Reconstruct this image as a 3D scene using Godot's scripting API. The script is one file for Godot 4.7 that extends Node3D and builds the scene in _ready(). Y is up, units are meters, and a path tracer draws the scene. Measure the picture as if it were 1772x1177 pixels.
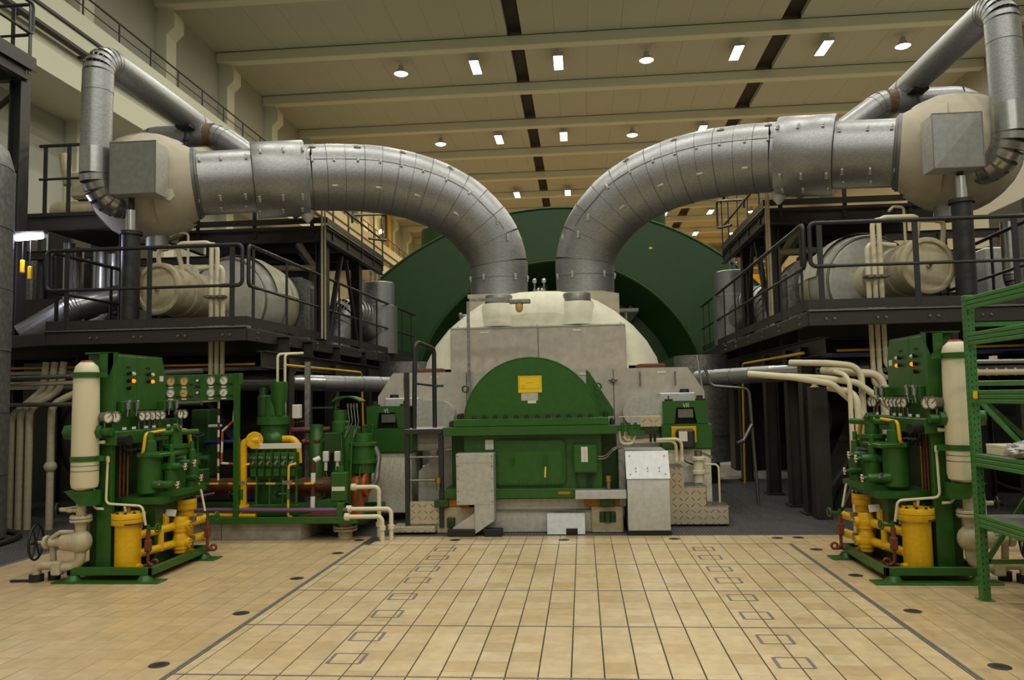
extends Node3D
# A turbine hall seen from the tiled floor in front of the machine. Metres, y up, camera over the origin.
const XA := -0.62          # the machine's axis, which the two sides mirror
const V0 := Vector3.ZERO
var M := {}                # materials
var ORG := Vector3.ZERO    # base of the thing being built: shapes are given in hall coordinates and kept relative to it
var used := {}
var rng := RandomNumberGenerator.new()

func _ready():
	# ---- camera
	var cam := Camera3D.new(); cam.name = "camera"; add_child(cam)
	cam.position = Vector3(0, 1.68, 0); cam.rotation = Vector3(0.072, 0.087, -0.019)
	cam.fov = 46.34; cam.near = 0.05; cam.far = 300.0; cam.current = true
	# ---- environment (a closed hall: the sky gives nothing inside) and exposure
	var we := WorldEnvironment.new(); we.name = "hall_environment"
	var env := Environment.new()
	env.background_mode = Environment.BG_COLOR; env.background_color = Color(0.02, 0.02, 0.02)
	env.tonemap_mode = Environment.TONE_MAPPER_LINEAR; env.tonemap_exposure = 0.81
	env.sdfgi_enabled = true; env.ssao_enabled = true; env.ssil_enabled = true
	we.environment = env; add_child(we)
	rng.seed = 20240611
	materials()
	# ---- lamps of the hall ceiling: seven across, a row every second bay
	ceiling_lamps()
	# ---- large structure, then the machine from large to small
	setting()
	tiled_floor()
	turbine()
	bearing()
	for s in [-1, 1]: side(s)
	left_extras()
	right_extras()
	for s in [-1, 1]: oil_skid(s)
	pump_skid()
	rack()

# ------------------------------------------------------------------ naming
func numbered(called: String) -> String:
	if not used.has(called):
		used[called] = 0
		return called
	used[called] += 1
	return "%s_%03d" % [called, used[called]]

func tag(o: Node, label: String, category: String, group := "") -> Node:
	o.set_meta("label", label); o.set_meta("category", category)
	if group != "": o.set_meta("group", group)
	return o

func thing(called: String, at: Vector3, label: String, category: String, group := "") -> Node3D:
	var o := Node3D.new(); o.name = numbered(called); add_child(o); o.position = at; ORG = at
	tag(o, label, category, group)
	return o

func obj(called: String, st: SurfaceTool, m: Material, parent: Node = null) -> MeshInstance3D:
	return put(called, st.commit(), m, parent)

func put(called: String, mesh: Mesh, m: Material, parent: Node = null, at := Vector3.ZERO) -> MeshInstance3D:
	var o := MeshInstance3D.new(); o.mesh = mesh; o.material_override = m
	if parent == null:
		o.name = numbered(called); add_child(o); o.position = ORG if at == V0 else at
	else:
		o.name = called; o.position = at; parent.add_child(o, true)
	return o

func one(called: String, at: Vector3, label: String, category: String, group := "") -> Array:   # base and words of a thing that is a single mesh
	ORG = at
	return [called, label, category, group]

func done(w: Array, st: SurfaceTool, m: Material) -> MeshInstance3D:
	var o := obj(w[0], st, m)
	tag(o, w[1], w[2], w[3])
	return o

func struct(called: String, st: SurfaceTool, m: Material) -> MeshInstance3D:
	var o := obj(called, st, m); o.set_meta("kind", "structure"); return o

# ------------------------------------------------------------------ shapes
func nw() -> SurfaceTool:
	var st := SurfaceTool.new(); st.begin(Mesh.PRIMITIVE_TRIANGLES); return st

func tri(st: SurfaceTool, a: Vector3, b: Vector3, c: Vector3, na: Vector3, nb: Vector3, nc: Vector3):
	if (b - a).cross(c - a).dot(na + nb + nc) > 0.0:
		var t := b; b = c; c = t; t = nb; nb = nc; nc = t
	st.set_normal(na); st.add_vertex(a - ORG)
	st.set_normal(nb); st.add_vertex(b - ORG)
	st.set_normal(nc); st.add_vertex(c - ORG)

func quad(st, a, b, c, d, n):
	tri(st, a, b, c, n, n, n); tri(st, a, c, d, n, n, n)

func face(st: SurfaceTool, pts: Array, n: Vector3):
	for k in range(1, pts.size() - 1): tri(st, pts[0], pts[k], pts[k + 1], n, n, n)

func box(st: SurfaceTool, c: Vector3, size: Vector3, bev := 0.0, b := Basis.IDENTITY):
	var h := size * 0.5
	bev = minf(bev, minf(h.x, minf(h.y, h.z)) * 0.9)
	var i := h - Vector3.ONE * bev
	for ax in 3:
		for s in [-1.0, 1.0]:
			var n := V0; n[ax] = s
			var u := (ax + 1) % 3; var v := (ax + 2) % 3
			var q := []
			for k in [[-1, -1], [1, -1], [1, 1], [-1, 1]]:
				var p := V0; p[ax] = s * h[ax]; p[u] = k[0] * i[u]; p[v] = k[1] * i[v]
				q.append(c + b * p)
			quad(st, q[0], q[1], q[2], q[3], b * n)
	if bev <= 0.0: return
	for ax in 3:
		var u := (ax + 1) % 3; var v := (ax + 2) % 3
		for su in [-1.0, 1.0]:
			for sv in [-1.0, 1.0]:
				var q := []
				for k in [[-1, 0], [1, 0], [1, 1], [-1, 1]]:
					var p := V0; p[ax] = k[0] * i[ax]
					p[u] = su * (h[u] if k[1] == 0 else i[u]); p[v] = sv * (i[v] if k[1] == 0 else h[v])
					q.append(c + b * p)
				var n := V0; n[u] = su; n[v] = sv
				quad(st, q[0], q[1], q[2], q[3], b * n.normalized())
	for sx in [-1.0, 1.0]:
		for sy in [-1.0, 1.0]:
			for sz in [-1.0, 1.0]:
				var sg := Vector3(sx, sy, sz); var n := b * sg.normalized()
				tri(st, c + b * (sg * Vector3(h.x, i.y, i.z)), c + b * (sg * Vector3(i.x, h.y, i.z)), c + b * (sg * Vector3(i.x, i.y, h.z)), n, n, n)

func span(st: SurfaceTool, lo: Vector3, hi: Vector3, bev := 0.0):      # box between two corners, in any order
	box(st, (lo + hi) * 0.5, (hi - lo).abs(), bev)

func along(a: Vector3, b: Vector3) -> Basis:                          # z runs from a to b
	var z := (b - a).normalized()
	var up := Vector3.UP if absf(z.y) < 0.97 else Vector3.RIGHT
	var x := up.cross(z).normalized()
	return Basis(x, z.cross(x), z)

func bar(st: SurfaceTool, a: Vector3, b: Vector3, w: float, h: float, bev := 0.0):
	box(st, (a + b) * 0.5, Vector3(w, h, a.distance_to(b)), bev, along(a, b))

func ibeam(st: SurfaceTool, a: Vector3, b: Vector3, w: float, h: float, t := 0.015):
	var f := along(a, b); var l := a.distance_to(b); var c := (a + b) * 0.5
	box(st, c, Vector3(t, h - 2 * t, l), 0, f)
	for s in [-1, 1]: box(st, c + f.y * s * (h - t) * 0.5, Vector3(w, t, l), 0.003, f)

func column_h(st: SurfaceTool, p: Vector3, y1: float, w: float, d: float, t := 0.018):   # upright H section, flanges facing x... web along x
	var c := Vector3(p.x, (p.y + y1) * 0.5, p.z); var l := y1 - p.y
	box(st, c, Vector3(w - 2 * t, l, t))
	for s in [-1, 1]: box(st, c + Vector3(s * (w - t) * 0.5, 0, 0), Vector3(t, l, d), 0.003)

func bend(pts: Array, r: float, n := 5) -> Array:                    # rounds the corners of a polyline
	var out := [pts[0]]
	for k in range(1, pts.size() - 1):
		var p: Vector3 = pts[k]
		var u: Vector3 = (pts[k - 1] - p); var v: Vector3 = (pts[k + 1] - p)
		var lim := minf(u.length(), v.length()) * 0.49
		u = u.normalized(); v = v.normalized()
		var half := acos(clampf(u.dot(v), -1, 1)) * 0.5
		if half > PI * 0.5 - 0.02: out.append(p); continue
		var d := minf(r / tan(half), lim); var rr := d * tan(half)
		var c := p + (u + v).normalized() * (rr / sin(half))
		var a := p + u * d - c; var b := p + v * d - c
		var ang := a.angle_to(b)
		for j in n + 1:
			var t := float(j) / n
			out.append(c + (a * sin((1 - t) * ang) + b * sin(t * ang)) / sin(ang))
	out.append(pts[-1])
	return out

func frames(pts: Array) -> Array:                                    # two cross axes at each point of a path, without twist
	var n := pts.size(); var out := []
	var t0: Vector3 = (pts[1] - pts[0]).normalized()
	var x := t0.cross(Vector3.UP if absf(t0.y) < 0.9 else Vector3.RIGHT).normalized()
	for k in n:
		var t: Vector3
		if k == 0: t = t0
		elif k == n - 1: t = (pts[k] - pts[k - 1]).normalized()
		else: t = ((pts[k] - pts[k - 1]).normalized() + (pts[k + 1] - pts[k]).normalized()).normalized()
		x = (x - t * x.dot(t)).normalized()
		out.append([x, t.cross(x)])
	return out

func tube(st: SurfaceTool, pts: Array, r, n := 10, caps := true):      # r: one radius or one per point
	var fr := frames(pts); var m := pts.size()
	var rad := func(k): return r[k] if r is Array else r
	for k in m - 1:
		var a: Vector3 = pts[k]; var b: Vector3 = pts[k + 1]
		var ra: float = rad.call(k); var rb: float = rad.call(k + 1)
		var ax: Vector3 = (b - a).normalized(); var sl := (ra - rb) / maxf(a.distance_to(b), 1e-6)
		for j in n:
			var q := []; var nn := []
			for jj in [j, j + 1]:
				var w: float = TAU * jj / n
				var da: Vector3 = fr[k][0] * cos(w) + fr[k][1] * sin(w)
				var db: Vector3 = fr[k + 1][0] * cos(w) + fr[k + 1][1] * sin(w)
				q.append(a + da * ra); q.append(b + db * rb)
				nn.append((da + ax * sl).normalized()); nn.append((db + ax * sl).normalized())
			tri(st, q[0], q[1], q[3], nn[0], nn[1], nn[3]); tri(st, q[0], q[3], q[2], nn[0], nn[3], nn[2])
	if caps and pts[0].distance_to(pts[m - 1]) > 1e-4:
		for e in [0, m - 1]:
			var nrm: Vector3 = (pts[0] - pts[1]).normalized() if e == 0 else (pts[m - 1] - pts[m - 2]).normalized()
			for j in n:
				var w0 := TAU * j / n; var w1 := TAU * (j + 1) / n; var re: float = rad.call(e)
				tri(st, pts[e], pts[e] + (fr[e][0] * cos(w0) + fr[e][1] * sin(w0)) * re, pts[e] + (fr[e][0] * cos(w1) + fr[e][1] * sin(w1)) * re, nrm, nrm, nrm)

func cyl(st: SurfaceTool, a: Vector3, b: Vector3, ra: float, rb := -1.0, n := 14):
	if rb < 0: rb = ra
	tube(st, [a, b], [ra, rb], n)

func ring(st: SurfaceTool, c: Vector3, axis: Vector3, r: float, t: float, n := 24, m := 8):      # torus
	var f := along(c, c + axis); var pts := []
	for k in n + 1: pts.append(c + (f.x * cos(TAU * k / n) + f.y * sin(TAU * k / n)) * r)
	tube(st, pts, t, m, false)

func lathe(st: SurfaceTool, prof: Array, o: Vector3, axis: Vector3, n := 24, a0 := 0.0, a1 := TAU):     # prof: Vector2(radius, along axis)
	var f := along(o, o + axis)
	var seg := []
	for k in prof.size() - 1:
		var d: Vector2 = prof[k + 1] - prof[k]
		seg.append(Vector2(d.y, -d.x).normalized() if d.length() > 1e-7 else Vector2(1, 0))
	for k in prof.size() - 1:
		var n0: Vector2 = seg[k]; var n1: Vector2 = seg[k]
		if k > 0 and seg[k].dot(seg[k - 1]) > 0.75: n0 = (seg[k] + seg[k - 1]).normalized()
		if k < seg.size() - 1 and seg[k].dot(seg[k + 1]) > 0.75: n1 = (seg[k] + seg[k + 1]).normalized()
		for j in n:
			var q := []; var nn := []
			for jj in [j, j + 1]:
				var w: float = a0 + (a1 - a0) * jj / n
				var d := f.x * cos(w) + f.y * sin(w)
				q.append(o + d * prof[k].x + f.z * prof[k].y); q.append(o + d * prof[k + 1].x + f.z * prof[k + 1].y)
				nn.append(d * n0.x + f.z * n0.y); nn.append(d * n1.x + f.z * n1.y)
			if prof[k + 1].x > 1e-6: tri(st, q[0], q[1], q[3], nn[0], nn[1], nn[3])
			if prof[k].x > 1e-6: tri(st, q[0], q[3], q[2], nn[0], nn[3], nn[2])

func ball(st: SurfaceTool, c: Vector3, r: float, n := 14, squash := 1.0):
	var pr := []
	for k in n / 2 + 1: pr.append(Vector2(r * sin(PI * k / (n / 2)), -r * squash * cos(PI * k / (n / 2))))
	lathe(st, pr, c, Vector3.UP, n)

func slab(st: SurfaceTool, poly: Array, o: Vector3, ux: Vector3, uy: Vector3, d: Vector3):     # polygon in the plane (ux, uy) at o, pushed along d; rounded where its edges turn little
	var pp := PackedVector2Array(poly)
	if Geometry2D.is_polygon_clockwise(pp): pp.reverse()
	var idx := Geometry2D.triangulate_polygon(pp)
	var p3 := []
	for p in pp: p3.append(o + ux * p.x + uy * p.y)
	var nd := d.normalized()
	for k in range(0, idx.size(), 3):
		tri(st, p3[idx[k]], p3[idx[k + 1]], p3[idx[k + 2]], -nd, -nd, -nd)
		tri(st, p3[idx[k]] + d, p3[idx[k + 1]] + d, p3[idx[k + 2]] + d, nd, nd, nd)
	var m := pp.size(); var en := []
	for k in m:
		var e := pp[(k + 1) % m] - pp[k]
		en.append(Vector2(e.y, -e.x).normalized())
	for k in m:
		var a: Vector2 = en[k]; var b: Vector2 = en[k]
		if en[k].dot(en[(k + m - 1) % m]) > 0.8: a = (en[k] + en[(k + m - 1) % m]).normalized()
		if en[k].dot(en[(k + 1) % m]) > 0.8: b = (en[k] + en[(k + 1) % m]).normalized()
		var na := ux * a.x + uy * a.y; var nb := ux * b.x + uy * b.y
		var q0: Vector3 = p3[k]; var q1: Vector3 = p3[(k + 1) % m]
		tri(st, q0, q1, q1 + d, na, nb, nb); tri(st, q0, q1 + d, q0 + d, na, nb, na)

func rrect(x0: float, y0: float, x1: float, y1: float, r: float, n := 5) -> Array:
	var out := []
	for c in [[x1 - r, y0 + r, -PI / 2], [x1 - r, y1 - r, 0.0], [x0 + r, y1 - r, PI / 2], [x0 + r, y0 + r, PI]]:
		for k in n + 1: out.append(Vector2(c[0] + r * cos(c[2] + PI / 2 * k / n), c[1] + r * sin(c[2] + PI / 2 * k / n)))
	return out

func arc(cx: float, cy: float, r: float, a0: float, a1: float, n: int) -> Array:
	var out := []
	for k in n + 1: out.append(Vector2(cx + r * cos(a0 + (a1 - a0) * k / n), cy + r * sin(a0 + (a1 - a0) * k / n)))
	return out

func bolt(st: SurfaceTool, p: Vector3, n: Vector3, r := 0.018, h := 0.02):
	cyl(st, p - n * 0.002, p + n * h, r, r, 6)
	cyl(st, p + n * h, p + n * (h + r * 0.5), r * 0.55, r * 0.5, 6)

func flange(st: SurfaceTool, c: Vector3, axis: Vector3, r: float, t: float, bolts := 8, br := 0.012):
	var a := axis.normalized(); var f := along(c, c + a)
	lathe(st, [Vector2(0, -t / 2), Vector2(r - 0.004, -t / 2), Vector2(r, -t / 2 + 0.004), Vector2(r, t / 2 - 0.004), Vector2(r - 0.004, t / 2), Vector2(0, t / 2)], c, a, 20)
	for k in bolts:
		var d := f.x * cos(TAU * k / bolts) + f.y * sin(TAU * k / bolts)
		for s in [-1, 1]: cyl(st, c + d * (r - br * 1.8) + a * s * t * 0.5, c + d * (r - br * 1.8) + a * s * (t * 0.5 + br), br, br, 6)

func handwheel(st: SurfaceTool, c: Vector3, axis: Vector3, r: float, t: float, spokes := 5):
	var f := along(c, c + axis)
	ring(st, c, axis, r, t, 24, 7)
	for k in spokes:
		var d := f.x * cos(TAU * k / spokes) + f.y * sin(TAU * k / spokes)
		cyl(st, c, c + d * r, t * 0.8, t * 0.7, 6)
	cyl(st, c - f.z * t * 1.8, c + f.z * t * 1.8, t * 2.2, t * 2.2, 10)

func words(parent: Node, called: String, text: String, at: Vector3, size: float, m: Material, turn := 0.0, mono := false) -> MeshInstance3D:
	var tm := TextMesh.new(); var f := SystemFont.new()
	f.font_names = PackedStringArray(["Droid Sans Mono" if mono else "Droid Sans"])
	tm.font = f; tm.text = text; tm.font_size = 32; tm.pixel_size = size / 32.0; tm.depth = 0.002
	var o := MeshInstance3D.new(); o.mesh = tm; o.material_override = m; o.name = called
	o.position = at - ORG; o.rotation.y = turn; parent.add_child(o, true)
	return o

# ------------------------------------------------------------------ materials
func noise_tex(freq: float, lo: float, hi: float, kind := 0, size := 512, oct := 4, sd := 3, normal := false) -> NoiseTexture2D:
	var n := FastNoiseLite.new(); n.seed = sd; n.frequency = freq; n.fractal_octaves = oct
	n.noise_type = FastNoiseLite.TYPE_SIMPLEX_SMOOTH if kind == 0 else FastNoiseLite.TYPE_CELLULAR
	if kind == 1:
		n.cellular_return_type = FastNoiseLite.RETURN_CELL_VALUE; n.fractal_type = FastNoiseLite.FRACTAL_NONE
	var t := NoiseTexture2D.new(); t.width = size; t.height = size; t.seamless = true; t.noise = n
	if normal:
		t.as_normal_map = true; t.bump_strength = hi
	else:
		var g := Gradient.new(); g.set_color(0, Color(lo, lo, lo)); g.set_color(1, Color(hi, hi, hi)); t.color_ramp = g
	return t

var T := {}
func mat(key: String, col: Color, rough: float, metal := 0.0, tex := "", scale := 1.0, bump := "", bs := 0.3) -> StandardMaterial3D:
	var m := StandardMaterial3D.new(); m.albedo_color = col; m.roughness = rough; m.metallic = metal
	if tex != "" or bump != "":
		m.uv1_triplanar = true; m.uv1_world_triplanar = true; m.uv1_scale = Vector3.ONE * scale
	if tex != "": m.albedo_texture = T[tex]
	if bump != "":
		m.normal_enabled = true; m.normal_texture = T[bump]; m.normal_scale = bs
	M[key] = m
	return m

func materials():
	T.soft = noise_tex(0.012, 0.88, 1.0)
	T.mottle = noise_tex(0.03, 0.84, 1.0, 0, 512, 5, 8)
	T.dirt = noise_tex(0.012, 0.7, 1.0, 0, 512, 6, 21)
	T.spangle = noise_tex(0.06, 0.82, 1.0, 1, 512, 1, 5)
	T.bumps = noise_tex(0.03, 0, 4.0, 0, 512, 4, 9, true)
	T.grain = noise_tex(0.3, 0, 3.0, 0, 256, 2, 10, true)
	mat("green", Color(0.165, 0.365, 0.105), 0.38, 0, "soft", 1.3)
	mat("green_dark", Color(0.11, 0.26, 0.07), 0.42, 0, "soft", 1.3)
	mat("green_rack", Color(0.25, 0.48, 0.22), 0.45, 0, "soft", 2.0)
	mat("hood", Color(0.08, 0.25, 0.045), 0.5, 0, "soft", 0.6)
	mat("clad", Color(0.67, 0.67, 0.675), 0.44, 0.82, "spangle", 3.2)
	mat("clad_worn", Color(0.65, 0.645, 0.63), 0.5, 0.7, "dirt", 1.6)
	mat("clad_shiny", Color(0.72, 0.72, 0.72), 0.27, 0.9, "soft", 2.0)
	mat("clad_seam", Color(0.42, 0.42, 0.42), 0.5, 0.7)
	mat("sheet", Color(0.76, 0.75, 0.72), 0.5, 0.35, "soft", 1.6)
	mat("sheet_metal", Color(0.62, 0.62, 0.61), 0.36, 0.8, "soft", 1.2)
	mat("sheet_bright", Color(0.8, 0.8, 0.8), 0.4, 0.5, "soft", 1.5)
	mat("panel", Color(0.74, 0.70, 0.65), 0.6, 0.0, "soft", 0.9)
	mat("plaster", Color(0.93, 0.91, 0.82), 0.8, 0, "soft", 0.7, "bumps", 0.12)
	mat("plaster_grey", Color(0.74, 0.70, 0.62), 0.8, 0, "soft", 0.7, "bumps", 0.15)
	mat("cream", Color(0.83, 0.79, 0.67), 0.45)
	mat("cream_dirty", Color(0.74, 0.69, 0.57), 0.55, 0, "soft", 1.6)
	mat("white", Color(0.92, 0.89, 0.81), 0.6, 0, "mottle", 1.4)
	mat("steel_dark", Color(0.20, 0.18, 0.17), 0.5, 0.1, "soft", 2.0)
	mat("rail", Color(0.17, 0.165, 0.17), 0.42, 0.1)
	mat("black", Color(0.05, 0.05, 0.055), 0.5)
	mat("rubber", Color(0.09, 0.09, 0.1), 0.6)
	mat("steel", Color(0.55, 0.54, 0.52), 0.38, 0.8, "soft", 3.0)
	mat("catch", Color(0.72, 0.71, 0.68), 0.4, 0.3)
	mat("chrome", Color(0.8, 0.8, 0.8), 0.2, 0.95)
	mat("yellow", Color(0.90, 0.70, 0.02), 0.4, 0, "soft", 3.0)
	mat("orange", Color(0.66, 0.29, 0.09), 0.5)
	mat("ochre", Color(0.75, 0.47, 0.08), 0.5, 0, "dirt", 3.0)
	mat("oxide", Color(0.50, 0.245, 0.14), 0.5, 0, "dirt", 3.0)
	mat("rust", Color(0.45, 0.26, 0.16), 0.75, 0, "dirt", 3.0)
	mat("stain", Color(0.55, 0.42, 0.34), 0.6, 0.3, "dirt", 3.0)
	mat("red", Color(0.62, 0.09, 0.07), 0.5)
	mat("maroon", Color(0.34, 0.11, 0.12), 0.45)
	mat("violet", Color(0.42, 0.29, 0.42), 0.45)
	mat("blue", Color(0.08, 0.16, 0.42), 0.5)
	mat("label", Color(0.83, 0.81, 0.77), 0.6)
	mat("ink", Color(0.06, 0.06, 0.06), 0.7)
	mat("sign", Color(0.9, 0.76, 0.06), 0.5)
	mat("brass", Color(0.72, 0.55, 0.22), 0.35, 0.8)
	mat("dial", Color(0.86, 0.84, 0.76), 0.5)
	mat("dial_amber", Color(0.83, 0.66, 0.36), 0.5)
	mat("grout", Color(0.25, 0.21, 0.165), 0.9)
	mat("joint", Color(0.50, 0.48, 0.46), 0.5, 0.0, "dirt", 6.0)
	mat("concrete", Color(0.72, 0.69, 0.64), 0.85, 0, "dirt", 0.6, "grain", 0.2)
	mat("concrete_wall", Color(0.67, 0.665, 0.615), 0.85)
	mat("girder", Color(0.83, 0.825, 0.74), 0.8)
	mat("ceiling", Color(0.77, 0.765, 0.70), 0.85)
	mat("beam", Color(0.88, 0.87, 0.78), 0.8)
	mat("strip_dark", Color(0.17, 0.15, 0.13), 0.7)
	mat("grating", Color(0.40, 0.39, 0.385), 0.6, 0.1)
	mat("pit", Color(0.12, 0.115, 0.11), 0.9)
	mat("cloth", Color(0.7, 0.68, 0.66), 0.6)
	mat("vapour", Color(0.86, 0.68, 0.4), 0.45, 0, "soft", 2.0)
	var ck := Image.create(256, 256, false, Image.FORMAT_RGB8)         # tread plate: short raised bars, alternately turned
	ck.fill(Color(0, 0, 0))
	for y in 256:
		for x in 256:
			var cx := x / 64; var cy := y / 64
			var u := (x % 64) / 64.0 - 0.5; var v := (y % 64) / 64.0 - 0.5
			var a := u + v if (cx + cy) % 2 == 0 else u - v; var b := u - v if (cx + cy) % 2 == 0 else u + v
			var e := maxf(0.0, 1.0 - (a * a / 0.4 + b * b / 0.012))
			if e > 0: ck.set_pixel(x, y, Color(e, e, e))
	ck.bump_map_to_normal_map(14.0)
	T.tread = ImageTexture.create_from_image(ck)
	mat("tread", Color(0.74, 0.69, 0.6), 0.4, 0.4, "", 3.2, "tread", 1.6)
	var tones := [Color(0.83, 0.735, 0.575), Color(0.82, 0.72, 0.555), Color(0.84, 0.75, 0.595), Color(0.79, 0.69, 0.53), Color(0.81, 0.70, 0.53), Color(0.775, 0.67, 0.50)]
	for k in 6: mat("tile%d" % k, tones[k], 0.33, 0, "soft", 1.1)
	for e in [["lamp_white", Color(0.86, 0.93, 1.0), 9.0], ["lamp_round", Color(1.0, 0.93, 0.8), 10.0], ["lamp_amber", Color(1.0, 0.42, 0.05), 3.0], ["lamp_red", Color(1.0, 0.05, 0.03), 2.0], ["lamp_tube", Color(0.80, 0.82, 1.0), 8.0]]:
		var m := mat(e[0], e[1], 0.5); m.emission_enabled = true; m.emission = e[1]; m.emission_energy_multiplier = e[2]

# ------------------------------------------------------------------ hall
func lamp_light(parent: Node, at: Vector3, size: Vector2, col: Color, energy: float):
	var l := AreaLight3D.new(); l.name = "light"; l.area_size = size; l.light_color = col; l.light_energy = energy
	l.area_range = 90.0; l.area_attenuation = 2.0; l.shadow_enabled = true
	l.position = at; l.rotation = Vector3(-PI / 2, 0, 0); parent.add_child(l, true)

func ceiling_lamps():
	var names_x := {-7.03: "leftmost", -3.97: "second from left", -0.63: "third from left", 2.86: "fourth from left", 6.36: "fifth from left", 9.7: "sixth from left", 12.65: "seventh from left"}
	var rows := [[-31.0, "in the nearest row in view"], [-40.1, "in the second row"], [-51.5, "in the third row"], [-58.7, "in the fourth row"], [-66.5, "in the farthest row"], [-21.9, "in the row above the green hood"], [-12.8, "in the row above the big pipes"], [-3.7, "in the row above the tiled floor"], [5.4, "in the row behind the viewpoint"], [14.6, "in the second row behind the viewpoint"], [23.8, "in the last row behind the viewpoint"]]
	for r in rows:
		var i := 0
		for x in names_x:
			var round_one := i % 3 == 0
			var p := Vector3(x, 15.0, r[0])
			var where: String = r[1]
			var far: bool = r[0] < -35
			if round_one:
				var o := thing("bay_lamp", p, "round bell ceiling lamp, %s %s" % [names_x[x], where], "lamp", "round lamps of the hall ceiling")
				var st := nw(); lathe(st, [Vector2(0.0, 0.26), Vector2(0.1, 0.26), Vector2(0.11, 0.12), Vector2(0.29, -0.08), Vector2(0.3, -0.1), Vector2(0.28, -0.1), Vector2(0.26, -0.06)], p, Vector3.UP, 20)
				cyl(st, p + Vector3(0, 0.25, 0), p + Vector3(0, 0.385, 0), 0.02)
				obj("shade", st, M.sheet_bright, o)
				st = nw(); lathe(st, [Vector2(0.27, -0.07), Vector2(0.22, -0.13), Vector2(0.12, -0.17), Vector2(0, -0.185)], p, Vector3.UP, 20)
				lathe(st, [Vector2(0.27, -0.07), Vector2(0, -0.065)], p, Vector3.UP, 20)
				obj("lamp_glass", st, M.lamp_round, o)
				lamp_light(o, Vector3(0, -0.21, 0), Vector2(0.4, 0.4), Color(1.0, 0.86, 0.60) if far else Color(1.0, 0.995, 0.94), LAMP_E)
			else:
				var o := thing("panel_lamp", p, "oblong ceiling panel lamp, %s %s" % [names_x[x], where], "lamp", "oblong lamps of the hall ceiling")
				var st := nw(); span(st, p + Vector3(-0.2, 0, -0.68), p + Vector3(0.2, 0.14, 0.68), 0.01)
				for z in [-0.5, 0.5]: cyl(st, p + Vector3(0, 0.13, z), p + Vector3(0, 0.395, z), 0.012, -1, 6)
				obj("lamp_housing", st, M.sheet_bright, o)
				st = nw(); span(st, p + Vector3(-0.175, -0.02, -0.64), p + Vector3(0.175, 0.0, 0.64), 0.005)
				obj("lamp_glass", st, M.lamp_white, o)
				lamp_light(o, Vector3(0, -0.05, 0), Vector2(0.34, 1.26), Color(1.0, 0.86, 0.60) if far else Color(1.0, 0.995, 0.94), LAMP_E)
			i += 1

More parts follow.
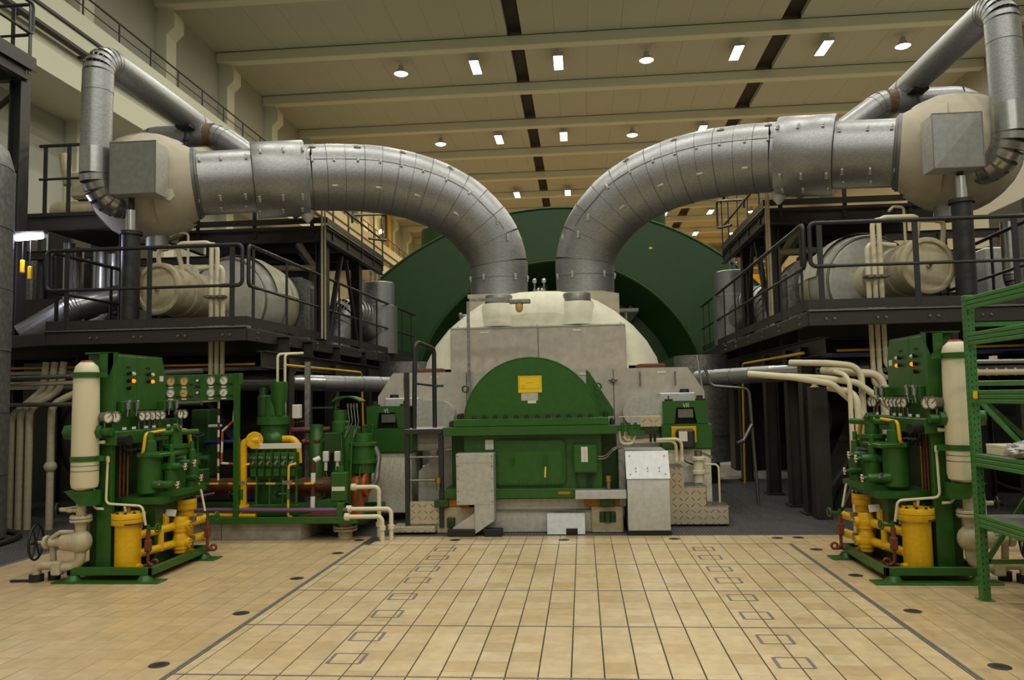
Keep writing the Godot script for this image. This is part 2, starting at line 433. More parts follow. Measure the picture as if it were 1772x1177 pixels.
const LAMP_E := 20.0
const ZB := -75.0
const ZF := 28.0
const XL := -14.0
const XR := 17.0
func setting():
	ORG = V0
	# ceiling: deck panels between cross beams, dark joints between them
	var st := nw(); span(st, Vector3(XL - 0.5, 15.62, ZF), Vector3(XR + 0.5, 15.9, ZB)); var ceil_o := struct("ceiling", st, M.strip_dark)
	var bz := [-29.2, -33.75, -38.3, -42.9, -47.6, -52.2, -56.8, -61.4, -66.0, -70.6, -24.6, -20.0, -15.4, -10.8, -6.2, -1.6, 3.0, 7.6, 12.2, 16.8, 21.4, 26.0]
	for z in bz:
		st = nw(); span(st, Vector3(XL, 15.0, z), Vector3(XR, 15.4, z - 0.42), 0.02); struct("trim_%d" % (bz.find(z) + 1), st, M.beam)
	var zs := [ZB, -70.6, -66.0, -61.4, -56.8, -52.2, -47.6, -42.9, -38.3, -33.75, -29.2, -24.6]
	for k in zs.size() - 1:
		var x := XL
		while x < XR - 0.1:
			var x1: float = minf(x + 1.24, XR)
			if x < -2.5 and x1 > -2.5: x1 = -2.5
			if x >= -2.51 and x < -1.95: x = -1.95; continue
			if x < 7.65 and x1 > 7.65: x1 = 7.65
			if x >= 7.64 and x < 8.35: x = 8.35; continue
			st = nw(); span(st, Vector3(x + 0.003, 15.4 + rng.randf() * 0.004, zs[k] + 0.02), Vector3(x1 - 0.003, 15.62, zs[k + 1] - 0.46), 0.003)
			obj("ceiling_panel", st, M.ceiling, ceil_o)
			x = x1
	st = nw(); span(st, Vector3(XL, 15.4, -24.2), Vector3(XR, 15.62, ZF)); obj("ceiling_deck", st, M.ceiling, ceil_o)
	# walls
	st = nw(); span(st, Vector3(XL - 0.4, -0.3, ZF), Vector3(XL, 15.7, ZB)); var wl := struct("wall_left", st, M.concrete_wall)
	for z in bz:
		st = nw()
		var zz: float = z - 0.9
		slab(st, [Vector2(0, 0), Vector2(0.35, 0), Vector2(0.35, 14.1), Vector2(0.62, 14.35), Vector2(0.62, 14.8), Vector2(0.5, 15.0), Vector2(0, 15.0)], Vector3(XL, 0, zz), Vector3.RIGHT, Vector3.UP, Vector3(0, 0, 0.65))
		obj("column", st, M.girder, wl)
	st = nw(); slab(st, [Vector2(0, 9.5), Vector2(1.7, 9.5), Vector2(1.7, 11.5), Vector2(1.25, 11.5), Vector2(1.25, 11.2), Vector2(0, 11.2)], Vector3(XL, 0, -8), Vector3.RIGHT, Vector3.UP, Vector3(0, 0, -66.9))
	obj("crane_girder", st, M.girder, wl)
	st = nw(); span(st, Vector3(-12.3, 10.95, -8), Vector3(-12.24, 11.02, -74.9)); tube(st, [Vector3(-12.12, 10.38, -8), Vector3(-12.12, 10.38, -74.9)], 0.09, 10)
	var z := -9.0
	while z > -74: span(st, Vector3(-12.3, 10.3, z), Vector3(-12.1, 10.36, z - 0.08)); z -= 2.3
	obj("current_rail", st, M.steel_dark, wl)
	st = nw()
	tube(st, [Vector3(-12.45, 12.15, -8), Vector3(-12.45, 12.15, -74.5)], 0.028, 8); tube(st, [Vector3(-12.45, 11.85, -8), Vector3(-12.45, 11.85, -74.5)], 0.016, 6)
	z = -9.0
	while z > -74: cyl(st, Vector3(-12.45, 11.5, z), Vector3(-12.45, 12.15, z), 0.025, -1, 8); z -= 1.6
	obj("walkway_railing", st, M.rail, wl)
	st = nw(); span(st, Vector3(XR, -0.3, ZF), Vector3(XR + 0.4, 15.7, ZB)); struct("wall_right", st, M.concrete_wall)
	st = nw(); span(st, Vector3(XL - 0.4, -0.3, ZB), Vector3(XR + 0.4, 15.9, ZB - 0.4)); var wb := struct("wall_back", st, M.concrete_wall)
	for x in [-10.0, -6.0, -2.0, 2.0, 6.0, 10.0, 14.0]:
		st = nw(); span(st, Vector3(x - 0.5, 0, ZB), Vector3(x + 0.5, 15.4, ZB + 0.25), 0.02); obj("pilaster", st, M.girder, wb)
	st = nw(); span(st, Vector3(XL - 0.4, -0.3, ZF), Vector3(XR + 0.4, 15.9, ZF + 0.4)); struct("wall_front", st, M.concrete_wall)
	# yellow travelling crane far down the hall
	var o := thing("overhead_crane", Vector3(2, 9.6, -68), "yellow overhead crane bridge with railing, far behind the green hood", "crane")
	st = nw(); span(st, Vector3(-12.2, 9.7, -68.6), Vector3(XR - 0.1, 11.5, -67.2), 0.03); obj("bridge_girder", st, M.yellow, o)
	st = nw()
	for y in [12.05, 12.6]: bar(st, Vector3(-12, y, -67.3), Vector3(XR - 0.2, y, -67.3), 0.06, 0.1)
	var x := -12.0
	while x < XR - 0.2: span(st, Vector3(x - 0.05, 11.5, -67.35), Vector3(x + 0.05, 12.6, -67.25)); x += 2.2
	obj("bridge_railing", st, M.yellow, o)
	# upright yellow cable pipe and wall lamp on the far left wall
	var w := one("yellow_pipe", Vector3(-13.7, 9.5, -55.5), "upright yellow pipe on the far left wall beside a column", "pipe")
	st = nw(); cyl(st, Vector3(-13.6, 11.2, -55.5), Vector3(-13.6, 15, -55.5), 0.16); done(w, st, M.yellow)
	o = thing("wall_lamp", Vector3(-13.0, 12.6, -50.9), "small bright lamp on a column of the far left wall", "lamp")
	st = nw(); cyl(st, Vector3(-13.15, 12.3, -50.9), Vector3(-13.0, 12.6, -50.9), 0.04); obj("lamp_arm", st, M.rail, o)
	st = nw(); ball(st, Vector3(-13.0, 12.75, -50.9), 0.16); obj("lamp_glass", st, M.lamp_round, o)
	var l := OmniLight3D.new(); l.name = "light"; l.light_energy = 2.5; l.omni_range = 40; l.omni_attenuation = 2.0; l.light_color = Color(1, 0.85, 0.6); l.light_size = 0.16; l.shadow_enabled = true; l.position = Vector3(0.05, 0.15, 0); o.add_child(l)

func cxo(t: Array) -> float: return (t[0] + t[1]) * 0.5

func tiled_floor():
	ORG = V0
	var st := nw()
	span(st, Vector3(-6.15, -0.3, ZF), Vector3(XR, -0.004, -9.76))
	var fl := struct("floor", st, M.grout)
	st = nw(); span(st, Vector3(XL, -0.3, -9.76), Vector3(XR, -0.06, ZB)); span(st, Vector3(XL, -0.3, ZF), Vector3(-6.15, -0.06, -9.76)); struct("floor_under_grating", st, M.pit)
	# grating: bearing bars along z, cross bars along x
	st = nw()
	var x := -9.9
	while x < 12.0:
		for zr in [[-9.78, -16.0]]: span(st, Vector3(x - 0.004, -0.035, zr[0]), Vector3(x + 0.004, 0.0, zr[1]))
		x += 0.04
	var z := -9.8
	while z > -16.0:
		span(st, Vector3(-9.9, -0.02, z - 0.004), Vector3(12.0, -0.001, z + 0.004)); z -= 0.06
	span(st, Vector3(-9.9, -0.06, -16.0), Vector3(12.0, 0.0, -16.05)); span(st, Vector3(-6.2, -0.06, -9.76), Vector3(12.0, 0.0, -9.8))
	var g := obj("floor_grating", st, M.grating); g.set_meta("kind", "stuff"); tag(g, "dark steel floor grating around the foot of the machine", "grating")
	st = nw()
	x = -9.9
	while x < -6.2:
		span(st, Vector3(x - 0.004, -0.035, -3.0), Vector3(x + 0.004, 0.0, -9.76)); x += 0.04
	z = -3.0
	while z > -9.76:
		span(st, Vector3(-9.9, -0.02, z - 0.004), Vector3(-6.2, -0.001, z + 0.004)); z -= 0.06
	span(st, Vector3(-6.2, -0.06, -3.0), Vector3(-6.15, 0.002, -9.76))
	g = obj("floor_grating", st, M.grating); g.set_meta("kind", "stuff"); tag(g, "dark steel floor grating left of the tiles", "grating")
	# concrete floor beyond
	st = nw(); span(st, Vector3(XL, -0.06, -16.05), Vector3(XR, 0.0, ZB)); span(st, Vector3(XL, -0.06, -9.8), Vector3(-9.9, 0, -16.05)); span(st, Vector3(12.0, -0.06, -9.8), Vector3(XR, 0, -16.05)); span(st, Vector3(XL, -0.06, ZF), Vector3(-9.9, 0, -9.8)); span(st, Vector3(-9.9, -0.06, ZF), Vector3(-6.15, 0, -3.0)); struct("floor_concrete", st, M.concrete)
	# tiles: [x0, x1, z0, z1]
	var list := []
	var pj := [-9.2, -8.12, -7.04, -5.96, -4.88, -3.8, -2.72]        # cross joints of the middle field
	var cols := [-2.585]
	for k in range(-12, 12): cols.append(-0.11 + 0.2 * k)
	cols.append(2.235)
	for p in pj.size() - 1:
		var rows := []
		for k in 5: rows.append([pj[p] + 0.012 + 0.194 * k, pj[p] + 0.012 + 0.194 * (k + 1)])
		rows.append([pj[p] + 0.982, pj[p] + 1.072])
		for r in rows:
			for c in cols.size() - 1:
				if cols[c + 1] - cols[c] > 0.03: list.append([cols[c] + 0.0045, cols[c + 1] - 0.0045, r[0] + 0.0015, r[1] - 0.0015])
	var z0 := -9.74
	for c in range(-12, 12):                                           # the strip between the field and the grating
		for k in 3: list.append([-0.11 + 0.2 * c + 0.003, -0.11 + 0.2 * (c + 1) - 0.003, z0 + 0.176 * k + 0.0015, z0 + 0.176 * (k + 1) - 0.0015])
	var xx := -2.625
	while xx > -6.1:                                                  # left of the field
		var zz := z0; var off := 0.0
		while zz < -2.8:
			list.append([maxf(xx - 0.1975, -6.14), xx - 0.0025, zz + 0.0015, zz + 0.1985]); zz += 0.2
		xx -= 0.2
	xx = 2.275
	while xx < 7.0:
		var zz := z0
		while zz < -2.8:
			list.append([xx + 0.0025, xx + 0.1975, zz + 0.0015, zz + 0.1985]); zz += 0.2
		xx += 0.2
	# the nearest ones in view are pieces of their own, the rest one piece of the floor per tone
	var near := []
	for t in list:
		var cx: float = (t[0] + t[1]) / 2; var cz: float = (t[2] + t[3]) / 2
		if cz < -4.8 and absf(cx + 0.087 * -cz + cz * 0.0) < 0.66 * -cz: near.append([cz * cz + cx * cx * 0.3, t])
	near.sort_custom(func(a, b): return a[0] < b[0])
	var single := {}
	for k in mini(300, near.size()): single[near[k][1]] = true
	var bulk := []
	for k in 6: bulk.append(nw())
	var meshes := {}
	for t in list:
		var tone := rng.randi() % 6
		if rng.randf() < 0.5: tone = rng.randi() % 3
		if cxo(t) < -2.6 or cxo(t) > 2.25: tone = 3 + rng.randi() % 3
		var c := Vector3((t[0] + t[1]) / 2, -0.006 + rng.randf() * 0.0008, (t[2] + t[3]) / 2); var s := Vector3(t[1] - t[0], 0.012, t[3] - t[2])
		if single.has(t):
			var key := "%.3f %.3f" % [s.x, s.z]
			if not meshes.has(key):
				st = nw(); box(st, V0, s, 0.0015); meshes[key] = st.commit()
			put("tile", meshes[key], M["tile%d" % tone], fl, c)
		else:
			box(bulk[tone], c, s, 0.0)
	for k in 6:
		var b := obj("tile_field", bulk[k], M["tile%d" % k], fl); b.set_meta("kind", "stuff")
	# metal joint rails
	st = nw()
	for jx in [-2.605, 2.255]:
		for d in [-0.011, 0.011]: span(st, Vector3(jx + d - 0.008, -0.02, ZF), Vector3(jx + d + 0.008, 0.001, -9.21))
	for p in pj: span(st, Vector3(-2.6, -0.02, p - 0.009), Vector3(2.25, 0.001, p + 0.009))
	obj("joint_rail", st, M.joint, fl)
	# inlaid frames and drain holes
	var zf := [-5.2, -5.68, -6.27, -6.81, -7.42, -7.9, -8.45, -8.91]
	for k in 8:
		for sx in 2:
			var cx: float = [-1.57, 1.265][sx]; ORG = Vector3(cx, 0, zf[k])
			st = nw()
			for s in [-1, 1]:
				span(st, ORG + Vector3(s * 0.105 - 0.011, -0.01, -0.1), ORG + Vector3(s * 0.105 + 0.011, 0.0025, 0.1))
				span(st, ORG + Vector3(-0.105, -0.01, s * 0.1 - 0.006), ORG + Vector3(0.105, 0.0025, s * 0.1 + 0.006))
			var f := obj("floor_frame", st, M.joint)
			tag(f, "flat metal frame let into the tiles, number %d from the front in the %s row" % [k + 1, ["left", "right"][sx]], "floor frame", "metal frames in the tiled floor")
	var holes := [[-2.765, -5.04], [-2.76, -6.27], [-2.75, -7.49], [-2.735, -8.71], [-2.72, -9.51], [-2.5, -9.5], [-1.55, -9.49], [-0.26, -9.48], [1.02, -9.52], [2.2, -9.56], [2.44, -9.58], [2.44, -8.86], [2.44, -7.63], [2.46, -6.42], [2.47, -5.17]]
	var hw := ["nearest one along the left floor joint", "second along the left floor joint", "third along the left floor joint, level with the yellow filters", "fourth along the left floor joint", "at the far left corner of the floor joint, left one", "at the far left corner of the floor joint, right one", "in front of the grey cover box", "in front of the leaning white plate", "in front of the grey box right of the bearing", "at the far right corner of the floor joint, left one", "at the far right corner of the floor joint, right one", "fourth along the right floor joint", "third along the right floor joint, beside the skid foot", "second along the right floor joint", "nearest one along the right floor joint"]
	for k in holes.size():
		var p := Vector3(holes[k][0], 0, holes[k][1])
		var o := thing("floor_socket", p, "round dark floor socket, " + hw[k], "floor socket", "round sockets in the tiled floor")
		st = nw(); lathe(st, [Vector2(0.066, -0.01), Vector2(0.066, 0.001), Vector2(0.058, 0.003), Vector2(0.034, 0.003), Vector2(0.032, 0.0)], p, Vector3.UP, 24); obj("rim", st, M.steel_dark, o)
		st = nw(); lathe(st, [Vector2(0.034, 0.0015), Vector2(0.0, 0.001)], p, Vector3.UP, 16); obj("well", st, M.black, o)

# ------------------------------------------------------------------ machine
const PIPE := [[0.71, 3.2, -13.0, 0.47], [0.71, 3.62, -13.0, 0.475], [0.72, 3.9, -12.99, 0.48], [0.83, 4.24, -12.95, 0.5], [1.02, 4.52, -12.88, 0.515], [1.3, 4.79, -12.79, 0.525], [1.63, 4.98, -12.67, 0.53], [1.95, 5.1, -12.55, 0.53], [2.26, 5.17, -12.44, 0.53], [2.56, 5.21, -12.33, 0.53], [2.86, 5.22, -12.22, 0.525], [3.2, 5.21, -12.1, 0.52], [3.5, 5.19, -11.99, 0.515], [3.62, 5.18, -11.95, 0.51], [4.35, 5.09, -11.67, 0.5], [5.12, 5.0, -11.39, 0.48]]

func pipe_at(s: int, t: float) -> Vector3:      # smooth line through the table, t counted in its rows
	var k := clampi(int(t), 0, PIPE.size() - 2); var f := t - k
	var p := []
	for j in [k - 1, k, k + 1, k + 2]:
		var e = PIPE[clampi(j, 0, PIPE.size() - 1)]; p.append(Vector3(XA + s * e[0], e[1], e[2]))
	return p[1].cubic_interpolate(p[2], p[0], p[3], f)

func pipe_r(t: float) -> float:
	var k := clampi(int(t), 0, PIPE.size() - 2)
	return lerpf(PIPE[k][3], PIPE[k + 1][3], t - k)

func latch(parent: Node, p: Vector3, n: Vector3, dir: Vector3):
	var st := nw(); var x := dir.normalized(); var z := (n - x * n.dot(x)).normalized(); var b := Basis(z.cross(x).normalized(), x, z)
	box(st, p + z * 0.008, Vector3(0.036, 0.1, 0.016), 0.004, b); box(st, p + z * 0.02 + x * 0.012, Vector3(0.024, 0.06, 0.018), 0.004, b)
	cyl(st, p - x * 0.045 + z * 0.012 - b.x * 0.02, p - x * 0.045 + z * 0.012 + b.x * 0.02, 0.008, -1, 6)
	obj("latch", st, M.catch, parent)

func turbine():
	# exhaust hood far behind: green arch-shaped end wall with a round recess
	var o := thing("exhaust_hood", Vector3(XA, 0, -20.8), "huge green rounded hood rising behind the two big pipes", "turbine hood")
	var st := nw()
	var cy := -0.58; var ro := 7.25; var ri := 3.86; var yi := 1.4
	var n := 72
	var ax := Vector3(XA, 0, -20.8)
	var f := func(a: float, r: float, c: float, z: float): return ax + Vector3(r * cos(a), c + r * sin(a), z)
	for k in n:
		var a0 := 0.08 + (PI - 0.16) * k / n; var a1 := 0.08 + (PI - 0.16) * (k + 1) / n
		var b0 := PI * k / n - 0.1 + 0.2 * (1.0 * k / n - 0.0) * 0.0; var b1 := PI * (k + 1) / n - 0.1
		b0 = -0.3 + (PI + 0.6) * k / n; b1 = -0.3 + (PI + 0.6) * (k + 1) / n
		quad(st, f.call(a0, ro, cy, 0), f.call(a1, ro, cy, 0), f.call(b1, ri, yi, 0), f.call(b0, ri, yi, 0), Vector3(0, 0, 1))
		var no := Vector3(cos(a0), sin(a0), 0)
		quad(st, f.call(a0, ro, cy, 0), f.call(a1, ro, cy, 0), f.call(a1, ro, cy, -6), f.call(a0, ro, cy, -6), no)
	obj("end_wall", st, M.hood, o)
	st = nw()
	for k in n:
		var b0 := -0.3 + (PI + 0.6) * k / n; var b1 := -0.3 + (PI + 0.6) * (k + 1) / n
		quad(st, f.call(b0, ri, yi, 0), f.call(b1, ri, yi, 0), f.call(b1, 3.3, yi, -1.6), f.call(b0, 3.3, yi, -1.6), Vector3(-cos(b0), -sin(b0), 0.4).normalized())
		quad(st, f.call(b0, 3.3, yi, -1.6), f.call(b1, 3.3, yi, -1.6), f.call(b1, 1.0, yi, -1.6), f.call(b0, 1.0, yi, -1.6), Vector3(0, 0, 1))
	for a in [0.35, 0.9, 1.45, 1.7, 2.25, 2.8]: bar(st, f.call(a, 1.2, yi, -1.5), f.call(a, 3.4, yi, -1.2), 0.06, 0.3)
	obj("recess", st, M.green_dark, o)
	st = nw(); tube(st, arc_pts(ax + Vector3(0, cy, 0.0), ro, 0.1, PI - 0.1, 60), 0.035, 6, false); obj("rim", st, M.hood, o)
	st = nw(); tube(st, arc_pts(ax + Vector3(0, yi, 0.0), ri, 0.0, PI, 48), 0.05, 6, false); obj("recess_rim", st, M.green_dark, o)
	st = nw(); span(st, ax + Vector3(2.45, 5.48, 0.0), ax + Vector3(2.53, 5.53, 0.006)); obj("sticker", st, M.sign, o)
	# far second hood with its own railing, showing over the first
	o = thing("rear_hood_hatch", Vector3(2.06, 0, -28.2), "green flat hatch with a thin railing behind the right shoulder of the green hood", "hatch")
	st = nw(); cyl(st, Vector3(2.06, 0, -28.2), Vector3(2.06, 8.43, -28.2), 1.03, 1.03, 24); lathe(st, [Vector2(1.03, 0), Vector2(0.87, 0.1), Vector2(0, 0.16)], Vector3(2.06, 8.43, -28.2), Vector3.UP, 24); obj("hatch_cover", st, M.hood, o)
	st = nw()
	for x in [1.68, 1.9]: cyl(st, Vector3(x, 8.43, -27.3), Vector3(x, 9.5, -27.3), 0.05, -1, 8)
	tube(st, bend([Vector3(1.52, 9.46, -27.3), Vector3(2.98, 9.46, -27.3), Vector3(3.0, 8.43, -27.8)], 0.1), 0.02, 6); obj("hatch_railing", st, M.hood, o)
	o = thing("rear_hood_flap", Vector3(-4.66, 0, -28.2), "green rounded cover behind the left shoulder of the green hood", "hatch")
	st = nw(); cyl(st, Vector3(-4.66, 0, -28.2), Vector3(-4.66, 7.72, -28.2), 1.03, 1.03, 24); lathe(st, [Vector2(1.03, 0), Vector2(0.87, 0.1), Vector2(0, 0.16)], Vector3(-4.66, 7.72, -28.2), Vector3.UP, 24); obj("hatch_cover", st, M.hood, o)
	st = nw(); tube(st, bend([Vector3(-5.1, 7.7, -27.4), Vector3(-5.1, 8.75, -27.4), Vector3(-4.3, 8.75, -27.4)], 0.1), 0.02, 6); obj("hatch_railing", st, M.hood, o)

	# turbine casing
	o = thing("turbine_casing", Vector3(XA, 0, -11.2), "cream plastered turbine casing with stepped brown-grey front panels", "turbine")
	st = nw()
	var prof := [Vector2(1.81, 2.05), Vector2(1.76, 2.25), Vector2(1.62, 2.5), Vector2(1.42, 2.74), Vector2(1.15, 2.97), Vector2(0.9, 3.13), Vector2(0.62, 3.24), Vector2(0.3, 3.3), Vector2(0, 3.31)]
	var sec := [[-11.65, 0.78, -0.3], [-11.68, 0.84, -0.21], [-11.75, 0.9, -0.13], [-11.87, 0.95, -0.065], [-12.0, 0.985, -0.02], [-12.25, 1.0, 0.0], [-13.6, 1.0, 0.0], [-15.2, 0.97, -0.04]]
	var full := []
	for p in prof: full.append(Vector2(-p.x, p.y))
	for k in range(prof.size() - 2, -1, -1): full.append(prof[k])
	var pt := func(k: int, j: int) -> Vector3:
		k = clampi(k, 0, full.size() - 1); j = clampi(j, 0, sec.size() - 1)
		return Vector3(XA + full[k].x * sec[j][1], full[k].y + sec[j][2] * (full[k].y - 2.0), sec[j][0])
	var nn := func(k: int, j: int) -> Vector3:
		return (pt.call(k + 1, j) - pt.call(k - 1, j)).cross(pt.call(k, j - 1) - pt.call(k, j + 1)).normalized() * -1.0
	for j in sec.size() - 1:
		for k in full.size() - 1:
			tri(st, pt.call(k, j), pt.call(k + 1, j), pt.call(k + 1, j + 1), nn.call(k, j), nn.call(k + 1, j), nn.call(k + 1, j + 1))
			tri(st, pt.call(k, j), pt.call(k + 1, j + 1), pt.call(k, j + 1), nn.call(k, j), nn.call(k + 1, j + 1), nn.call(k, j + 1))
	for e in [0, sec.size() - 1]:
		for k in full.size() - 1: tri(st, pt.call(k, e), pt.call(k + 1, e), Vector3(XA, 2.05, sec[e][0]), Vector3(0, 0, 1 - 2 * signi(e)), Vector3(0, 0, 1 - 2 * signi(e)), Vector3(0, 0, 1 - 2 * signi(e)))
	obj("hull", st, M.plaster, o)
	st = nw()
	slab(st, [Vector2(-1.17, 2.0), Vector2(1.23, 2.0), Vector2(1.23, 3.28), Vector2(0.95, 3.33), Vector2(-0.95, 3.33), Vector2(-1.17, 3.33)], Vector3(XA, 0, -12.5), Vector3.RIGHT, Vector3.UP, Vector3(0, 0, -1.3)); obj("shoulder", st, M.plaster_grey, o)
	for h in [-0.6, 0.57]:
		st = nw(); var c := Vector3(XA + h, 3.2, -11.86)
		lathe(st, [Vector2(0.205, -0.13), Vector2(0.205, 0.0), Vector2(0.2, 0.01), Vector2(0.05, 0.04), Vector2(0, 0.042)], c, Vector3.UP, 28)
		lathe(st, [Vector2(0.215, -0.11), Vector2(0.215, -0.09), Vector2(0.2, -0.09)], c, Vector3.UP, 28)
		obj("port_cap", st, M.clad_worn, o)
		st = nw(); lathe(st, [Vector2(0.3, -0.47), Vector2(0.285, -0.32), Vector2(0.262, -0.18), Vector2(0.24, -0.12), Vector2(0.2, -0.115)], c, Vector3.UP, 28); obj("port_boss", st, M.plaster, o)
	# upper front box of two sheets
	for k in 2:
		st = nw(); span(st, Vector3(XA - 1.31 + 1.3 * k + 0.004, 2.05, -11.6), Vector3(XA - 1.31 + (1.3 if k == 0 else 2.58) - 0.004, 2.715, -12.6), 0.012); obj("upper_panel", st, M.panel, o)
		st = nw(); span(st, Vector3(XA - 0.86 + 1.36 * k, 2.625, -11.6), Vector3(XA - 0.74 + 1.36 * k, 2.655, -11.593)); obj("label_strip", st, M.label, o)
	st = nw(); span(st, Vector3(XA - 1.3, 2.7, -11.59), Vector3(XA + 1.26, 2.72, -11.6))
	for x in [-1.2, -0.7, -0.02, 0.6, 1.2]: bolt(st, Vector3(XA + x, 2.72, -11.65), Vector3.UP, 0.014)
	obj("panel_lip", st, M.sheet, o)
	# lower front box: three sheets with sloping shoulders
	var lp := [[Vector2(-2.3, 0.95), Vector2(-1.02, 0.95), Vector2(-1.02, 2.055), Vector2(-2.08, 2.055), Vector2(-2.3, 1.72)], [Vector2(-1.01, 0.3), Vector2(1.05, 0.3), Vector2(1.05, 2.055), Vector2(-1.01, 2.055)], [Vector2(1.06, 0.95), Vector2(2.3, 0.95), Vector2(2.3, 1.72), Vector2(2.08, 2.055), Vector2(1.06, 2.055)]]
	for poly in lp:
		st = nw(); slab(st, poly, Vector3(XA, 0, -11.2), Vector3.RIGHT, Vector3.UP, Vector3(0, 0, -3.0)); obj("lower_panel", st, M.panel, o)
	st = nw(); span(st, Vector3(XA - 1.5, 0, -11.4), Vector3(XA + 1.5, 0.96, -14)); obj("lower_shell", st, M.sheet, o)
	for x in [-1.9, 1.05, 1.42, 1.9]:
		st = nw()
		if absf(x - 1.05) > 0.1:
			for y in [1.83, 1.97]: cyl(st, Vector3(XA + x, y, -11.2), Vector3(XA + x, y, -11.15), 0.008, -1, 6)
			span(st, Vector3(XA + x - 0.012, 1.8, -11.15), Vector3(XA + x + 0.012, 2.0, -11.14), 0.003)
		else:
			cyl(st, Vector3(XA + x - 0.06, 1.9, -11.17), Vector3(XA + x + 0.06, 1.9, -11.17), 0.014, -1, 8); span(st, Vector3(XA + x - 0.02, 1.86, -11.2), Vector3(XA + x + 0.02, 1.93, -11.15), 0.004)
		obj("handle", st, M.steel, o)
	for x in [-1.48, 0.64, 1.72]:
		st = nw(); span(st, Vector3(XA + x - 0.06, 1.975, -11.2), Vector3(XA + x + 0.06, 2.005, -11.193)); obj("label_strip", st, M.label, o)
	st = nw()
	for s in [-1, 1]: span(st, Vector3(XA + s * 1.28, 2.04, -11.65), Vector3(XA + s * 1.83, 2.13, -12.4), 0.02)
	obj("hull_foot", st, M.rust, o)
	for s in [-1, 1]:          # insulated arms that lie on the side blocks
		st = nw()
		slab(st, arc(s * 1.36, 1.45, 0.2, PI / 2, PI / 2 + s * PI, 12) + ([Vector2(1.72, 1.25), Vector2(1.72, 1.65)] if s > 0 else [Vector2(-1.72, 1.25), Vector2(-1.72, 1.65)]), Vector3(XA, 0, -10.95), Vector3.RIGHT, Vector3.UP, Vector3(0, 0, -0.3))
		obj("arm_cover", st, M.sheet, o)
		st = nw(); span(st, Vector3(XA + s * 1.66, 1.58, -10.96), Vector3(XA + s * 2.14, 1.7, -11.4), 0.01)
		obj("arm_plate", st, M.sheet_bright, o)
	# small ball valves on the crown
	for h in [-0.1, 0.05]:
		var v := thing("vent_valve", Vector3(XA + h, 3.3, -12.6), "%s of two small chrome ball valves on the casing crown between the big pipes" % ["left" if h < 0 else "right"], "valve", "chrome vent valves")
		st = nw(); cyl(st, Vector3(XA + h, 3.28, -12.6), Vector3(XA + h, 3.5, -12.6), 0.016, -1, 8); box(st, Vector3(XA + h, 3.37, -12.6), Vector3(0.05, 0.06, 0.05), 0.01); obj("stem", st, M.steel, v)
		st = nw(); ball(st, Vector3(XA + h + 0.0, 3.53, -12.6), 0.042, 12); ball(st, Vector3(XA + h * 0.4, 3.38, -12.55), 0.03, 10); obj("ball", st, M.chrome, v)
	var w := one("drain_valve", Vector3(-1.83, 2.95, -11.9), "small steel drain valve on the left shoulder of the cream casing", "valve")
	st = nw(); cyl(st, Vector3(-1.83, 2.75, -12), Vector3(-1.83, 2.93, -12), 0.02); ball(st, Vector3(-1.83, 2.95, -12), 0.04, 10); cyl(st, Vector3(-1.83, 2.93, -12), Vector3(-1.72, 2.95, -12), 0.022); done(w, st, M.steel)
	w = one("wall_bracket", Vector3(0.7, 2.9, -12.6), "short grey bracket arm sticking out right of the casing shoulder", "bracket")
	st = nw(); span(st, Vector3(0.55, 3.0, -12.7), Vector3(0.92, 3.05, -12.6), 0.01); cyl(st, Vector3(0.72, 2.8, -12.65), Vector3(0.72, 3.0, -12.65), 0.025); done(w, st, M.steel)

	# the two big steam pipes, each clad in sheet segments
	for s in [-1, 1]:
		var side_w: String = "left" if s < 0 else "right"
		var p := thing("steam_pipe", pipe_at(s, 0), "large metal-clad steam pipe arching from the casing to the %s ball-shaped valve" % side_w, "pipe", "")
		var cuts := [0.0, 1.0, 1.9, 3.0, 3.9, 4.7, 5.4, 6.1, 6.8, 7.5, 8.2, 9.0, 9.8, 10.6, 11.4, 12.2, 13.0]
		for k in cuts.size() - 1:
			st = nw(); var pts := []; var rr := []
			for j in 7:
				var t: float = lerpf(cuts[k], cuts[k + 1], j / 6.0)
				pts.append(pipe_at(s, t)); rr.append(pipe_r(t) + 0.003 * (k % 2))
			tube(st, pts, rr, 36, false)
			obj("clad_segment", st, M.clad, p)
			st = nw(); ring(st, pts[6], pts[6] - pts[5], rr[6] + 0.001, 0.0045, 36, 6); obj("seam_bead", st, M.clad_seam, p)
		# the long seam along the front
		var sm := []
		for j in 61:
			var t := 3.2 + 9.7 * j / 60.0; var cc := pipe_at(s, t); var dd := (pipe_at(s, t + 0.1) - cc).normalized()
			var sv := dd.cross(Vector3.UP).normalized()
			if sv.z < 0: sv = -sv
			var uv := sv.cross(dd).normalized()
			if uv.y < 0: uv = -uv
			sm.append(cc + (sv * cos(0.3) + uv * sin(0.3)) * (pipe_r(t) + 0.003))
		st = nw(); tube(st, sm, 0.005, 5); obj("long_seam", st, M.clad_seam, p)
		# expansion sleeve and straight end
		st = nw(); var a := pipe_at(s, 13.0); var b := pipe_at(s, 14.0); var e := pipe_at(s, 15.0)
		var d := (b - a).normalized(); var l := a.distance_to(b)
		lathe(st, [Vector2(0.5, 0), Vector2(0.575, 0.0), Vector2(0.585, 0.015), Vector2(0.585, l - 0.015), Vector2(0.575, l), Vector2(0.48, l)], a, d, 40); obj("expansion_sleeve", st, M.clad, p)
		st = nw(); tube(st, [b, e], [0.485, 0.475], 36); obj("end_section", st, M.clad, p)
		st = nw(); ring(st, e - d * 0.02, d, 0.485, 0.03, 36, 8); obj("end_collar", st, M.clad_seam, p)
		st = nw(); lathe(st, [Vector2(0.10, 0.1), Vector2(0.1, 0.0), Vector2(0.02, -0.1)], a - Vector3(0, 0.62, 0) - d * 0.02, Vector3.UP, 12); obj("drip_pot", st, M.sheet_bright, p)
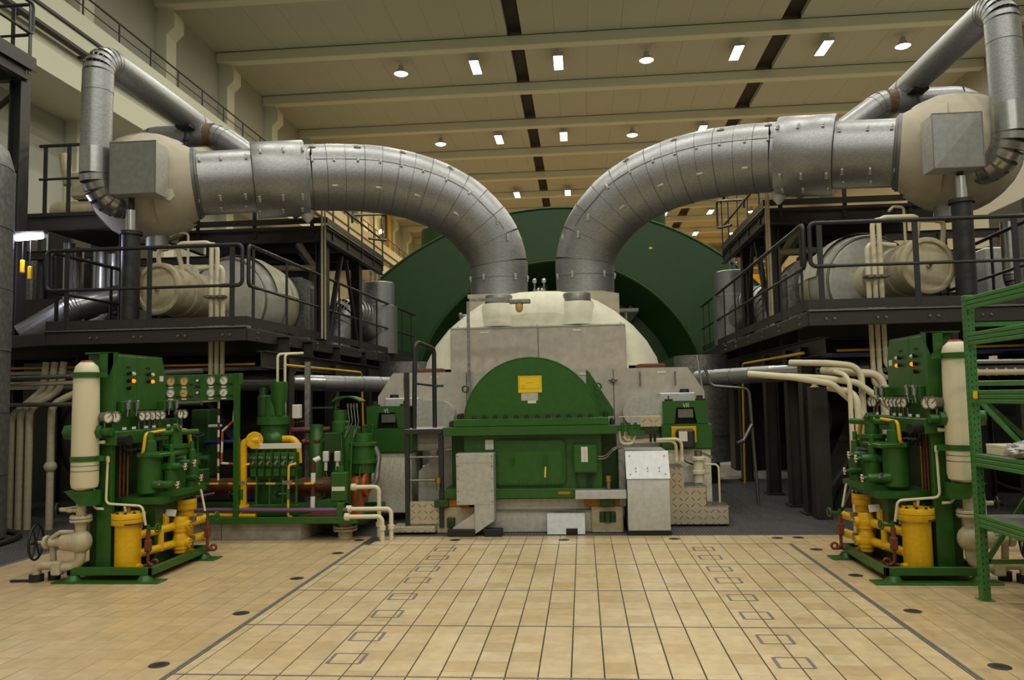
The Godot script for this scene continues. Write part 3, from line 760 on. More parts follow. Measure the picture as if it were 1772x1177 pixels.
		# latches along two lines and on the rings
		for ang in [0.55, -0.75, -1.2]:
			for t in [13.12, 13.5, 13.88, 14.12, 14.5, 14.88]:
				var c := pipe_at(s, t); var side_v: Vector3 = d.cross(Vector3.UP).normalized() * -s
				if side_v.z < 0: side_v = -side_v
				var nv: Vector3 = (side_v * cos(ang) + Vector3.UP * sin(ang)).normalized()
				latch(p, c + nv * (0.586 if t < 14 else 0.484), nv, nv.cross(d))
		for k in range(5, 13):
			var c := pipe_at(s, k + 0.1); var dd := (pipe_at(s, k + 0.2) - c).normalized()
			var side_v := dd.cross(Vector3.UP).normalized()
			if side_v.z < 0: side_v = -side_v
			for ang in [0.3, 0.85 if k % 2 == 0 else -0.5]:
				var upv := side_v.cross(dd).normalized()
				if upv.y < 0: upv = -upv
				var nv: Vector3 = side_v * cos(ang) + upv * sin(ang)
				latch(p, c + nv * (pipe_r(k + 0.1) + 0.003), nv, nv.cross(dd) if ang == 0.3 else dd)
		for k in [1, 3, 4]:
			var c := pipe_at(s, [0, 1.0, 0, 3.0, 3.9][k]); var r2 := pipe_r(k)
			for ang in [0.2, 0.9, 2.0, 2.7]:
				var nv := Vector3(cos(ang), 0, sin(ang)); latch(p, c + nv * (r2 + 0.006), nv, Vector3.UP)

func arc_pts(c: Vector3, r: float, a0: float, a1: float, n: int) -> Array:
	var out := []
	for k in n + 1: out.append(c + Vector3(r * cos(a0 + (a1 - a0) * k / n), r * sin(a0 + (a1 - a0) * k / n), 0))
	return out

# ------------------------------------------------------------------ bearing pedestal and what stands round it
func bearing():
	var st := nw()
	var o := thing("bearing_pedestal", Vector3(-0.65, 0.4, -10.0), "green bearing pedestal with half-round bolted cover and a yellow notice", "bearing pedestal")
	slab(st, arc(-0.65, 1.33, 0.855, 0.09, PI - 0.09, 48), Vector3(0, 0, -9.95), Vector3.RIGHT, Vector3.UP, Vector3(0, 0, -1.15)); obj("cover", st, M.green, o)
	st = nw(); tube(st, arc_pts(Vector3(-0.65, 1.33, -9.955), 0.845, 0.1, PI - 0.1, 48), 0.012, 6); obj("cover_rim", st, M.green, o)
	st = nw(); span(st, Vector3(-1.62, 1.325, -9.86), Vector3(0.31, 1.415, -11.1), 0.006); obj("cover_flange", st, M.green, o)
	st = nw(); span(st, Vector3(-1.75, 1.21, -9.86), Vector3(0.42, 1.32, -11.1), 0.006); obj("lower_flange", st, M.green, o)
	st = nw(); span(st, Vector3(-1.51, 0.42, -10.0), Vector3(0.22, 1.21, -11.0), 0.008)
	for x in [-1.62, 0.32]: span(st, Vector3(x - 0.1, 0.42, -10.35), Vector3(x + 0.1, 1.21, -11.0), 0.006)
	obj("housing", st, M.green, o)
	st = nw(); span(st, Vector3(-1.76, 0.425, -9.93), Vector3(0.3, 0.545, -11.1), 0.008); obj("foot_flange", st, M.green, o)
	for k in 12:
		st = nw(); var x := -1.36 + 0.132 * k
		cyl(st, Vector3(x, 1.412, -9.905), Vector3(x, 1.425, -9.905), 0.03, -1, 14); bolt(st, Vector3(x, 1.425, -9.905), Vector3.UP, 0.024, 0.026); obj("bolt", st, M.steel_dark, o)
	for x in [-1.66, -1.56, 0.28, 0.36]:
		for z in [-10.0, -10.25]:
			st = nw(); bolt(st, Vector3(x, 1.41 if x > -1.6 and x < 0.3 else 1.32, z), Vector3.UP, 0.032, 0.06); obj("bolt", st, M.steel_dark, o)
	# inspection cover
	st = nw(); slab(st, rrect(-1.12, 0.575, -0.22, 1.155, 0.07), Vector3(0, 0, -9.999), Vector3.RIGHT, Vector3.UP, Vector3(0, 0, 0.022)); obj("gasket", st, M.green_dark, o)
	st = nw(); slab(st, rrect(-1.105, 0.59, -0.235, 1.14, 0.06), Vector3(0, 0, -9.98), Vector3.RIGHT, Vector3.UP, Vector3(0, 0, 0.022)); var cv := obj("inspection_cover", st, M.green, o)
	st = nw()
	for k in 17: for y in [0.615, 1.115]: bolt(st, Vector3(-1.07 + 0.05 * k, y, -9.958), Vector3(0, 0, 1), 0.013, 0.012)
	for k in 9: for x in [-1.08, -0.26]: bolt(st, Vector3(x, 0.665 + 0.05 * k, -9.958), Vector3(0, 0, 1), 0.013, 0.012)
	obj("cover_bolts", st, M.green, cv).set_meta("kind", "stuff")
	for x in [-0.89, -0.48]:
		st = nw(); cyl(st, Vector3(x, 0.93, -9.96), Vector3(x, 0.93, -9.88), 0.018); bar(st, Vector3(x, 0.95, -9.88), Vector3(x, 0.83, -9.87), 0.03, 0.02, 0.006); obj("handle", st, M.green, cv)
	st = nw(); slab(st, [Vector2(-0.495, 0.69), Vector2(-0.475, 0.69), Vector2(-0.465, 0.82), Vector2(-0.485, 0.82)], Vector3(0.0, 0, -9.86), Vector3.RIGHT, Vector3.UP, Vector3(0, 0, 0.004)); obj("tag", st, M.sign, cv)
	# notice, plates
	st = nw(); span(st, Vector3(-0.80, 1.735, -9.95), Vector3(-0.505, 1.945, -9.944)); var nt := obj("notice", st, M.sign, o)
	st = nw()
	for e in [[-0.785, 1.9, 0.265, 0.002], [-0.785, 1.75, 0.265, 0.002]]: span(st, Vector3(e[0], e[1] + 0.03, -9.944), Vector3(e[0] + e[2], e[1] + 0.03 + e[3], -9.9425))
	for x in [-0.785, -0.522]: span(st, Vector3(x, 1.78, -9.944), Vector3(x + 0.002, 1.932, -9.9425))
	obj("notice_border", st, M.ink, nt)
	var ow := ORG; ORG = o.position
	for e in [["-- -", -0.655, 1.915], ["------ -- -----", -0.655, 1.868], ["-------", -0.735, 1.83], ["-- --", -0.555, 1.833], ["-------", -0.735, 1.805], ["-- --", -0.555, 1.808]]: words(o, "notice_text", e[0], Vector3(e[1], e[2] - 0.005, -9.942), 0.02, M.ink)
	st = nw(); span(st, Vector3(-0.765, 1.635, -9.95), Vector3(-0.555, 1.73, -9.946)); obj("metal_plate", st, M.sheet, o)
	st = nw(); span(st, Vector3(-0.685, 1.6, -9.95), Vector3(-0.58, 1.635, -9.944)); obj("label_strip", st, M.label, o)
	st = nw(); span(st, Vector3(-1.235, 1.03, -10.0), Vector3(-1.13, 1.15, -9.994)); obj("paper_label", st, M.label, o)
	for y in [1.12, 1.095, 1.06]: words(o, "label_text", "---- --", Vector3(-1.18, y - 0.006, -9.993), 0.02, M.ink)
	st = nw(); slab(st, rrect(-0.33, 0.475, -0.18, 0.51, 0.015), Vector3(0, 0, -9.93), Vector3.RIGHT, Vector3.UP, Vector3(0, 0, 0.005)); obj("nameplate", st, M.brass, o)
	for x in [-1.46, 0.14]:
		st = nw(); ring(st, Vector3(x + (-0.06 if x < 0 else 0.06), 1.8, -10.3), Vector3(0, 0, 1), 0.04, 0.012, 18, 8); obj("lifting_eye", st, M.green, o)
	st = nw(); slab(st, [Vector2(0.05, 2.02), Vector2(0.09, 2.0), Vector2(0.4, 1.5), Vector2(0.4, 1.41), Vector2(0.05, 1.41)], Vector3(0, 0, -10.5), Vector3.RIGHT, Vector3.UP, Vector3(0, 0, -0.05)); obj("gusset", st, M.green, o)
	# junction box
	o = thing("junction_box", Vector3(0.015, 0.74, -9.94), "green electrical junction box with a white label strip on the bearing pedestal", "junction box")
	st = nw(); span(st, Vector3(-0.135, 0.735, -10.0), Vector3(0.165, 1.075, -9.9), 0.006); obj("case", st, M.green, o)
	st = nw(); span(st, Vector3(-0.125, 0.745, -9.9), Vector3(0.155, 1.065, -9.888), 0.005); obj("lid", st, M.green, o)
	st = nw(); span(st, Vector3(-0.035, 0.87, -9.888), Vector3(0.045, 1.055, -9.884)); obj("label_strip", st, M.label, o)
	for k in 8: words(o, "label_text", "-----", Vector3(0.005, 0.885 + 0.02 * k, -9.883), 0.018, M.ink)
	for c in [[-0.1, -0.07], [0.03, 0.02], [0.06, 0.05], [0.1, 0.08]]:
		st = nw(); cyl(st, Vector3(c[0], 0.735, -9.94), Vector3(c[0], 0.705, -9.94), 0.014, -1, 8); tube(st, bend([Vector3(c[0], 0.72, -9.94), Vector3(c[0], 0.62, -9.94), Vector3(c[1], 0.54, -9.95)], 0.1), 0.008, 6); obj("cable", st, M.steel_dark, o)
	for k in 2:
		st = nw(); tube(st, bend([Vector3(0.165, 0.93 - 0.03 * k, -9.94), Vector3(0.26, 0.93 - 0.03 * k, -9.93), Vector3(0.36, 1.04 - 0.03 * k, -9.9), Vector3(0.46, 1.05, -9.95)], 0.12, 6), 0.009, 6); obj("cable", st, M.steel, o)
	# foundation beam and its pads
	o = thing("base_beam", Vector3(-0.5, 0, -10.05), "long grey steel beam under the green bearing pedestal", "beam")
	st = nw(); span(st, Vector3(-1.3, 0.0, -10.0), Vector3(0.1, 0.27, -10.9), 0.01); obj("web", st, M.sheet, o)
	st = nw(); span(st, Vector3(-1.3, 0.27, -10.06), Vector3(0.1, 0.41, -10.9), 0.006); obj("upper_web", st, M.sheet, o)
	st = nw(); span(st, Vector3(-1.3, 0.262, -9.98), Vector3(0.1, 0.275, -10.1)); obj("ledge", st, M.steel, o)
	for s in 2:
		var x0: float = [-1.86, 0.07][s]; var x1: float = [-1.3, 0.46][s]; var wd: String = ["left", "right"][s]
		o = thing("foot_block", Vector3((x0 + x1) / 2, 0, -10.0), "cream concrete foot block with ochre pad under the %s end of the green pedestal" % wd, "foot block")
		st = nw(); span(st, Vector3(x0, 0, -9.95), Vector3(x1, 0.32, -10.8), 0.012); obj("block", st, M.cream_dirty, o)
		st = nw(); span(st, Vector3(x0 + 0.13 if s == 0 else x0 - 0.08, 0.325, -9.96), Vector3(x1 - 0.15 if s == 0 else x1 - 0.02, 0.425, -10.7), 0.004); obj("pad", st, M.ochre, o)
		var bx: float = [-1.78, 0.27][s]
		st = nw()
		if s == 1: span(st, Vector3(bx - 0.1, 0.13, -9.95), Vector3(bx + 0.1, 0.26, -9.93), 0.008); lathe(st, [Vector2(0.045, -0.06), Vector2(0.045, 0.06)], Vector3(bx, 0.2, -9.93), Vector3.UP, 14)
		else: span(st, Vector3(bx + 0.06, 0.08, -9.96), Vector3(bx + 0.16, 0.2, -9.9), 0.008)
		obj("bracket", st, M.green_dark, o)
		for dx in ([-0.08, 0.08] if s == 1 else [0.1]):
			st = nw(); bolt(st, Vector3(bx + dx, 0.2 if s == 1 else 0.14, -9.93 if s == 1 else -9.9), Vector3(0, 0, 1), 0.014); obj("bolt", st, M.steel_dark, o)
		st = nw(); span(st, Vector3(bx - 0.09, 0.33, -9.93), Vector3(bx + 0.09, 0.42, -9.86), 0.008); obj("clamp_piece", st, M.green_dark, o)
		st = nw(); cyl(st, Vector3(bx - (0.04 if s == 0 else -0.02), 0.54, -9.89), Vector3(bx - (0.04 if s == 0 else -0.02), 0.63, -9.89), 0.026); obj("stud", st, M.steel, o)
		st = nw(); cyl(st, Vector3(bx - (0.04 if s == 0 else -0.02), 0.63, -9.89), Vector3(bx - (0.04 if s == 0 else -0.02), 0.7, -9.89), 0.04, -1, 6); obj("nut", st, M.brass, o)
	var w := one("cable_tray", Vector3(0.18, 0.42, -9.8), "white sheet cable channel below the green junction box", "cable tray")
	st = nw(); span(st, Vector3(-0.12, 0.43, -9.93), Vector3(0.5, 0.535, -9.78), 0.006); done(w, st, M.sheet_bright)
	# sheet cover left: tall box over an angled foot
	o = thing("cover_box", Vector3(-1.33, 0.05, -9.8), "grey sheet-metal cover box with angled lower duct left of the inspection cover", "cover box")
	st = nw(); span(st, Vector3(-1.565, 0.38, -9.72), Vector3(-1.105, 0.885, -9.99), 0.004); obj("box_front", st, M.sheet, o)
	st = nw(); span(st, Vector3(-1.567, 0.885, -9.718), Vector3(-1.103, 1.0, -9.99), 0.004); obj("box_cap", st, M.sheet, o)
	st = nw(); slab(st, [Vector2(-1.345, 0.38), Vector2(-1.105, 0.38), Vector2(-1.105, 0.19), Vector2(-1.345, 0.03)], Vector3(0, 0, -9.72), Vector3.RIGHT, Vector3.UP, Vector3(0, 0, -0.27)); obj("duct_foot", st, M.sheet, o)
	st = nw(); slab(st, [Vector2(-1.35, 0.28), Vector2(-1.35, 0.05), Vector2(-1.62, 0.05), Vector2(-1.62, 0.1)], Vector3(0, 0, -9.74), Vector3.RIGHT, Vector3.UP, Vector3(0, 0, -0.2)); obj("side_sheet", st, M.panel, o)
	for y in [0.42, 0.55, 0.7, 0.85, 0.97]:
		st = nw()
		for x in [-1.545, -1.125]: cyl(st, Vector3(x, y, -9.72), Vector3(x, y, -9.712), 0.008, -1, 8)
		cyl(st, Vector3(-1.105, y, -9.85), Vector3(-1.097, y, -9.85), 0.008, -1, 8); obj("rivet", st, M.steel, o)
	for k in 2:
		w = one("rubber_foot_block", Vector3([-1.5, -1.12][k], 0, -9.78), "%s black block on the floor in front of the angled duct" % ["wider left", "smaller right"][k], "block")
		st = nw(); span(st, Vector3([-1.68, -1.23][k], 0, -9.7), Vector3([-1.34, -1.01][k], 0.09, -9.84), 0.008); done(w, st, M.rubber)
	# leaning plate
	o = thing("leaning_plate", Vector3(-0.22, 0, -9.85), "white scuffed metal plate leaning against the grey base beam", "plate")
	st = nw(); slab(st, [Vector2(-0.47, 0), Vector2(-0.24, 0), Vector2(-0.24, 0.07), Vector2(-0.1, 0.07), Vector2(-0.1, 0), Vector2(-0.01, 0), Vector2(-0.01, 0.25), Vector2(-0.47, 0.25)], Vector3(0, 0.003, -9.84), Vector3.RIGHT, Vector3(0, 0.97, -0.2).normalized(), Vector3(0, 0.002, 0.008)); obj("sheet", st, M.sheet_bright, o)
	st = nw(); span(st, Vector3(-0.235, 0, -9.8), Vector3(-0.105, 0.075, -9.9), 0.004); obj("stop", st, M.black, o)
	# grey box right with sloping lid
	o = thing("sloped_box", Vector3(0.75, 0, -9.9), "tall grey sheet box with a brighter sloping lid right of the bearing pedestal", "cover box")
	st = nw(); slab(st, [Vector2(0, 0.06), Vector2(0, 0.68), Vector2(0.16, 0.99), Vector2(0.9, 0.99), Vector2(0.9, 0.06)], Vector3(0.51, 0, -9.75), Vector3(0, 0, -1), Vector3.UP, Vector3(0.5, 0, 0)); obj("body", st, M.sheet, o)
	st = nw(); slab(st, [Vector2(0.5, 0), Vector2(1.02, 0), Vector2(1.02, 0.36), Vector2(0.5, 0.36)], Vector3(0, 0.67, -9.745), Vector3.RIGHT, Vector3(0, 0.31, -0.16).normalized(), Vector3(0, 0.004, 0.008)); var ld := obj("lid", st, M.sheet_bright, o)
	for e in [[0.55, 0.3], [0.97, 0.3], [0.55, 0.06], [0.97, 0.06], [0.62, 0.1], [0.76, 0.1], [0.9, 0.1], [0.62, 0.14], [0.76, 0.14], [0.9, 0.14]]:
		st = nw(); var p: Vector3 = Vector3(e[0], 0.67, -9.737) + Vector3(0, 0.31, -0.16).normalized() * e[1]
		cyl(st, p, p + Vector3(0, 0.005, 0.01), 0.009, -1, 8); obj("rivet", st, M.steel, ld)
	st = nw(); span(st, Vector3(0.5, 0, -9.76), Vector3(1.02, 0.06, -10.6)); obj("plinth", st, M.black, o)
	w = one("side_box", Vector3(0.46, 0.1, -10.0), "narrow dark-grey sheet post between the bearing pedestal and the sloped grey box", "cover box")
	st = nw(); span(st, Vector3(0.42, 0.32, -9.95), Vector3(0.5, 1.02, -10.7), 0.004); done(w, st, M.clad_worn)
	# small oil manifold on the right flange, with its tubes
	o = thing("oil_manifold", Vector3(0.7, 1.2, -10.1), "small green oil manifold with fittings right of the bearing flange", "manifold")
	st = nw(); span(st, Vector3(0.42, 1.24, -9.95), Vector3(0.92, 1.31, -10.2), 0.006); span(st, Vector3(0.55, 1.18, -9.93), Vector3(0.75, 1.25, -10.1), 0.006); obj("block", st, M.green, o)
	for k in 4:
		st = nw(); var x := 0.48 + 0.08 * k; cyl(st, Vector3(x, 1.18, -9.95), Vector3(x, 1.34, -9.95), 0.018, -1, 8); obj("fitting", st, M.green, o)
	for k in 2:
		st = nw(); var x := 0.82 + 0.05 * k; cyl(st, Vector3(x, 1.1, -9.93), Vector3(x, 1.2, -9.93), 0.016, -1, 8); obj("fitting", st, M.black, o)
	st = nw(); span(st, Vector3(0.70, 1.29, -9.9), Vector3(0.95, 1.41, -9.91)); span(st, Vector3(0.44, 1.41, -9.9), Vector3(0.95, 1.415, -10.2)); obj("guard_plate", st, M.tread, o)
	for k in 3:
		w = one("oil_tube", Vector3(0.9, 1.0, -10.1), ["cream tube bending down beyond the sloped grey box, outer one", "cream tube bending down beyond the sloped grey box, inner one", "cream tube hanging in a loop below the green oil manifold"][k], "tube", "")
		st = nw()
		if k < 2: tube(st, bend([Vector3(0.5 + 0.06 * k, 1.25, -10.0), Vector3(0.5 + 0.06 * k, 1.12 - 0.02 * k, -10.0), Vector3(1.22 - 0.07 * k, 1.12 - 0.02 * k, -10.15), Vector3(1.22 - 0.07 * k, 0.84, -10.2)], 0.09), 0.02, 8); lathe(st, [Vector2(0.03, -0.03), Vector2(0.03, 0.03)], Vector3(1.22 - 0.07 * k, 0.87, -10.2), Vector3.UP, 8)
		else: tube(st, bend([Vector3(0.45, 1.25, -9.98), Vector3(0.45, 1.08, -9.98), Vector3(0.6, 1.08, -9.98), Vector3(0.64, 1.2, -9.98)], 0.06), 0.016, 8)
		done(w, st, M.cream)
	# tread-plate steps right
	o = thing("tread_steps", Vector3(1.4, 0, -10.4), "three-step block of patterned tread plate right of the grey boxes", "steps")
	st = nw(); slab(st, [Vector2(1.03, 0.03), Vector2(1.8, 0.03), Vector2(1.8, 0.25), Vector2(1.53, 0.25), Vector2(1.53, 0.5), Vector2(1.26, 0.5), Vector2(1.26, 0.75), Vector2(1.03, 0.75)], Vector3(0, 0, -10.38), Vector3.RIGHT, Vector3.UP, Vector3(0, 0, -0.02)); obj("side_plate", st, M.tread, o)
	for e in [[1.0, 1.26, 0.75], [1.26, 1.54, 0.5], [1.53, 1.81, 0.25]]:
		st = nw(); span(st, Vector3(e[0], e[2] - 0.01, -10.38), Vector3(e[1] + 0.01, e[2] + 0.005, -10.85), 0.003)
		for k in 6: span(st, Vector3(e[0] + 0.03 + 0.04 * k, e[2] + 0.004, -10.39), Vector3(e[0] + 0.045 + 0.04 * k, e[2] + 0.01, -10.84))
		span(st, Vector3(e[1] - 0.004, e[2] - 0.25, -10.4), Vector3(e[1], e[2], -10.85)); obj("tread", st, M.steel, o)
	# green side blocks marked VL and VR
	for s in [-1, 1]:
		var c: float = XA + (2.0 if s > 0 else -2.07); var wd: String = "VL" if s < 0 else "VR"
		o = thing("support_block", Vector3(c, 0, -10.9), "green steel support block lettered %s on a cream plinth, %s of the bearing" % [wd, "left" if s < 0 else "right"], "support block")
		st = nw(); span(st, Vector3(c - 0.31, 0.12, -10.9), Vector3(c + 0.31, 0.95, -11.7), 0.012); obj("plinth", st, M.white, o)
		st = nw(); span(st, Vector3(c - 0.335, 0.95, -10.86), Vector3(c + 0.335, 1.28, -11.75), 0.008); obj("lower_block", st, M.green, o)
		st = nw(); slab(st, [Vector2(-0.305, 1.285), Vector2(-0.16, 1.285), Vector2(-0.13, 1.5), Vector2(0.1, 1.5), Vector2(0.14, 1.285), Vector2(0.285, 1.285), Vector2(0.285, 1.59), Vector2(-0.305, 1.59)], Vector3(c, 0, -10.86), Vector3.RIGHT, Vector3.UP, Vector3(0, 0, -0.85)); obj("upper_block", st, M.green, o)
		st = nw(); span(st, Vector3(c - 0.15, 1.285, -11.0), Vector3(c + 0.14, 1.5, -11.6)); obj("notch_back", st, M.black, o)
		st = nw(); span(st, Vector3(c - 0.11, 1.36, -10.9), Vector3(c + 0.1, 1.485, -11.05), 0.006); obj("arm_end", st, M.steel, o)
		words(o, "lettering", wd, Vector3(c - (0.02 if s < 0 else 0.0), 1.525, -10.858), 0.075, M.label)
		for x in [-0.22, 0.2]:
			st = nw(); cyl(st, Vector3(c + x, 1.59, -11.0), Vector3(c + x, 1.615, -11.0), 0.07, -1, 12); cyl(st, Vector3(c + x, 1.61, -11.0), Vector3(c + x, 1.66, -11.0), 0.045, -1, 6); obj("bolt", st, M.steel_dark, o)
		st = nw(); cyl(st, Vector3(c + 0.02, 1.68, -11.15), Vector3(c + 0.02, 1.75, -11.15), 0.07, 0.06, 12); obj("plug", st, M.black, o)
	o = thing("limit_switch_box", Vector3(1.34, 1.0, -10.8), "dark transparent-lidded instrument box in a yellow frame on the green VR block", "instrument box")
	st = nw(); span(st, Vector3(1.17, 1.03, -10.86), Vector3(1.5, 1.25, -10.82), 0.01); obj("frame", st, M.yellow, o)
	st = nw(); span(st, Vector3(1.22, 0.96, -10.83), Vector3(1.46, 1.22, -10.68), 0.03); obj("case", st, M.steel_dark, o)
	st = nw(); span(st, Vector3(1.25, 1.06, -10.68), Vector3(1.36, 1.19, -10.677)); obj("scale_plate", st, M.dial, o)
	st = nw(); tube(st, bend([Vector3(1.3, 0.97, -10.75), Vector3(1.3, 0.8, -10.75), Vector3(1.5, 0.72, -10.8)], 0.1), 0.01, 6); obj("cable", st, M.black, o)
	o = thing("sample_valve", Vector3(1.5, 0.5, -10.75), "small cream regulator with steel knob in front of the right cream plinth", "valve")
	st = nw(); lathe(st, [Vector2(0.0, 0), Vector2(0.06, 0), Vector2(0.065, 0.12), Vector2(0.09, 0.13), Vector2(0.09, 0.17), Vector2(0.07, 0.18), Vector2(0.065, 0.3), Vector2(0.09, 0.31), Vector2(0.09, 0.34), Vector2(0.05, 0.36), Vector2(0, 0.37)], Vector3(1.5, 0.5, -10.75), Vector3.UP, 18); obj("body", st, M.cream, o)
	st = nw(); cyl(st, Vector3(1.5, 0.86, -10.75), Vector3(1.5, 0.93, -10.75), 0.05); bar(st, Vector3(1.55, 0.9, -10.75), Vector3(1.68, 0.84, -10.72), 0.03, 0.03); obj("knob", st, M.steel, o)
	st = nw(); handwheel(st, Vector3(1.5, 0.46, -10.7), Vector3(0, 0, 1), 0.05, 0.012); obj("drain_wheel", st, M.black, o)
	st = nw(); tube(st, bend([Vector3(1.58, 0.75, -10.75), Vector3(1.76, 0.75, -10.75), Vector3(1.76, 0.1, -10.75)], 0.06), 0.014, 8); obj("tube", st, M.cream, o)
	# ladder stairs left with hoop rail
	o = thing("step_ladder", Vector3(-2.0, 0, -10.0), "dark steel step ladder with hoop handrail left of the bearing pedestal", "ladder")
	for x in [-2.22, -1.79]:
		st = nw(); span(st, Vector3(x - 0.03, 0.08, -9.92), Vector3(x + 0.03, 2.02 if x < -2 else 1.3, -9.98), 0.004); obj("stringer", st, M.rail, o)
	for y in [0.95, 0.66]:
		st = nw(); cyl(st, Vector3(-2.2, y, -9.95), Vector3(-1.8, y, -9.95), 0.014); obj("rung", st, M.steel, o)
	st = nw(); span(st, Vector3(-2.25, 1.24, -9.9), Vector3(-1.76, 1.3, -10.6), 0.004); obj("platform", st, M.steel_dark, o)
	st = nw(); span(st, Vector3(-2.24, 1.3, -9.9), Vector3(-1.77, 1.305, -10.6)); obj("platform_grid", st, M.sheet_bright, o)
	st = nw(); span(st, Vector3(-2.19, 0.12, -9.94), Vector3(-1.78, 0.4, -9.95)); obj("kick_plate", st, M.tread, o)
	st = nw(); span(st, Vector3(-2.4, 0.03, -9.85), Vector3(-1.86, 0.1, -10.15), 0.004); obj("bottom_step", st, M.tread, o)
	st = nw(); tube(st, bend([Vector3(-2.14, 1.3, -10.0), Vector3(-2.12, 2.42, -10.0), Vector3(-1.94, 2.34, -10.35), Vector3(-1.94, 1.3, -10.35)], 0.08), 0.03, 10); cyl(st, Vector3(-2.13, 1.88, -10.0), Vector3(-1.94, 1.85, -10.35), 0.014); cyl(st, Vector3(-1.94, 1.85, -10.35), Vector3(-1.82, 1.85, -10.35), 0.018); obj("hoop_rail", st, M.rail, o)
	w = one("brown_sheet", Vector3(-1.95, 0, -10.9), "grey-brown sheet cover with cut corner seen through the ladder", "cover plate")
	st = nw(); slab(st, [Vector2(-2.25, 0.05), Vector2(-1.66, 0.05), Vector2(-1.66, 1.0), Vector2(-1.9, 0.98), Vector2(-2.25, 0.7)], Vector3(0, 0, -10.75), Vector3.RIGHT, Vector3.UP, Vector3(0, 0, -0.3)); done(w, st, M.sheet)
	# lamp post over the casing
	o = thing("post_lamp", Vector3(-1.58, 1.4, -11.1), "thin grey post with a lamp on its arm, before the cream casing", "lamp")
	st = nw(); span(st, Vector3(-1.61, 1.45, -11.12), Vector3(-1.57, 3.09, -11.16)); span(st, Vector3(-1.61, 3.05, -11.12), Vector3(-1.0, 3.09, -11.16)); obj("post", st, M.clad_worn, o)
	st = nw(); span(st, Vector3(-1.0, 3.0, -11.08), Vector3(-0.7, 3.06, -11.2), 0.01); obj("arm_head", st, M.clad_worn, o)
	st = nw(); lathe(st, [Vector2(0.05, 0.05), Vector2(0.055, 0.0), Vector2(0.05, -0.05), Vector2(0.03, -0.08), Vector2(0, -0.085)], Vector3(-0.86, 2.96, -11.14), Vector3.UP, 16); obj("lamp_glass", st, M.vapour, o)

# ------------------------------------------------------------------ the two mirrored sides
func Q(s: int, h: float, y: float, z: float) -> Vector3: return Vector3(XA + s * h, y, z)

func rail_run(parent: Node, a: Vector3, b: Vector3, posts: Array, top := 1.1, mid := 0.55, loop0 := true, loop1 := true, m = null, r := 0.028):
	var mm: Material = M.rail if m == null else m
	var d := (b - a).normalized(); var st := nw()
	var u := Vector3.UP
	var path := []
	if loop0: path += [a + u * mid + d * 0.3, a + u * mid, a + u * top]
	else: path += [a + u * top]
	if loop1: path += [b + u * top, b + u * mid, b + u * mid - d * 0.3]
	else: path += [b + u * top]
	tube(st, bend(path, 0.07), r, 8); obj("top_rail", st, mm, parent)
	st = nw(); tube(st, [a + u * mid + (d * 0.28 if loop0 else V0), b + u * mid - (d * 0.28 if loop1 else V0)], r * 0.75, 8); obj("mid_rail", st, mm, parent)
	for t in posts:
		st = nw(); var p: Vector3 = a + d * t; var f := along(a, b)
		box(st, p + u * (top * 0.5 - 0.09), Vector3(0.018, top + 0.17, 0.068), 0.003, Basis(f.x, Vector3.UP, f.z)); obj("post", st, mm, parent)

func clad_tube(parent: Node, pts: Array, r: float, m: Material, n := 20, every := 2, beads := true):     # a clad pipe whose sheets are pieces
	var k := 0
	while k < pts.size() - 1:
		var e := mini(k + every, pts.size() - 1)
		var st := nw(); tube(st, pts.slice(k, e + 1), r + 0.0015 * ((k / every) % 2), n, k == 0 or e == pts.size() - 1)
		obj("clad_segment", st, m, parent)
		if beads and e < pts.size() - 1:
			st = nw(); ring(st, pts[e], pts[e] - pts[e - 1], r + 0.001, 0.004, n, 5); obj("seam_bead", st, M.clad_seam, parent)
		k = e

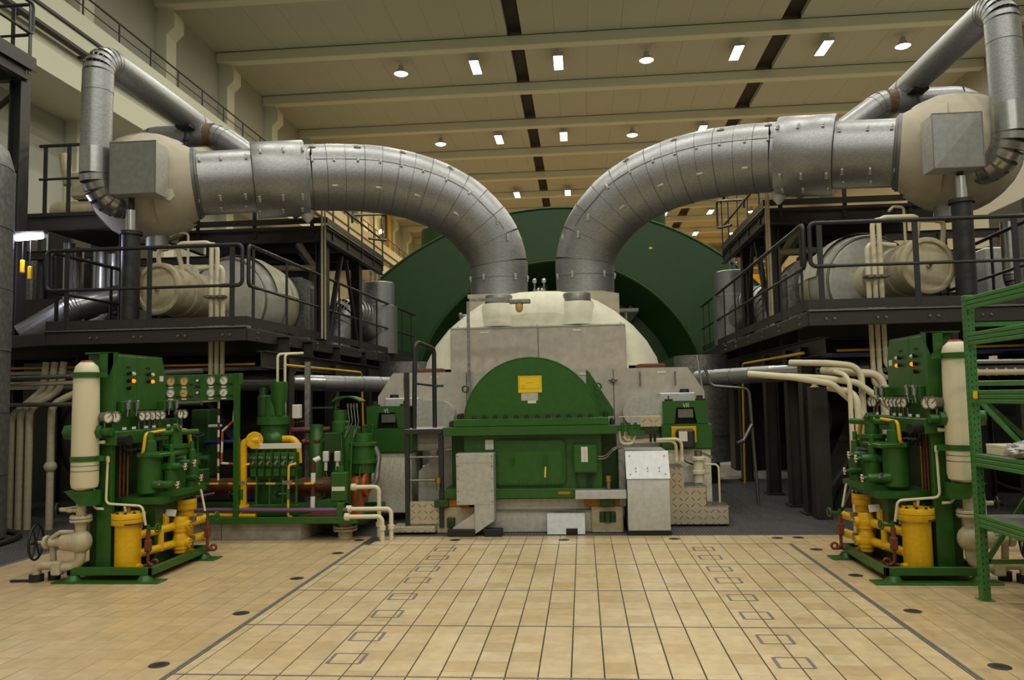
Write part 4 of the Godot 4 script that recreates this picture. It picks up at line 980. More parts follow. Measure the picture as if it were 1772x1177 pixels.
func side(s: int):
	tall_cases(s)
	var L: String = "left" if s < 0 else "right"
	var st := nw()
	var o: Node3D
	var w: Array
	# ball-shaped valve body with its end box
	var c := Q(s, 5.78, 4.94, -11.28); var pe := pipe_at(s, 15.0); var d := (c - pe).normalized()
	o = thing("ball_valve", c, "big cream plastered ball-shaped valve body at the outer end of the %s steam pipe" % L, "valve")
	st = nw()
	var pd := (pe - pipe_at(s, 14.0)).normalized()
	var pr := [Vector2(0.60, -0.56), Vector2(0.66, -0.48), Vector2(0.765, -0.25), Vector2(0.80, 0.0), Vector2(0.765, 0.3), Vector2(0.63, 0.58), Vector2(0.40, 0.76), Vector2(0.0, 0.81)]
	lathe(st, pr, c, d, 40); lathe(st, [Vector2(0.44, 0.0), Vector2(0.52, 0.0), Vector2(0.57, 0.1), Vector2(0.67, 0.33), Vector2(0.72, 0.55)], pe, pd, 40); obj("body", st, M.plaster_grey, o)
	st = nw(); lathe(st, [Vector2(0.5, -0.02), Vector2(0.535, -0.015), Vector2(0.535, 0.03), Vector2(0.5, 0.03)], pe, pd, 36); obj("neck_ring", st, M.clad_seam, o)
	st = nw(); lathe(st, [Vector2(0.16, -0.95), Vector2(0.16, -0.6)], c + Vector3(s * -0.1, 0, 0), Vector3.UP, 18); obj("bottom_nozzle", st, M.clad, o)
	st = nw(); lathe(st, [Vector2(0.78, 0.1), Vector2(0.84, 0.12), Vector2(0.8, 0.55), Vector2(0.6, 0.9), Vector2(0.0, 0.95)], c + Vector3(0, 0.0, 0.1), Vector3(0.45 * s, 0.05, -1), 30); obj("rear_shell", st, M.clad_worn, o)
	var bx := Q(s, 5.505, 4.955, -10.3) if s < 0 else Q(s, 5.43, 4.82, -10.3)
	o = thing("end_box", bx, "square sheet-metal insulation box on the front of the %s ball-shaped valve" % L, "insulation box")
	st = nw(); var hw := 0.33 if s < 0 else 0.305; var hh := 0.365 if s < 0 else 0.35
	var q := [bx + Vector3(-hw, -hh, 0), bx + Vector3(hw, -hh, 0), bx + Vector3(hw, hh, 0), bx + Vector3(-hw, hh, 0)]
	var tip := bx + Vector3(0, 0, 0.008)
	for k in 4:
		var nn: Vector3 = (q[(k + 1) % 4] - q[k]).cross(tip - q[k]).normalized()
		tri(st, q[k], q[(k + 1) % 4], tip, nn, nn, nn)
	obj("front_sheet", st, M.sheet_metal, o)
	st = nw(); span(st, bx + Vector3(-hw, -hh, -0.001), bx + Vector3(hw, hh, -0.34), 0.004); obj("box_side", st, M.sheet, o)
	st = nw()
	for k in 4: bar(st, q[k], q[(k + 1) % 4], 0.012, 0.012)
	obj("edge_strip", st, M.steel, o)
	if s < 0:
		w = one("torn_patch", c + Vector3(0.42, -0.5, 0.62), "torn white patch on the left plastered ball-shaped valve", "patch")
		st = nw(); var pc := c + Vector3(0.56, -0.26, 0.56); var fb := along(c, pc)
		slab(st, [Vector2(-0.08, -0.07), Vector2(0.03, -0.09), Vector2(0.09, -0.02), Vector2(0.05, 0.08), Vector2(-0.06, 0.07)], c + fb.z * 0.83, fb.x, fb.y, fb.z * 0.025); done(w, st, M.label)
	# support leg under the box
	var lg := Q(s, 5.66 if s < 0 else 5.54, 2.68, -10.55)
	o = thing("valve_support", lg, "round dark support leg with bright piston sleeve under the %s ball-shaped valve" % L, "support leg")
	st = nw(); cyl(st, lg, lg + Vector3(0, 1.42, 0), 0.125, -1, 20); lathe(st, [Vector2(0.155, 1.38), Vector2(0.155, 1.43), Vector2(0, 1.43)], lg, Vector3.UP, 20); obj("tube", st, M.rail, o)
	st = nw(); cyl(st, lg + Vector3(0, 1.43, 0), lg + Vector3(0, 1.73, 0), 0.075, -1, 18); obj("sleeve", st, M.chrome, o)
	st = nw(); cyl(st, lg + Vector3(0, 1.73, 0), lg + Vector3(0, 2.0, 0), 0.04, -1, 12); obj("rod", st, M.steel_dark, o)

	# bypass pipe: up from the ball valve, round the top elbow and back over it
	var bp := bend([Q(s, 5.6, 4.55, -11.25), Q(s, 6.12, 4.55, -10.42), Q(s, 6.12, 5.28, -10.42), Q(s, 6.12, 6.1, -10.43), Q(s, 6.12, 6.66, -10.45), Q(s, 5.93, 6.5, -12.9), Q(s, 5.6, 6.22, -15.4)], 0.44, 6)
	o = thing("bypass_pipe", Q(s, 6.6, 4.9, -11.3), "thinner clad pipe rising beside the %s ball-shaped valve and folding back over it" % L, "pipe")
	clad_tube(o, bp.slice(0, 9), 0.206, M.clad_shiny, 24, 1); clad_tube(o, bp.slice(8), 0.204, M.clad, 24, 1)
	st = nw()
	var hp := Q(s, 5.94, 6.32, -12.6)
	span(st, hp + Vector3(-0.13, -0.02, -0.13), hp + Vector3(0.13, 0.03, 0.13), 0.01); span(st, hp + Vector3(-0.06, 0.0, -0.06), hp + Vector3(0.06, 0.12, 0.06)); cyl(st, hp, hp + Vector3(0, -0.35, 0), 0.025, -1, 8); box(st, hp + Vector3(0, -0.2, 0), Vector3(0.08, 0.07, 0.08), 0.02)
	obj("spring_support", st, M.steel_dark, o)
	# second pipe behind the ball valve
	var sp := bend([Q(s, 7.3, 5.4, -13.0), Q(s, 6.9, 6.28, -12.9), Q(s, 5.5, 6.27, -12.85), Q(s, 4.7, 5.7, -12.8), Q(s, 4.2, 5.0, -13.4)], 0.5, 6)
	o = thing("rear_pipe", Q(s, 5.5, 6.1, -12.85), "clad pipe with banded elbow lying behind the %s ball-shaped valve" % L, "pipe")
	clad_tube(o, sp, 0.19, M.clad, 22, 2)
	st = nw(); tube(st, [Q(s, 5.7, 6.27, -12.85), Q(s, 5.55, 6.27, -12.85)], 0.194, 22, false); obj("stained_band", st, M.stain, o)

	# servo cylinder pointing at the camera
	var sc := Q(s, 5.3, 3.3, -10.6)
	if s > 0: sc = Q(s, 5.12, 3.28, -10.6)
	o = thing("servo_cylinder", sc + Vector3(0, -0.4, 0), "cream barrel-shaped actuator with round end cover on the %s platform" % L, "actuator")
	var sa := Vector3(0.18 * -s, 0.0, -1).normalized()
	st = nw(); lathe(st, [Vector2(0.30, 0.03), Vector2(0.31, 0.0), Vector2(0.34, -0.005), Vector2(0.37, 0.01), Vector2(0.375, 0.12), Vector2(0.35, 0.13), Vector2(0.345, 0.4), Vector2(0.365, 0.41), Vector2(0.365, 0.48), Vector2(0.345, 0.49), Vector2(0.345, 0.58), Vector2(0.36, 0.59), Vector2(0.36, 0.66), Vector2(0.335, 0.68), Vector2(0.33, 1.0), Vector2(0.29, 1.12), Vector2(0.26, 1.14)], sc, sa, 40); obj("barrel", st, M.cream_dirty, o)
	st = nw(); lathe(st, [Vector2(0, 0.02), Vector2(0.28, 0.022), Vector2(0.305, 0.03)], sc, sa, 36); lathe(st, [Vector2(0, -0.02), Vector2(0.03, -0.018), Vector2(0.045, 0.02)], sc, sa, 16); var ec := obj("end_cover", st, M.cream_dirty, o)
	st = nw(); bolt(st, sc - sa * 0.02, -sa, 0.02, 0.02); obj("center_bolt", st, M.rust, ec)
	st = nw(); lathe(st, [Vector2(0.27, 1.1), Vector2(0.29, 1.45)], sc, sa, 24); obj("stem_neck", st, M.cream, o)
	st = nw(); span(st, sc + Vector3(0.0, 0.33, -0.7), sc + Vector3(0.12, 0.46, -0.85), 0.01); obj("terminal_block", st, M.cream, o)
	st = nw(); tube(st, bend([sc + Vector3(0.04, 0.4, -0.8), sc + Vector3(0.04, 0.95, -0.8), sc + Vector3(-0.12, 0.95, -0.75), sc + Vector3(-0.2, 0.88, -0.7)], 0.05), 0.02, 8); obj("vent_tube", st, M.cream, o)
	# three conduits in a hoop over it
	for k in 3:
		var x0 := Q(s, 4.56 - 0.075 * k, 0, -10.72 - 0.02 * k)
		var wd: String = ["outer", "middle", "inner"][k]
		w = one("oil_pipe", x0 + Vector3(0, 1.9, 0), "%s of three cream pipes standing beside the %s barrel actuator" % [wd, L], "pipe", "")
		st = nw()
		var top := 3.95 - 0.02 * k
		var pth := [x0 + Vector3(s * 0.55, 1.95 - 0.12 * k, 0.9), x0 + Vector3(s * 0.2, 1.95 - 0.12 * k, 0.3), x0 + Vector3(0, 1.97 - 0.12 * k, 0), x0 + Vector3(0, top, 0)]
		if k == 0: pth += [x0 + Vector3(s * 0.52, top, 0), x0 + Vector3(s * 0.52, 3.55, -0.2)]
		elif k == 1: pth += [x0 + Vector3(s * 1.0, top, -0.2), x0 + Vector3(s * 1.0, 3.55, -0.3)]
		else: pth = pth.slice(0, 3) + [x0 + Vector3(0, 3.62, 0), x0 + Vector3(s * 0.4, 3.6, -0.1)]
		tube(st, bend(pth, 0.1), 0.033, 10); done(w, st, M.cream)
	w = one("pipe_clamp", Q(s, 4.48, 3.17, -10.72), "small steel clamp gripping the three cream pipes on the %s platform" % L, "clamp")
	st = nw(); span(st, Q(s, 4.63, 3.15, -10.65), Q(s, 4.35, 3.19, -10.78), 0.005)
	for k in 4: bolt(st, Q(s, 4.63 - 0.09 * k, 3.17, -10.65), Vector3(0, 0, 1), 0.014)
	done(w, st, M.steel)
	# clad drum-shaped valve body behind the actuator
	var dc := Q(s, 4.86, 3.27, -11.9)
	o = thing("valve_drum", dc + Vector3(0, -0.7, -1), "large rounded clad valve body lying behind the %s barrel actuator" % L, "valve")
	var da := Vector3(0.1 * -s, 0.02, -1).normalized()
	st = nw(); lathe(st, [Vector2(0.0, 0.04), Vector2(0.6, -0.02), Vector2(0.66, 0.0), Vector2(0.69, 0.05), Vector2(0.72, 0.3), Vector2(0.73, 0.5)], dc, da, 44); obj("front_shell", st, M.sheet, o)
	st = nw(); lathe(st, [Vector2(0.735, 0.5), Vector2(0.72, 0.8), Vector2(0.64, 1.15), Vector2(0, 1.2)], dc, da, 44); obj("rear_shell", st, M.plaster_grey, o)
	st = nw(); ring(st, dc + da * -0.01, da, 0.655, 0.018, 40, 8); obj("front_bead", st, M.steel, o)
	st = nw(); ring(st, dc + da * 0.5, da, 0.735, 0.006, 40, 5); obj("seam_bead", st, M.clad_seam, o)
	st = nw(); tube(st, [dc + Vector3(-s * 0.66, -0.12, 0.0), dc + Vector3(-s * 0.72, -0.12, -0.5)], 0.006, 5); obj("side_seam", st, M.steel, o)
	st = nw(); lathe(st, [Vector2(0.75, 0.2), Vector2(0.755, 0.5), Vector2(0.68, 1.1)], dc, da, 20, 0.15, PI - 0.15); obj("top_lid", st, M.plaster, o)
	o = thing("insulation_case", Q(s, 4.25, 2.9, -13.5), "dark-grey sheet case with cut corner at the rear end of the %s valve drum" % L, "insulation box")
	st = nw(); slab(st, [Vector2(-0.35, 2.69), Vector2(0.35, 2.69), Vector2(0.35, 3.6), Vector2(0.2, 3.78), Vector2(-0.35, 3.78)], Q(s, 4.32, 0, -13.13), Vector3(s, 0, 0) * -1.0, Vector3.UP, Vector3(0, 0, -0.75)); obj("case", st, M.clad_worn, o)
	st = nw(); span(st, Q(s, 4.67, 3.78, -13.13), Q(s, 4.12, 3.8, -13.85)); obj("case_lid", st, M.clad, o)
	# slanting pipes above the drum
	for k in 3:
		w = one("slanting_pipe", Q(s, 3.95, 3.9, -14 - 0.2 * k), "%s of three slanting pipes between the %s valve drum and the upper platform" % [["front", "middle", "rear"][k], L], "pipe")
		st = nw(); tube(st, bend([Q(s, 3.98 + 0.06 * k, 2.9, -13.75 - 0.22 * k), Q(s, 3.98 + 0.06 * k, 3.9, -13.75 - 0.22 * k), Q(s, 4.35 + 0.1 * k, 4.5, -13.6 - 0.2 * k)], 0.2), [0.05, 0.05, 0.05, 0.05, 0.05, 0.05, 0.05, 0.05].slice(0, bend([Q(s, 3.98 + 0.06 * k, 2.9, -13.75 - 0.22 * k), Q(s, 3.98 + 0.06 * k, 3.9, -13.75 - 0.22 * k), Q(s, 4.35 + 0.1 * k, 4.5, -13.6 - 0.2 * k)], 0.2).size()), 10); done(w, st, [M.cream_dirty, M.steel, M.clad_worn][k])
	w = one("cross_pipe", Q(s, 4.2, 4.0, -13.4), "cream horizontal pipe under the %s upper platform" % L, "pipe")
	st = nw(); tube(st, [Q(s, 3.95, 4.02, -13.5), Q(s, 5.6, 4.02, -13.3)], 0.055, 12); done(w, st, M.cream_dirty)

	# lower platform
	var PX := func(h: float, z: float) -> Vector3:         # its front leans a little towards the left
		var t := clampf((z + 13.0) / 2.8, 0.0, 1.0)
		return Vector3(lerpf(XA, -0.8, t) + s * h, 0, z)
	var corner: Vector3 = PX.call(3.64, -10.2); var outer: Vector3 = PX.call(6.47, -10.2); var far := Q(s, 3.57, 0, -19.7)
	o = thing("lower_platform", corner + Vector3(0, 2.5, 0), "dark steel lower platform carrying the %s barrel actuator" % L, "platform")
	st = nw(); slab(st, [Vector2(corner.x, corner.z), Vector2(outer.x, outer.z), Vector2(XA + s * 9.2, -11.2), Vector2(XA + s * 9.2, -19.7), Vector2(far.x, far.z)], Vector3(0, 2.64, 0), Vector3.RIGHT, Vector3(0, 0, 1), Vector3(0, 0.04, 0)); obj("deck", st, M.steel_dark, o)
	st = nw(); bar(st, corner + Vector3(0, 2.585, 0), outer + Vector3(0, 2.585, 0), 0.05, 0.17, 0.006); obj("front_channel", st, M.steel_dark, o)
	st = nw(); bar(st, corner + Vector3(0, 2.585, 0), far + Vector3(0, 2.585, 0), 0.05, 0.17, 0.006); obj("side_channel", st, M.steel_dark, o)
	st = nw(); bar(st, outer + Vector3(0, 2.585, 0), Q(s, 9.2, 2.585, -11.2), 0.05, 0.17, 0.006); obj("end_channel", st, M.steel_dark, o)
	st = nw(); bar(st, corner + Vector3(0, 2.77, 0), outer + Vector3(0, 2.77, 0), 0.012, 0.12); obj("front_kick_plate", st, M.steel_dark, o)
	st = nw(); bar(st, corner + Vector3(0, 2.77, 0), far + Vector3(0, 2.77, 0), 0.012, 0.12); obj("side_kick_plate", st, M.steel_dark, o)
	st = nw(); bar(st, corner + Vector3(0, 2.69, 0.02), outer + Vector3(0, 2.69, 0.02), 0.05, 0.02); obj("grating_edge", st, M.steel, o)
	for k in 4:
		var x := PX.call(3.9 + 0.62 * k, -10.2)
		for e in [-0.05, 0.05]:
			st = nw(); bolt(st, x + Vector3(e, 2.585, 0.025), Vector3(0, 0, 1), 0.018, 0.015); obj("bolt", st, M.steel, o)
	for k in 6:
		var p: Vector3 = corner.lerp(far, 0.03 + 0.12 * k)
		for e in [-0.04, 0.04]:
			st = nw(); bolt(st, p + Vector3(-s * 0.025, 2.585 + e, 0), Vector3(-s, 0, 0), 0.018, 0.015); obj("bolt", st, M.steel, o)
	for z in [-11.2, -12.2, -13.6, -15.3, -17.0, -18.6]:
		st = nw(); ibeam(st, Q(s, 3.6, 2.5, z), Q(s, 9.2, 2.5, z), 0.12, 0.24); obj("joist", st, M.steel_dark, o)
	for h in [3.74, 6.4]:
		st = nw(); ibeam(st, Q(s, h, 2.26, -10.5), Q(s, h, 2.26, -19.5), 0.14, 0.24); obj("girder", st, M.steel_dark, o)
	# its railing
	o = thing("platform_railing", corner + Vector3(0, 2.68, 0), "dark tube railing round the %s lower platform with rounded ends" % L, "railing")
	var up := Vector3(0, 2.7, 0)
	rail_run(o, corner + up + Vector3(s * 0.06, 0, 0), outer + up, [0.14, 1.3, 2.48] if s < 0 else [0.12, 1.28, 2.46])
	rail_run(o, corner + up + Vector3(0, 0, -0.06), far + up, [0.15, 1.3, 2.5, 3.7, 4.9, 6.1, 7.2, 8.2, 9.1], 1.1, 0.55, true, false)
	rail_run(o, outer + up + Vector3(0, 0, -0.08), Q(s, 6.5, 2.7, -13.2), [0.12, 1.3, 2.6])
	# columns under it
	var cz := [-11.4, -12.2, -13.6, -15.75]
	for k in 4:
		o = thing("support_column", Q(s, 3.74, 0, cz[k]), "%s dark steel column under the inner edge of the %s platform" % [["first", "second", "third", "fourth"][k], L], "column", "columns under the %s platform" % L)
		st = nw(); column_h(st, Q(s, 3.74, 0, cz[k]), 2.3, 0.2, 0.2); obj("shaft", st, M.steel_dark, o)
		st = nw(); span(st, Q(s, 3.6, 0, cz[k] + 0.15), Q(s, 3.88, 0.03, cz[k] - 0.15), 0.004); obj("base_plate", st, M.steel_dark, o)
	for k in 2:
		var z: float = [-12.2, -15.0][k]
		o = thing("outer_column", Q(s, 6.4, 0, z), "%s dark steel column under the outer edge of the %s platform" % [["front", "rear"][k], L], "column")
		st = nw(); column_h(st, Q(s, 6.4, 0, z), 2.2, 0.22, 0.22); obj("shaft", st, M.steel_dark, o)
		st = nw(); span(st, Q(s, 6.24, 0, z + 0.16), Q(s, 6.56, 0.03, z - 0.16)); obj("base_plate", st, M.steel_dark, o)
	w = one("diagonal_brace", Q(s, 4.6, 0, -12.0), "dark slanting steel brace behind the columns of the %s platform" % L, "brace")
	st = nw(); bar(st, Q(s, 4.0, 0.03, -11.9), Q(s, 5.6, 2.3, -12.0), 0.12, 0.08, 0.005); done(w, st, M.steel_dark)

	# upper platform with posts, braces and railing
	o = thing("upper_platform", Q(s, 3.6, 4.3, -12.9), "dark steel upper platform behind the %s steam pipe" % L, "platform")
	st = nw(); span(st, Q(s, 3.6, 4.58, -12.85), Q(s, 6.2, 4.62, -16.7)); obj("deck", st, M.steel_dark, o)
	st = nw(); ibeam(st, Q(s, 3.6, 4.47, -12.9), Q(s, 6.2, 4.47, -12.9), 0.1, 0.22); obj("front_beam", st, M.steel_dark, o)
	st = nw(); ibeam(st, Q(s, 3.62, 4.47, -12.9), Q(s, 3.62, 4.47, -16.7), 0.1, 0.22); obj("side_beam", st, M.steel_dark, o)
	st = nw(); span(st, Q(s, 3.58, 4.66, -12.86), Q(s, 6.2, 4.76, -12.85)); span(st, Q(s, 3.58, 4.66, -12.85), Q(s, 3.59, 4.76, -16.7)); obj("kick_plate", st, M.steel_dark, o)
	st = nw(); span(st, Q(s, 3.57, 4.62, -12.9), Q(s, 3.64, 4.64, -16.6)); obj("grating_edge", st, M.steel, o)
	for z in [-13.9, -14.9, -15.9]:
		st = nw(); ibeam(st, Q(s, 3.65, 4.45, z), Q(s, 6.2, 4.45, z), 0.08, 0.18); obj("joist", st, M.steel_dark, o)
	o = thing("upper_railing", Q(s, 3.6, 4.6, -12.9), "dark railing with looped end on the %s upper platform" % L, "railing")
	rail_run(o, Q(s, 3.6, 4.62, -12.95), Q(s, 3.6, 4.62, -16.7), [0.3, 1.2, 2.1, 3.0, 3.7], 1.05, 0.5, false, false)
	rail_run(o, Q(s, 3.65, 4.62, -12.88), Q(s, 6.2, 4.62, -12.88), [0.2, 1.2, 2.2], 1.05, 0.5, false, false)
	st = nw(); tube(st, bend([Q(s, 3.6, 5.0, -14.4), Q(s, 3.6, 5.15, -14.4), Q(s, 3.5, 5.67, -16.6), Q(s, 3.5, 5.1, -16.6), Q(s, 3.55, 4.9, -15.4)], 0.08), 0.025, 8); obj("looped_handrail", st, M.rail, o)
	for k in 2:
		o = thing("upper_column", Q(s, 3.76, 2.68, [-13.15, -15.2][k]), "%s dark column between the lower and upper platform on the %s" % [["front", "rear"][k], L], "column")
		st = nw(); column_h(st, Q(s, 3.76, 2.69, [-13.15, -15.2][k]), 4.36, 0.18, 0.2); obj("shaft", st, M.steel_dark, o)
	for k in 2:
		w = one("cross_brace", Q(s, 3.76, 2.7, -14.3), "%s slanting brace between the columns below the %s upper platform" % [["flat ribbed", "thin"][k], L], "brace")
		st = nw()
		if k == 0: bar(st, Q(s, 3.7, 4.3, -14.0), Q(s, 3.76, 2.75, -13.4), 0.09, 0.05, 0.004)
		else: bar(st, Q(s, 3.7, 4.3, -14.3), Q(s, 3.72, 2.72, -15.1), 0.06, 0.05, 0.004)
		done(w, st, M.steel_dark)
	for k in 2:
		w = one("thin_conduit", Q(s, 3.6, 2.4, -12.7 - 0.12 * k), "%s of two thin upright conduits before the %s upper column" % [["front", "rear"][k], L], "conduit")
		st = nw(); cyl(st, Q(s, 3.62, 2.7, -12.7 - 0.16 * k), Q(s, 3.62, 4.9, -12.7 - 0.16 * k), 0.018, -1, 8); done(w, st, M.cream_dirty)
	# upright clad vessel with elbow
	o = thing("elbow_vessel", Q(s, 3.9, 2.69, -17.4), "upright clad vessel with ringed elbow at the rear of the %s lower platform" % L, "vessel")
	st = nw(); lathe(st, [Vector2(0.42, 0.02), Vector2(0.42, 1.1), Vector2(0.36, 1.12), Vector2(0.36, 1.62), Vector2(0.32, 1.64), Vector2(0, 1.64)], Q(s, 3.92, 2.68, -17.5), Vector3.UP, 32); obj("vessel_body", st, M.clad, o)
	var ep := bend([Q(s, 4.0, 3.2, -17.4), Q(s, 4.25, 3.55, -16.9), Q(s, 4.5, 3.5, -16.5), Q(s, 4.6, 2.7, -16.3)], 0.45, 4)
	for k in ep.size() - 1:
		st = nw(); tube(st, [ep[k], ep[k + 1]], 0.36 + 0.002 * (k % 2), 24, false); obj("elbow_gore", st, [M.clad, M.clad_worn][k % 2], o)
		st = nw(); ring(st, ep[k + 1], ep[k + 1] - ep[k], 0.361, 0.006, 24, 5); obj("seam_bead", st, M.clad_seam, o)
	o = thing("valve_cluster", Q(s, 3.75, 4.3, -17.2), "small cluster of steel valves on top of the %s upright vessel" % L, "valve")
	for k in 3:
		st = nw(); var p := Q(s, 3.85 + 0.1 * k, 4.33, -17.35); cyl(st, p, p + Vector3(0, 0.45, 0), 0.02, -1, 8); box(st, p + Vector3(0, 0.2, 0), Vector3(0.06, 0.1, 0.06), 0.01); handwheel(st, p + Vector3(0, 0.42, 0), Vector3.UP, 0.05, 0.01, 4); obj("valve", st, M.steel, o)
	# lying insulated pipe under the platform
	o = thing("insulated_pipe", Q(s, 2.4, 1.92, -12.9), "horizontal foil-clad pipe running under the inner edge of the %s platform" % L, "pipe")
	var ip := []
	for k in 13: ip.append(Q(s, 2.5, 1.93, -13.2).lerp(Q(s, 3.9, 1.97, -11.6), k / 12.0))
	ip.append(Q(s, 4.6, 1.98, -11.5))
	clad_tube(o, ip, 0.125, M.clad, 20, 2)
	st = nw(); tube(st, [ip[8], ip[11]], 0.129, 20, false); obj("bright_sheet", st, M.clad_shiny, o)
	# dim clad duct standing behind the columns
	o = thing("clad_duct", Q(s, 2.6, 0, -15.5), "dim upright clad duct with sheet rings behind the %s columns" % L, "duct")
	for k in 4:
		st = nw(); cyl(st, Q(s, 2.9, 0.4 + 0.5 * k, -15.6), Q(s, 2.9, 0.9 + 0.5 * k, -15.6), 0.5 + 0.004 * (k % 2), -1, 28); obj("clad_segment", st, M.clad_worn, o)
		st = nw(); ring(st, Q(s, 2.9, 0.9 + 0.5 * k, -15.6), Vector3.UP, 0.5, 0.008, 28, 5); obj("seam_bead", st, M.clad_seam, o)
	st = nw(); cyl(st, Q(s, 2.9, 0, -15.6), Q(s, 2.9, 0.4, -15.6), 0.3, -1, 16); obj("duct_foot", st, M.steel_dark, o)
	# dark machinery under and behind the platforms
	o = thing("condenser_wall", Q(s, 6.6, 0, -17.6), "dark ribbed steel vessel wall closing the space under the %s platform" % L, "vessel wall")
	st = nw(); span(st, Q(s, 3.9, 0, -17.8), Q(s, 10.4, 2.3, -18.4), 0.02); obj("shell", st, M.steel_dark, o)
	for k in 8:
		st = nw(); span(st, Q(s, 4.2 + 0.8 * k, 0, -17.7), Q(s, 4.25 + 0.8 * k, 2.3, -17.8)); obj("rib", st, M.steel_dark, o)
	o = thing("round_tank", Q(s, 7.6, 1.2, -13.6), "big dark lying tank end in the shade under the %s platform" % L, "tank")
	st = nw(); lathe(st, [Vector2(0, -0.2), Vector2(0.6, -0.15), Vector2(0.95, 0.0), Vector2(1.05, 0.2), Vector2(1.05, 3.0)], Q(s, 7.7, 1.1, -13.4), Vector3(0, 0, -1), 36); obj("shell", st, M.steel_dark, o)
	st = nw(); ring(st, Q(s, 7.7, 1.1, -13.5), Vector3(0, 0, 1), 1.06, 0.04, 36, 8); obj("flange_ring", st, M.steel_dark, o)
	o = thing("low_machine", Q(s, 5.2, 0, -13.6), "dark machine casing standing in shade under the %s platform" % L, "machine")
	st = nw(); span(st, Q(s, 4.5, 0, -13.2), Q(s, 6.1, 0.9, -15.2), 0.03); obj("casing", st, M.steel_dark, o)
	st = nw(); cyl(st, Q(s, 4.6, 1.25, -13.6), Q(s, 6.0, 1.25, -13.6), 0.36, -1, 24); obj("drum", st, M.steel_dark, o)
	o = thing("cable_trays", Q(s, 5.2, 1.9, -11.6), "ladder cable trays with cables hung under the %s platform" % L, "cable tray")
	for k in 2:
		var y := 2.18 - 0.22 * k
		st = nw()
		for e in [-0.12, 0.12]: bar(st, Q(s, 3.9, y, -11.45 + e), Q(s, 9.0, y, -11.45 + e), 0.01, 0.05)
		for j in 26: bar(st, Q(s, 3.95 + 0.2 * j, y - 0.02, -11.57), Q(s, 3.95 + 0.2 * j, y - 0.02, -11.33), 0.015, 0.01)
		obj("tray", st, M.steel, o)
		st = nw()
		for j in 5: cyl(st, Q(s, 3.9, y + 0.01, -11.54 + 0.045 * j), Q(s, 9.0, y + 0.01, -11.54 + 0.045 * j), 0.014, -1, 6)
		obj("cables", st, M.black if k == 0 else M.rubber, o)
	w = one("yellow_pipe", Q(s, 4.5, 2.3, -10.9), "yellow conduit running along under the front edge of the %s platform" % L, "conduit")
	st = nw(); tube(st, [Q(s, 4.0, 2.22, -10.9), Q(s, 8.0, 2.24, -10.9)], 0.018, 8); done(w, st, M.yellow)
	w = one("yellow_conduit", Q(s, 3.4, 1.0, -12), "thin yellow conduit bending down behind the columns of the %s platform" % L, "conduit")
	st = nw(); tube(st, bend([Q(s, 3.6, 2.2, -11.0), Q(s, 3.5, 2.2, -14.6), Q(s, 3.5, 0.05, -14.8)], 0.12), 0.02, 8); done(w, st, M.yellow)
	# shiny piping behind the ball valve, on the outer part of the platform
	for k in 4:
		var hx: float = [7.15, 7.55, 7.9, 8.4][k]; var r: float = [0.11, 0.16, 0.09, 0.14][k]
		var zz: float = [-12.6, -12.9, -12.5, -13.4][k]
		o = thing("foil_pipe", Q(s, hx, 2.7, zz), "%s of four shiny clad pipes behind the outer railing on the %s" % [["innermost", "second", "third", "outermost"][k], L], "pipe", "")
		var fp := bend([Q(s, hx, 4.2 + 0.1 * k, zz), Q(s, hx, 3.15 - 0.1 * (k % 2), zz), Q(s, hx + (0.7 if k % 2 == 0 else -0.6), 3.0 - 0.1 * (k % 2), zz - 0.3)], 0.3, 5)
		clad_tube(o, fp, r, M.clad_shiny, 18, 1)
	w = one("control_cabinet", Q(s, 7.7, 2.7, -13.6), "pale control cabinet behind the shiny pipes on the %s" % L, "cabinet")
	st = nw(); span(st, Q(s, 7.3, 2.69, -13.6), Q(s, 8.1, 4.0, -14.0), 0.02); done(w, st, M.sheet_bright)
	o = thing("rear_screen", Q(s, 7.0, 2.7, -15.6), "dark equipment frame with panels standing behind the %s ball-shaped valve" % L, "frame")
	st = nw()
	for h in [6.3, 7.4, 8.5]: column_h(st, Q(s, h, 2.7, -15.4), 4.6, 0.15, 0.15)
	for y in [3.4, 4.2, 4.58]: ibeam(st, Q(s, 4.8, y, -15.4), Q(s, 9.2, y, -15.4), 0.1, 0.16)
	obj("frame", st, M.steel_dark, o)
	for k in 5:
		st = nw(); span(st, Q(s, 5.0 + 0.85 * k, 2.7, -15.8), Q(s, 5.75 + 0.85 * k, 4.4 - 0.3 * (k % 2), -16.4), 0.02); obj("equipment_case", st, [M.steel_dark, M.clad_worn, M.steel_dark, M.plaster_grey, M.steel_dark][k], o)

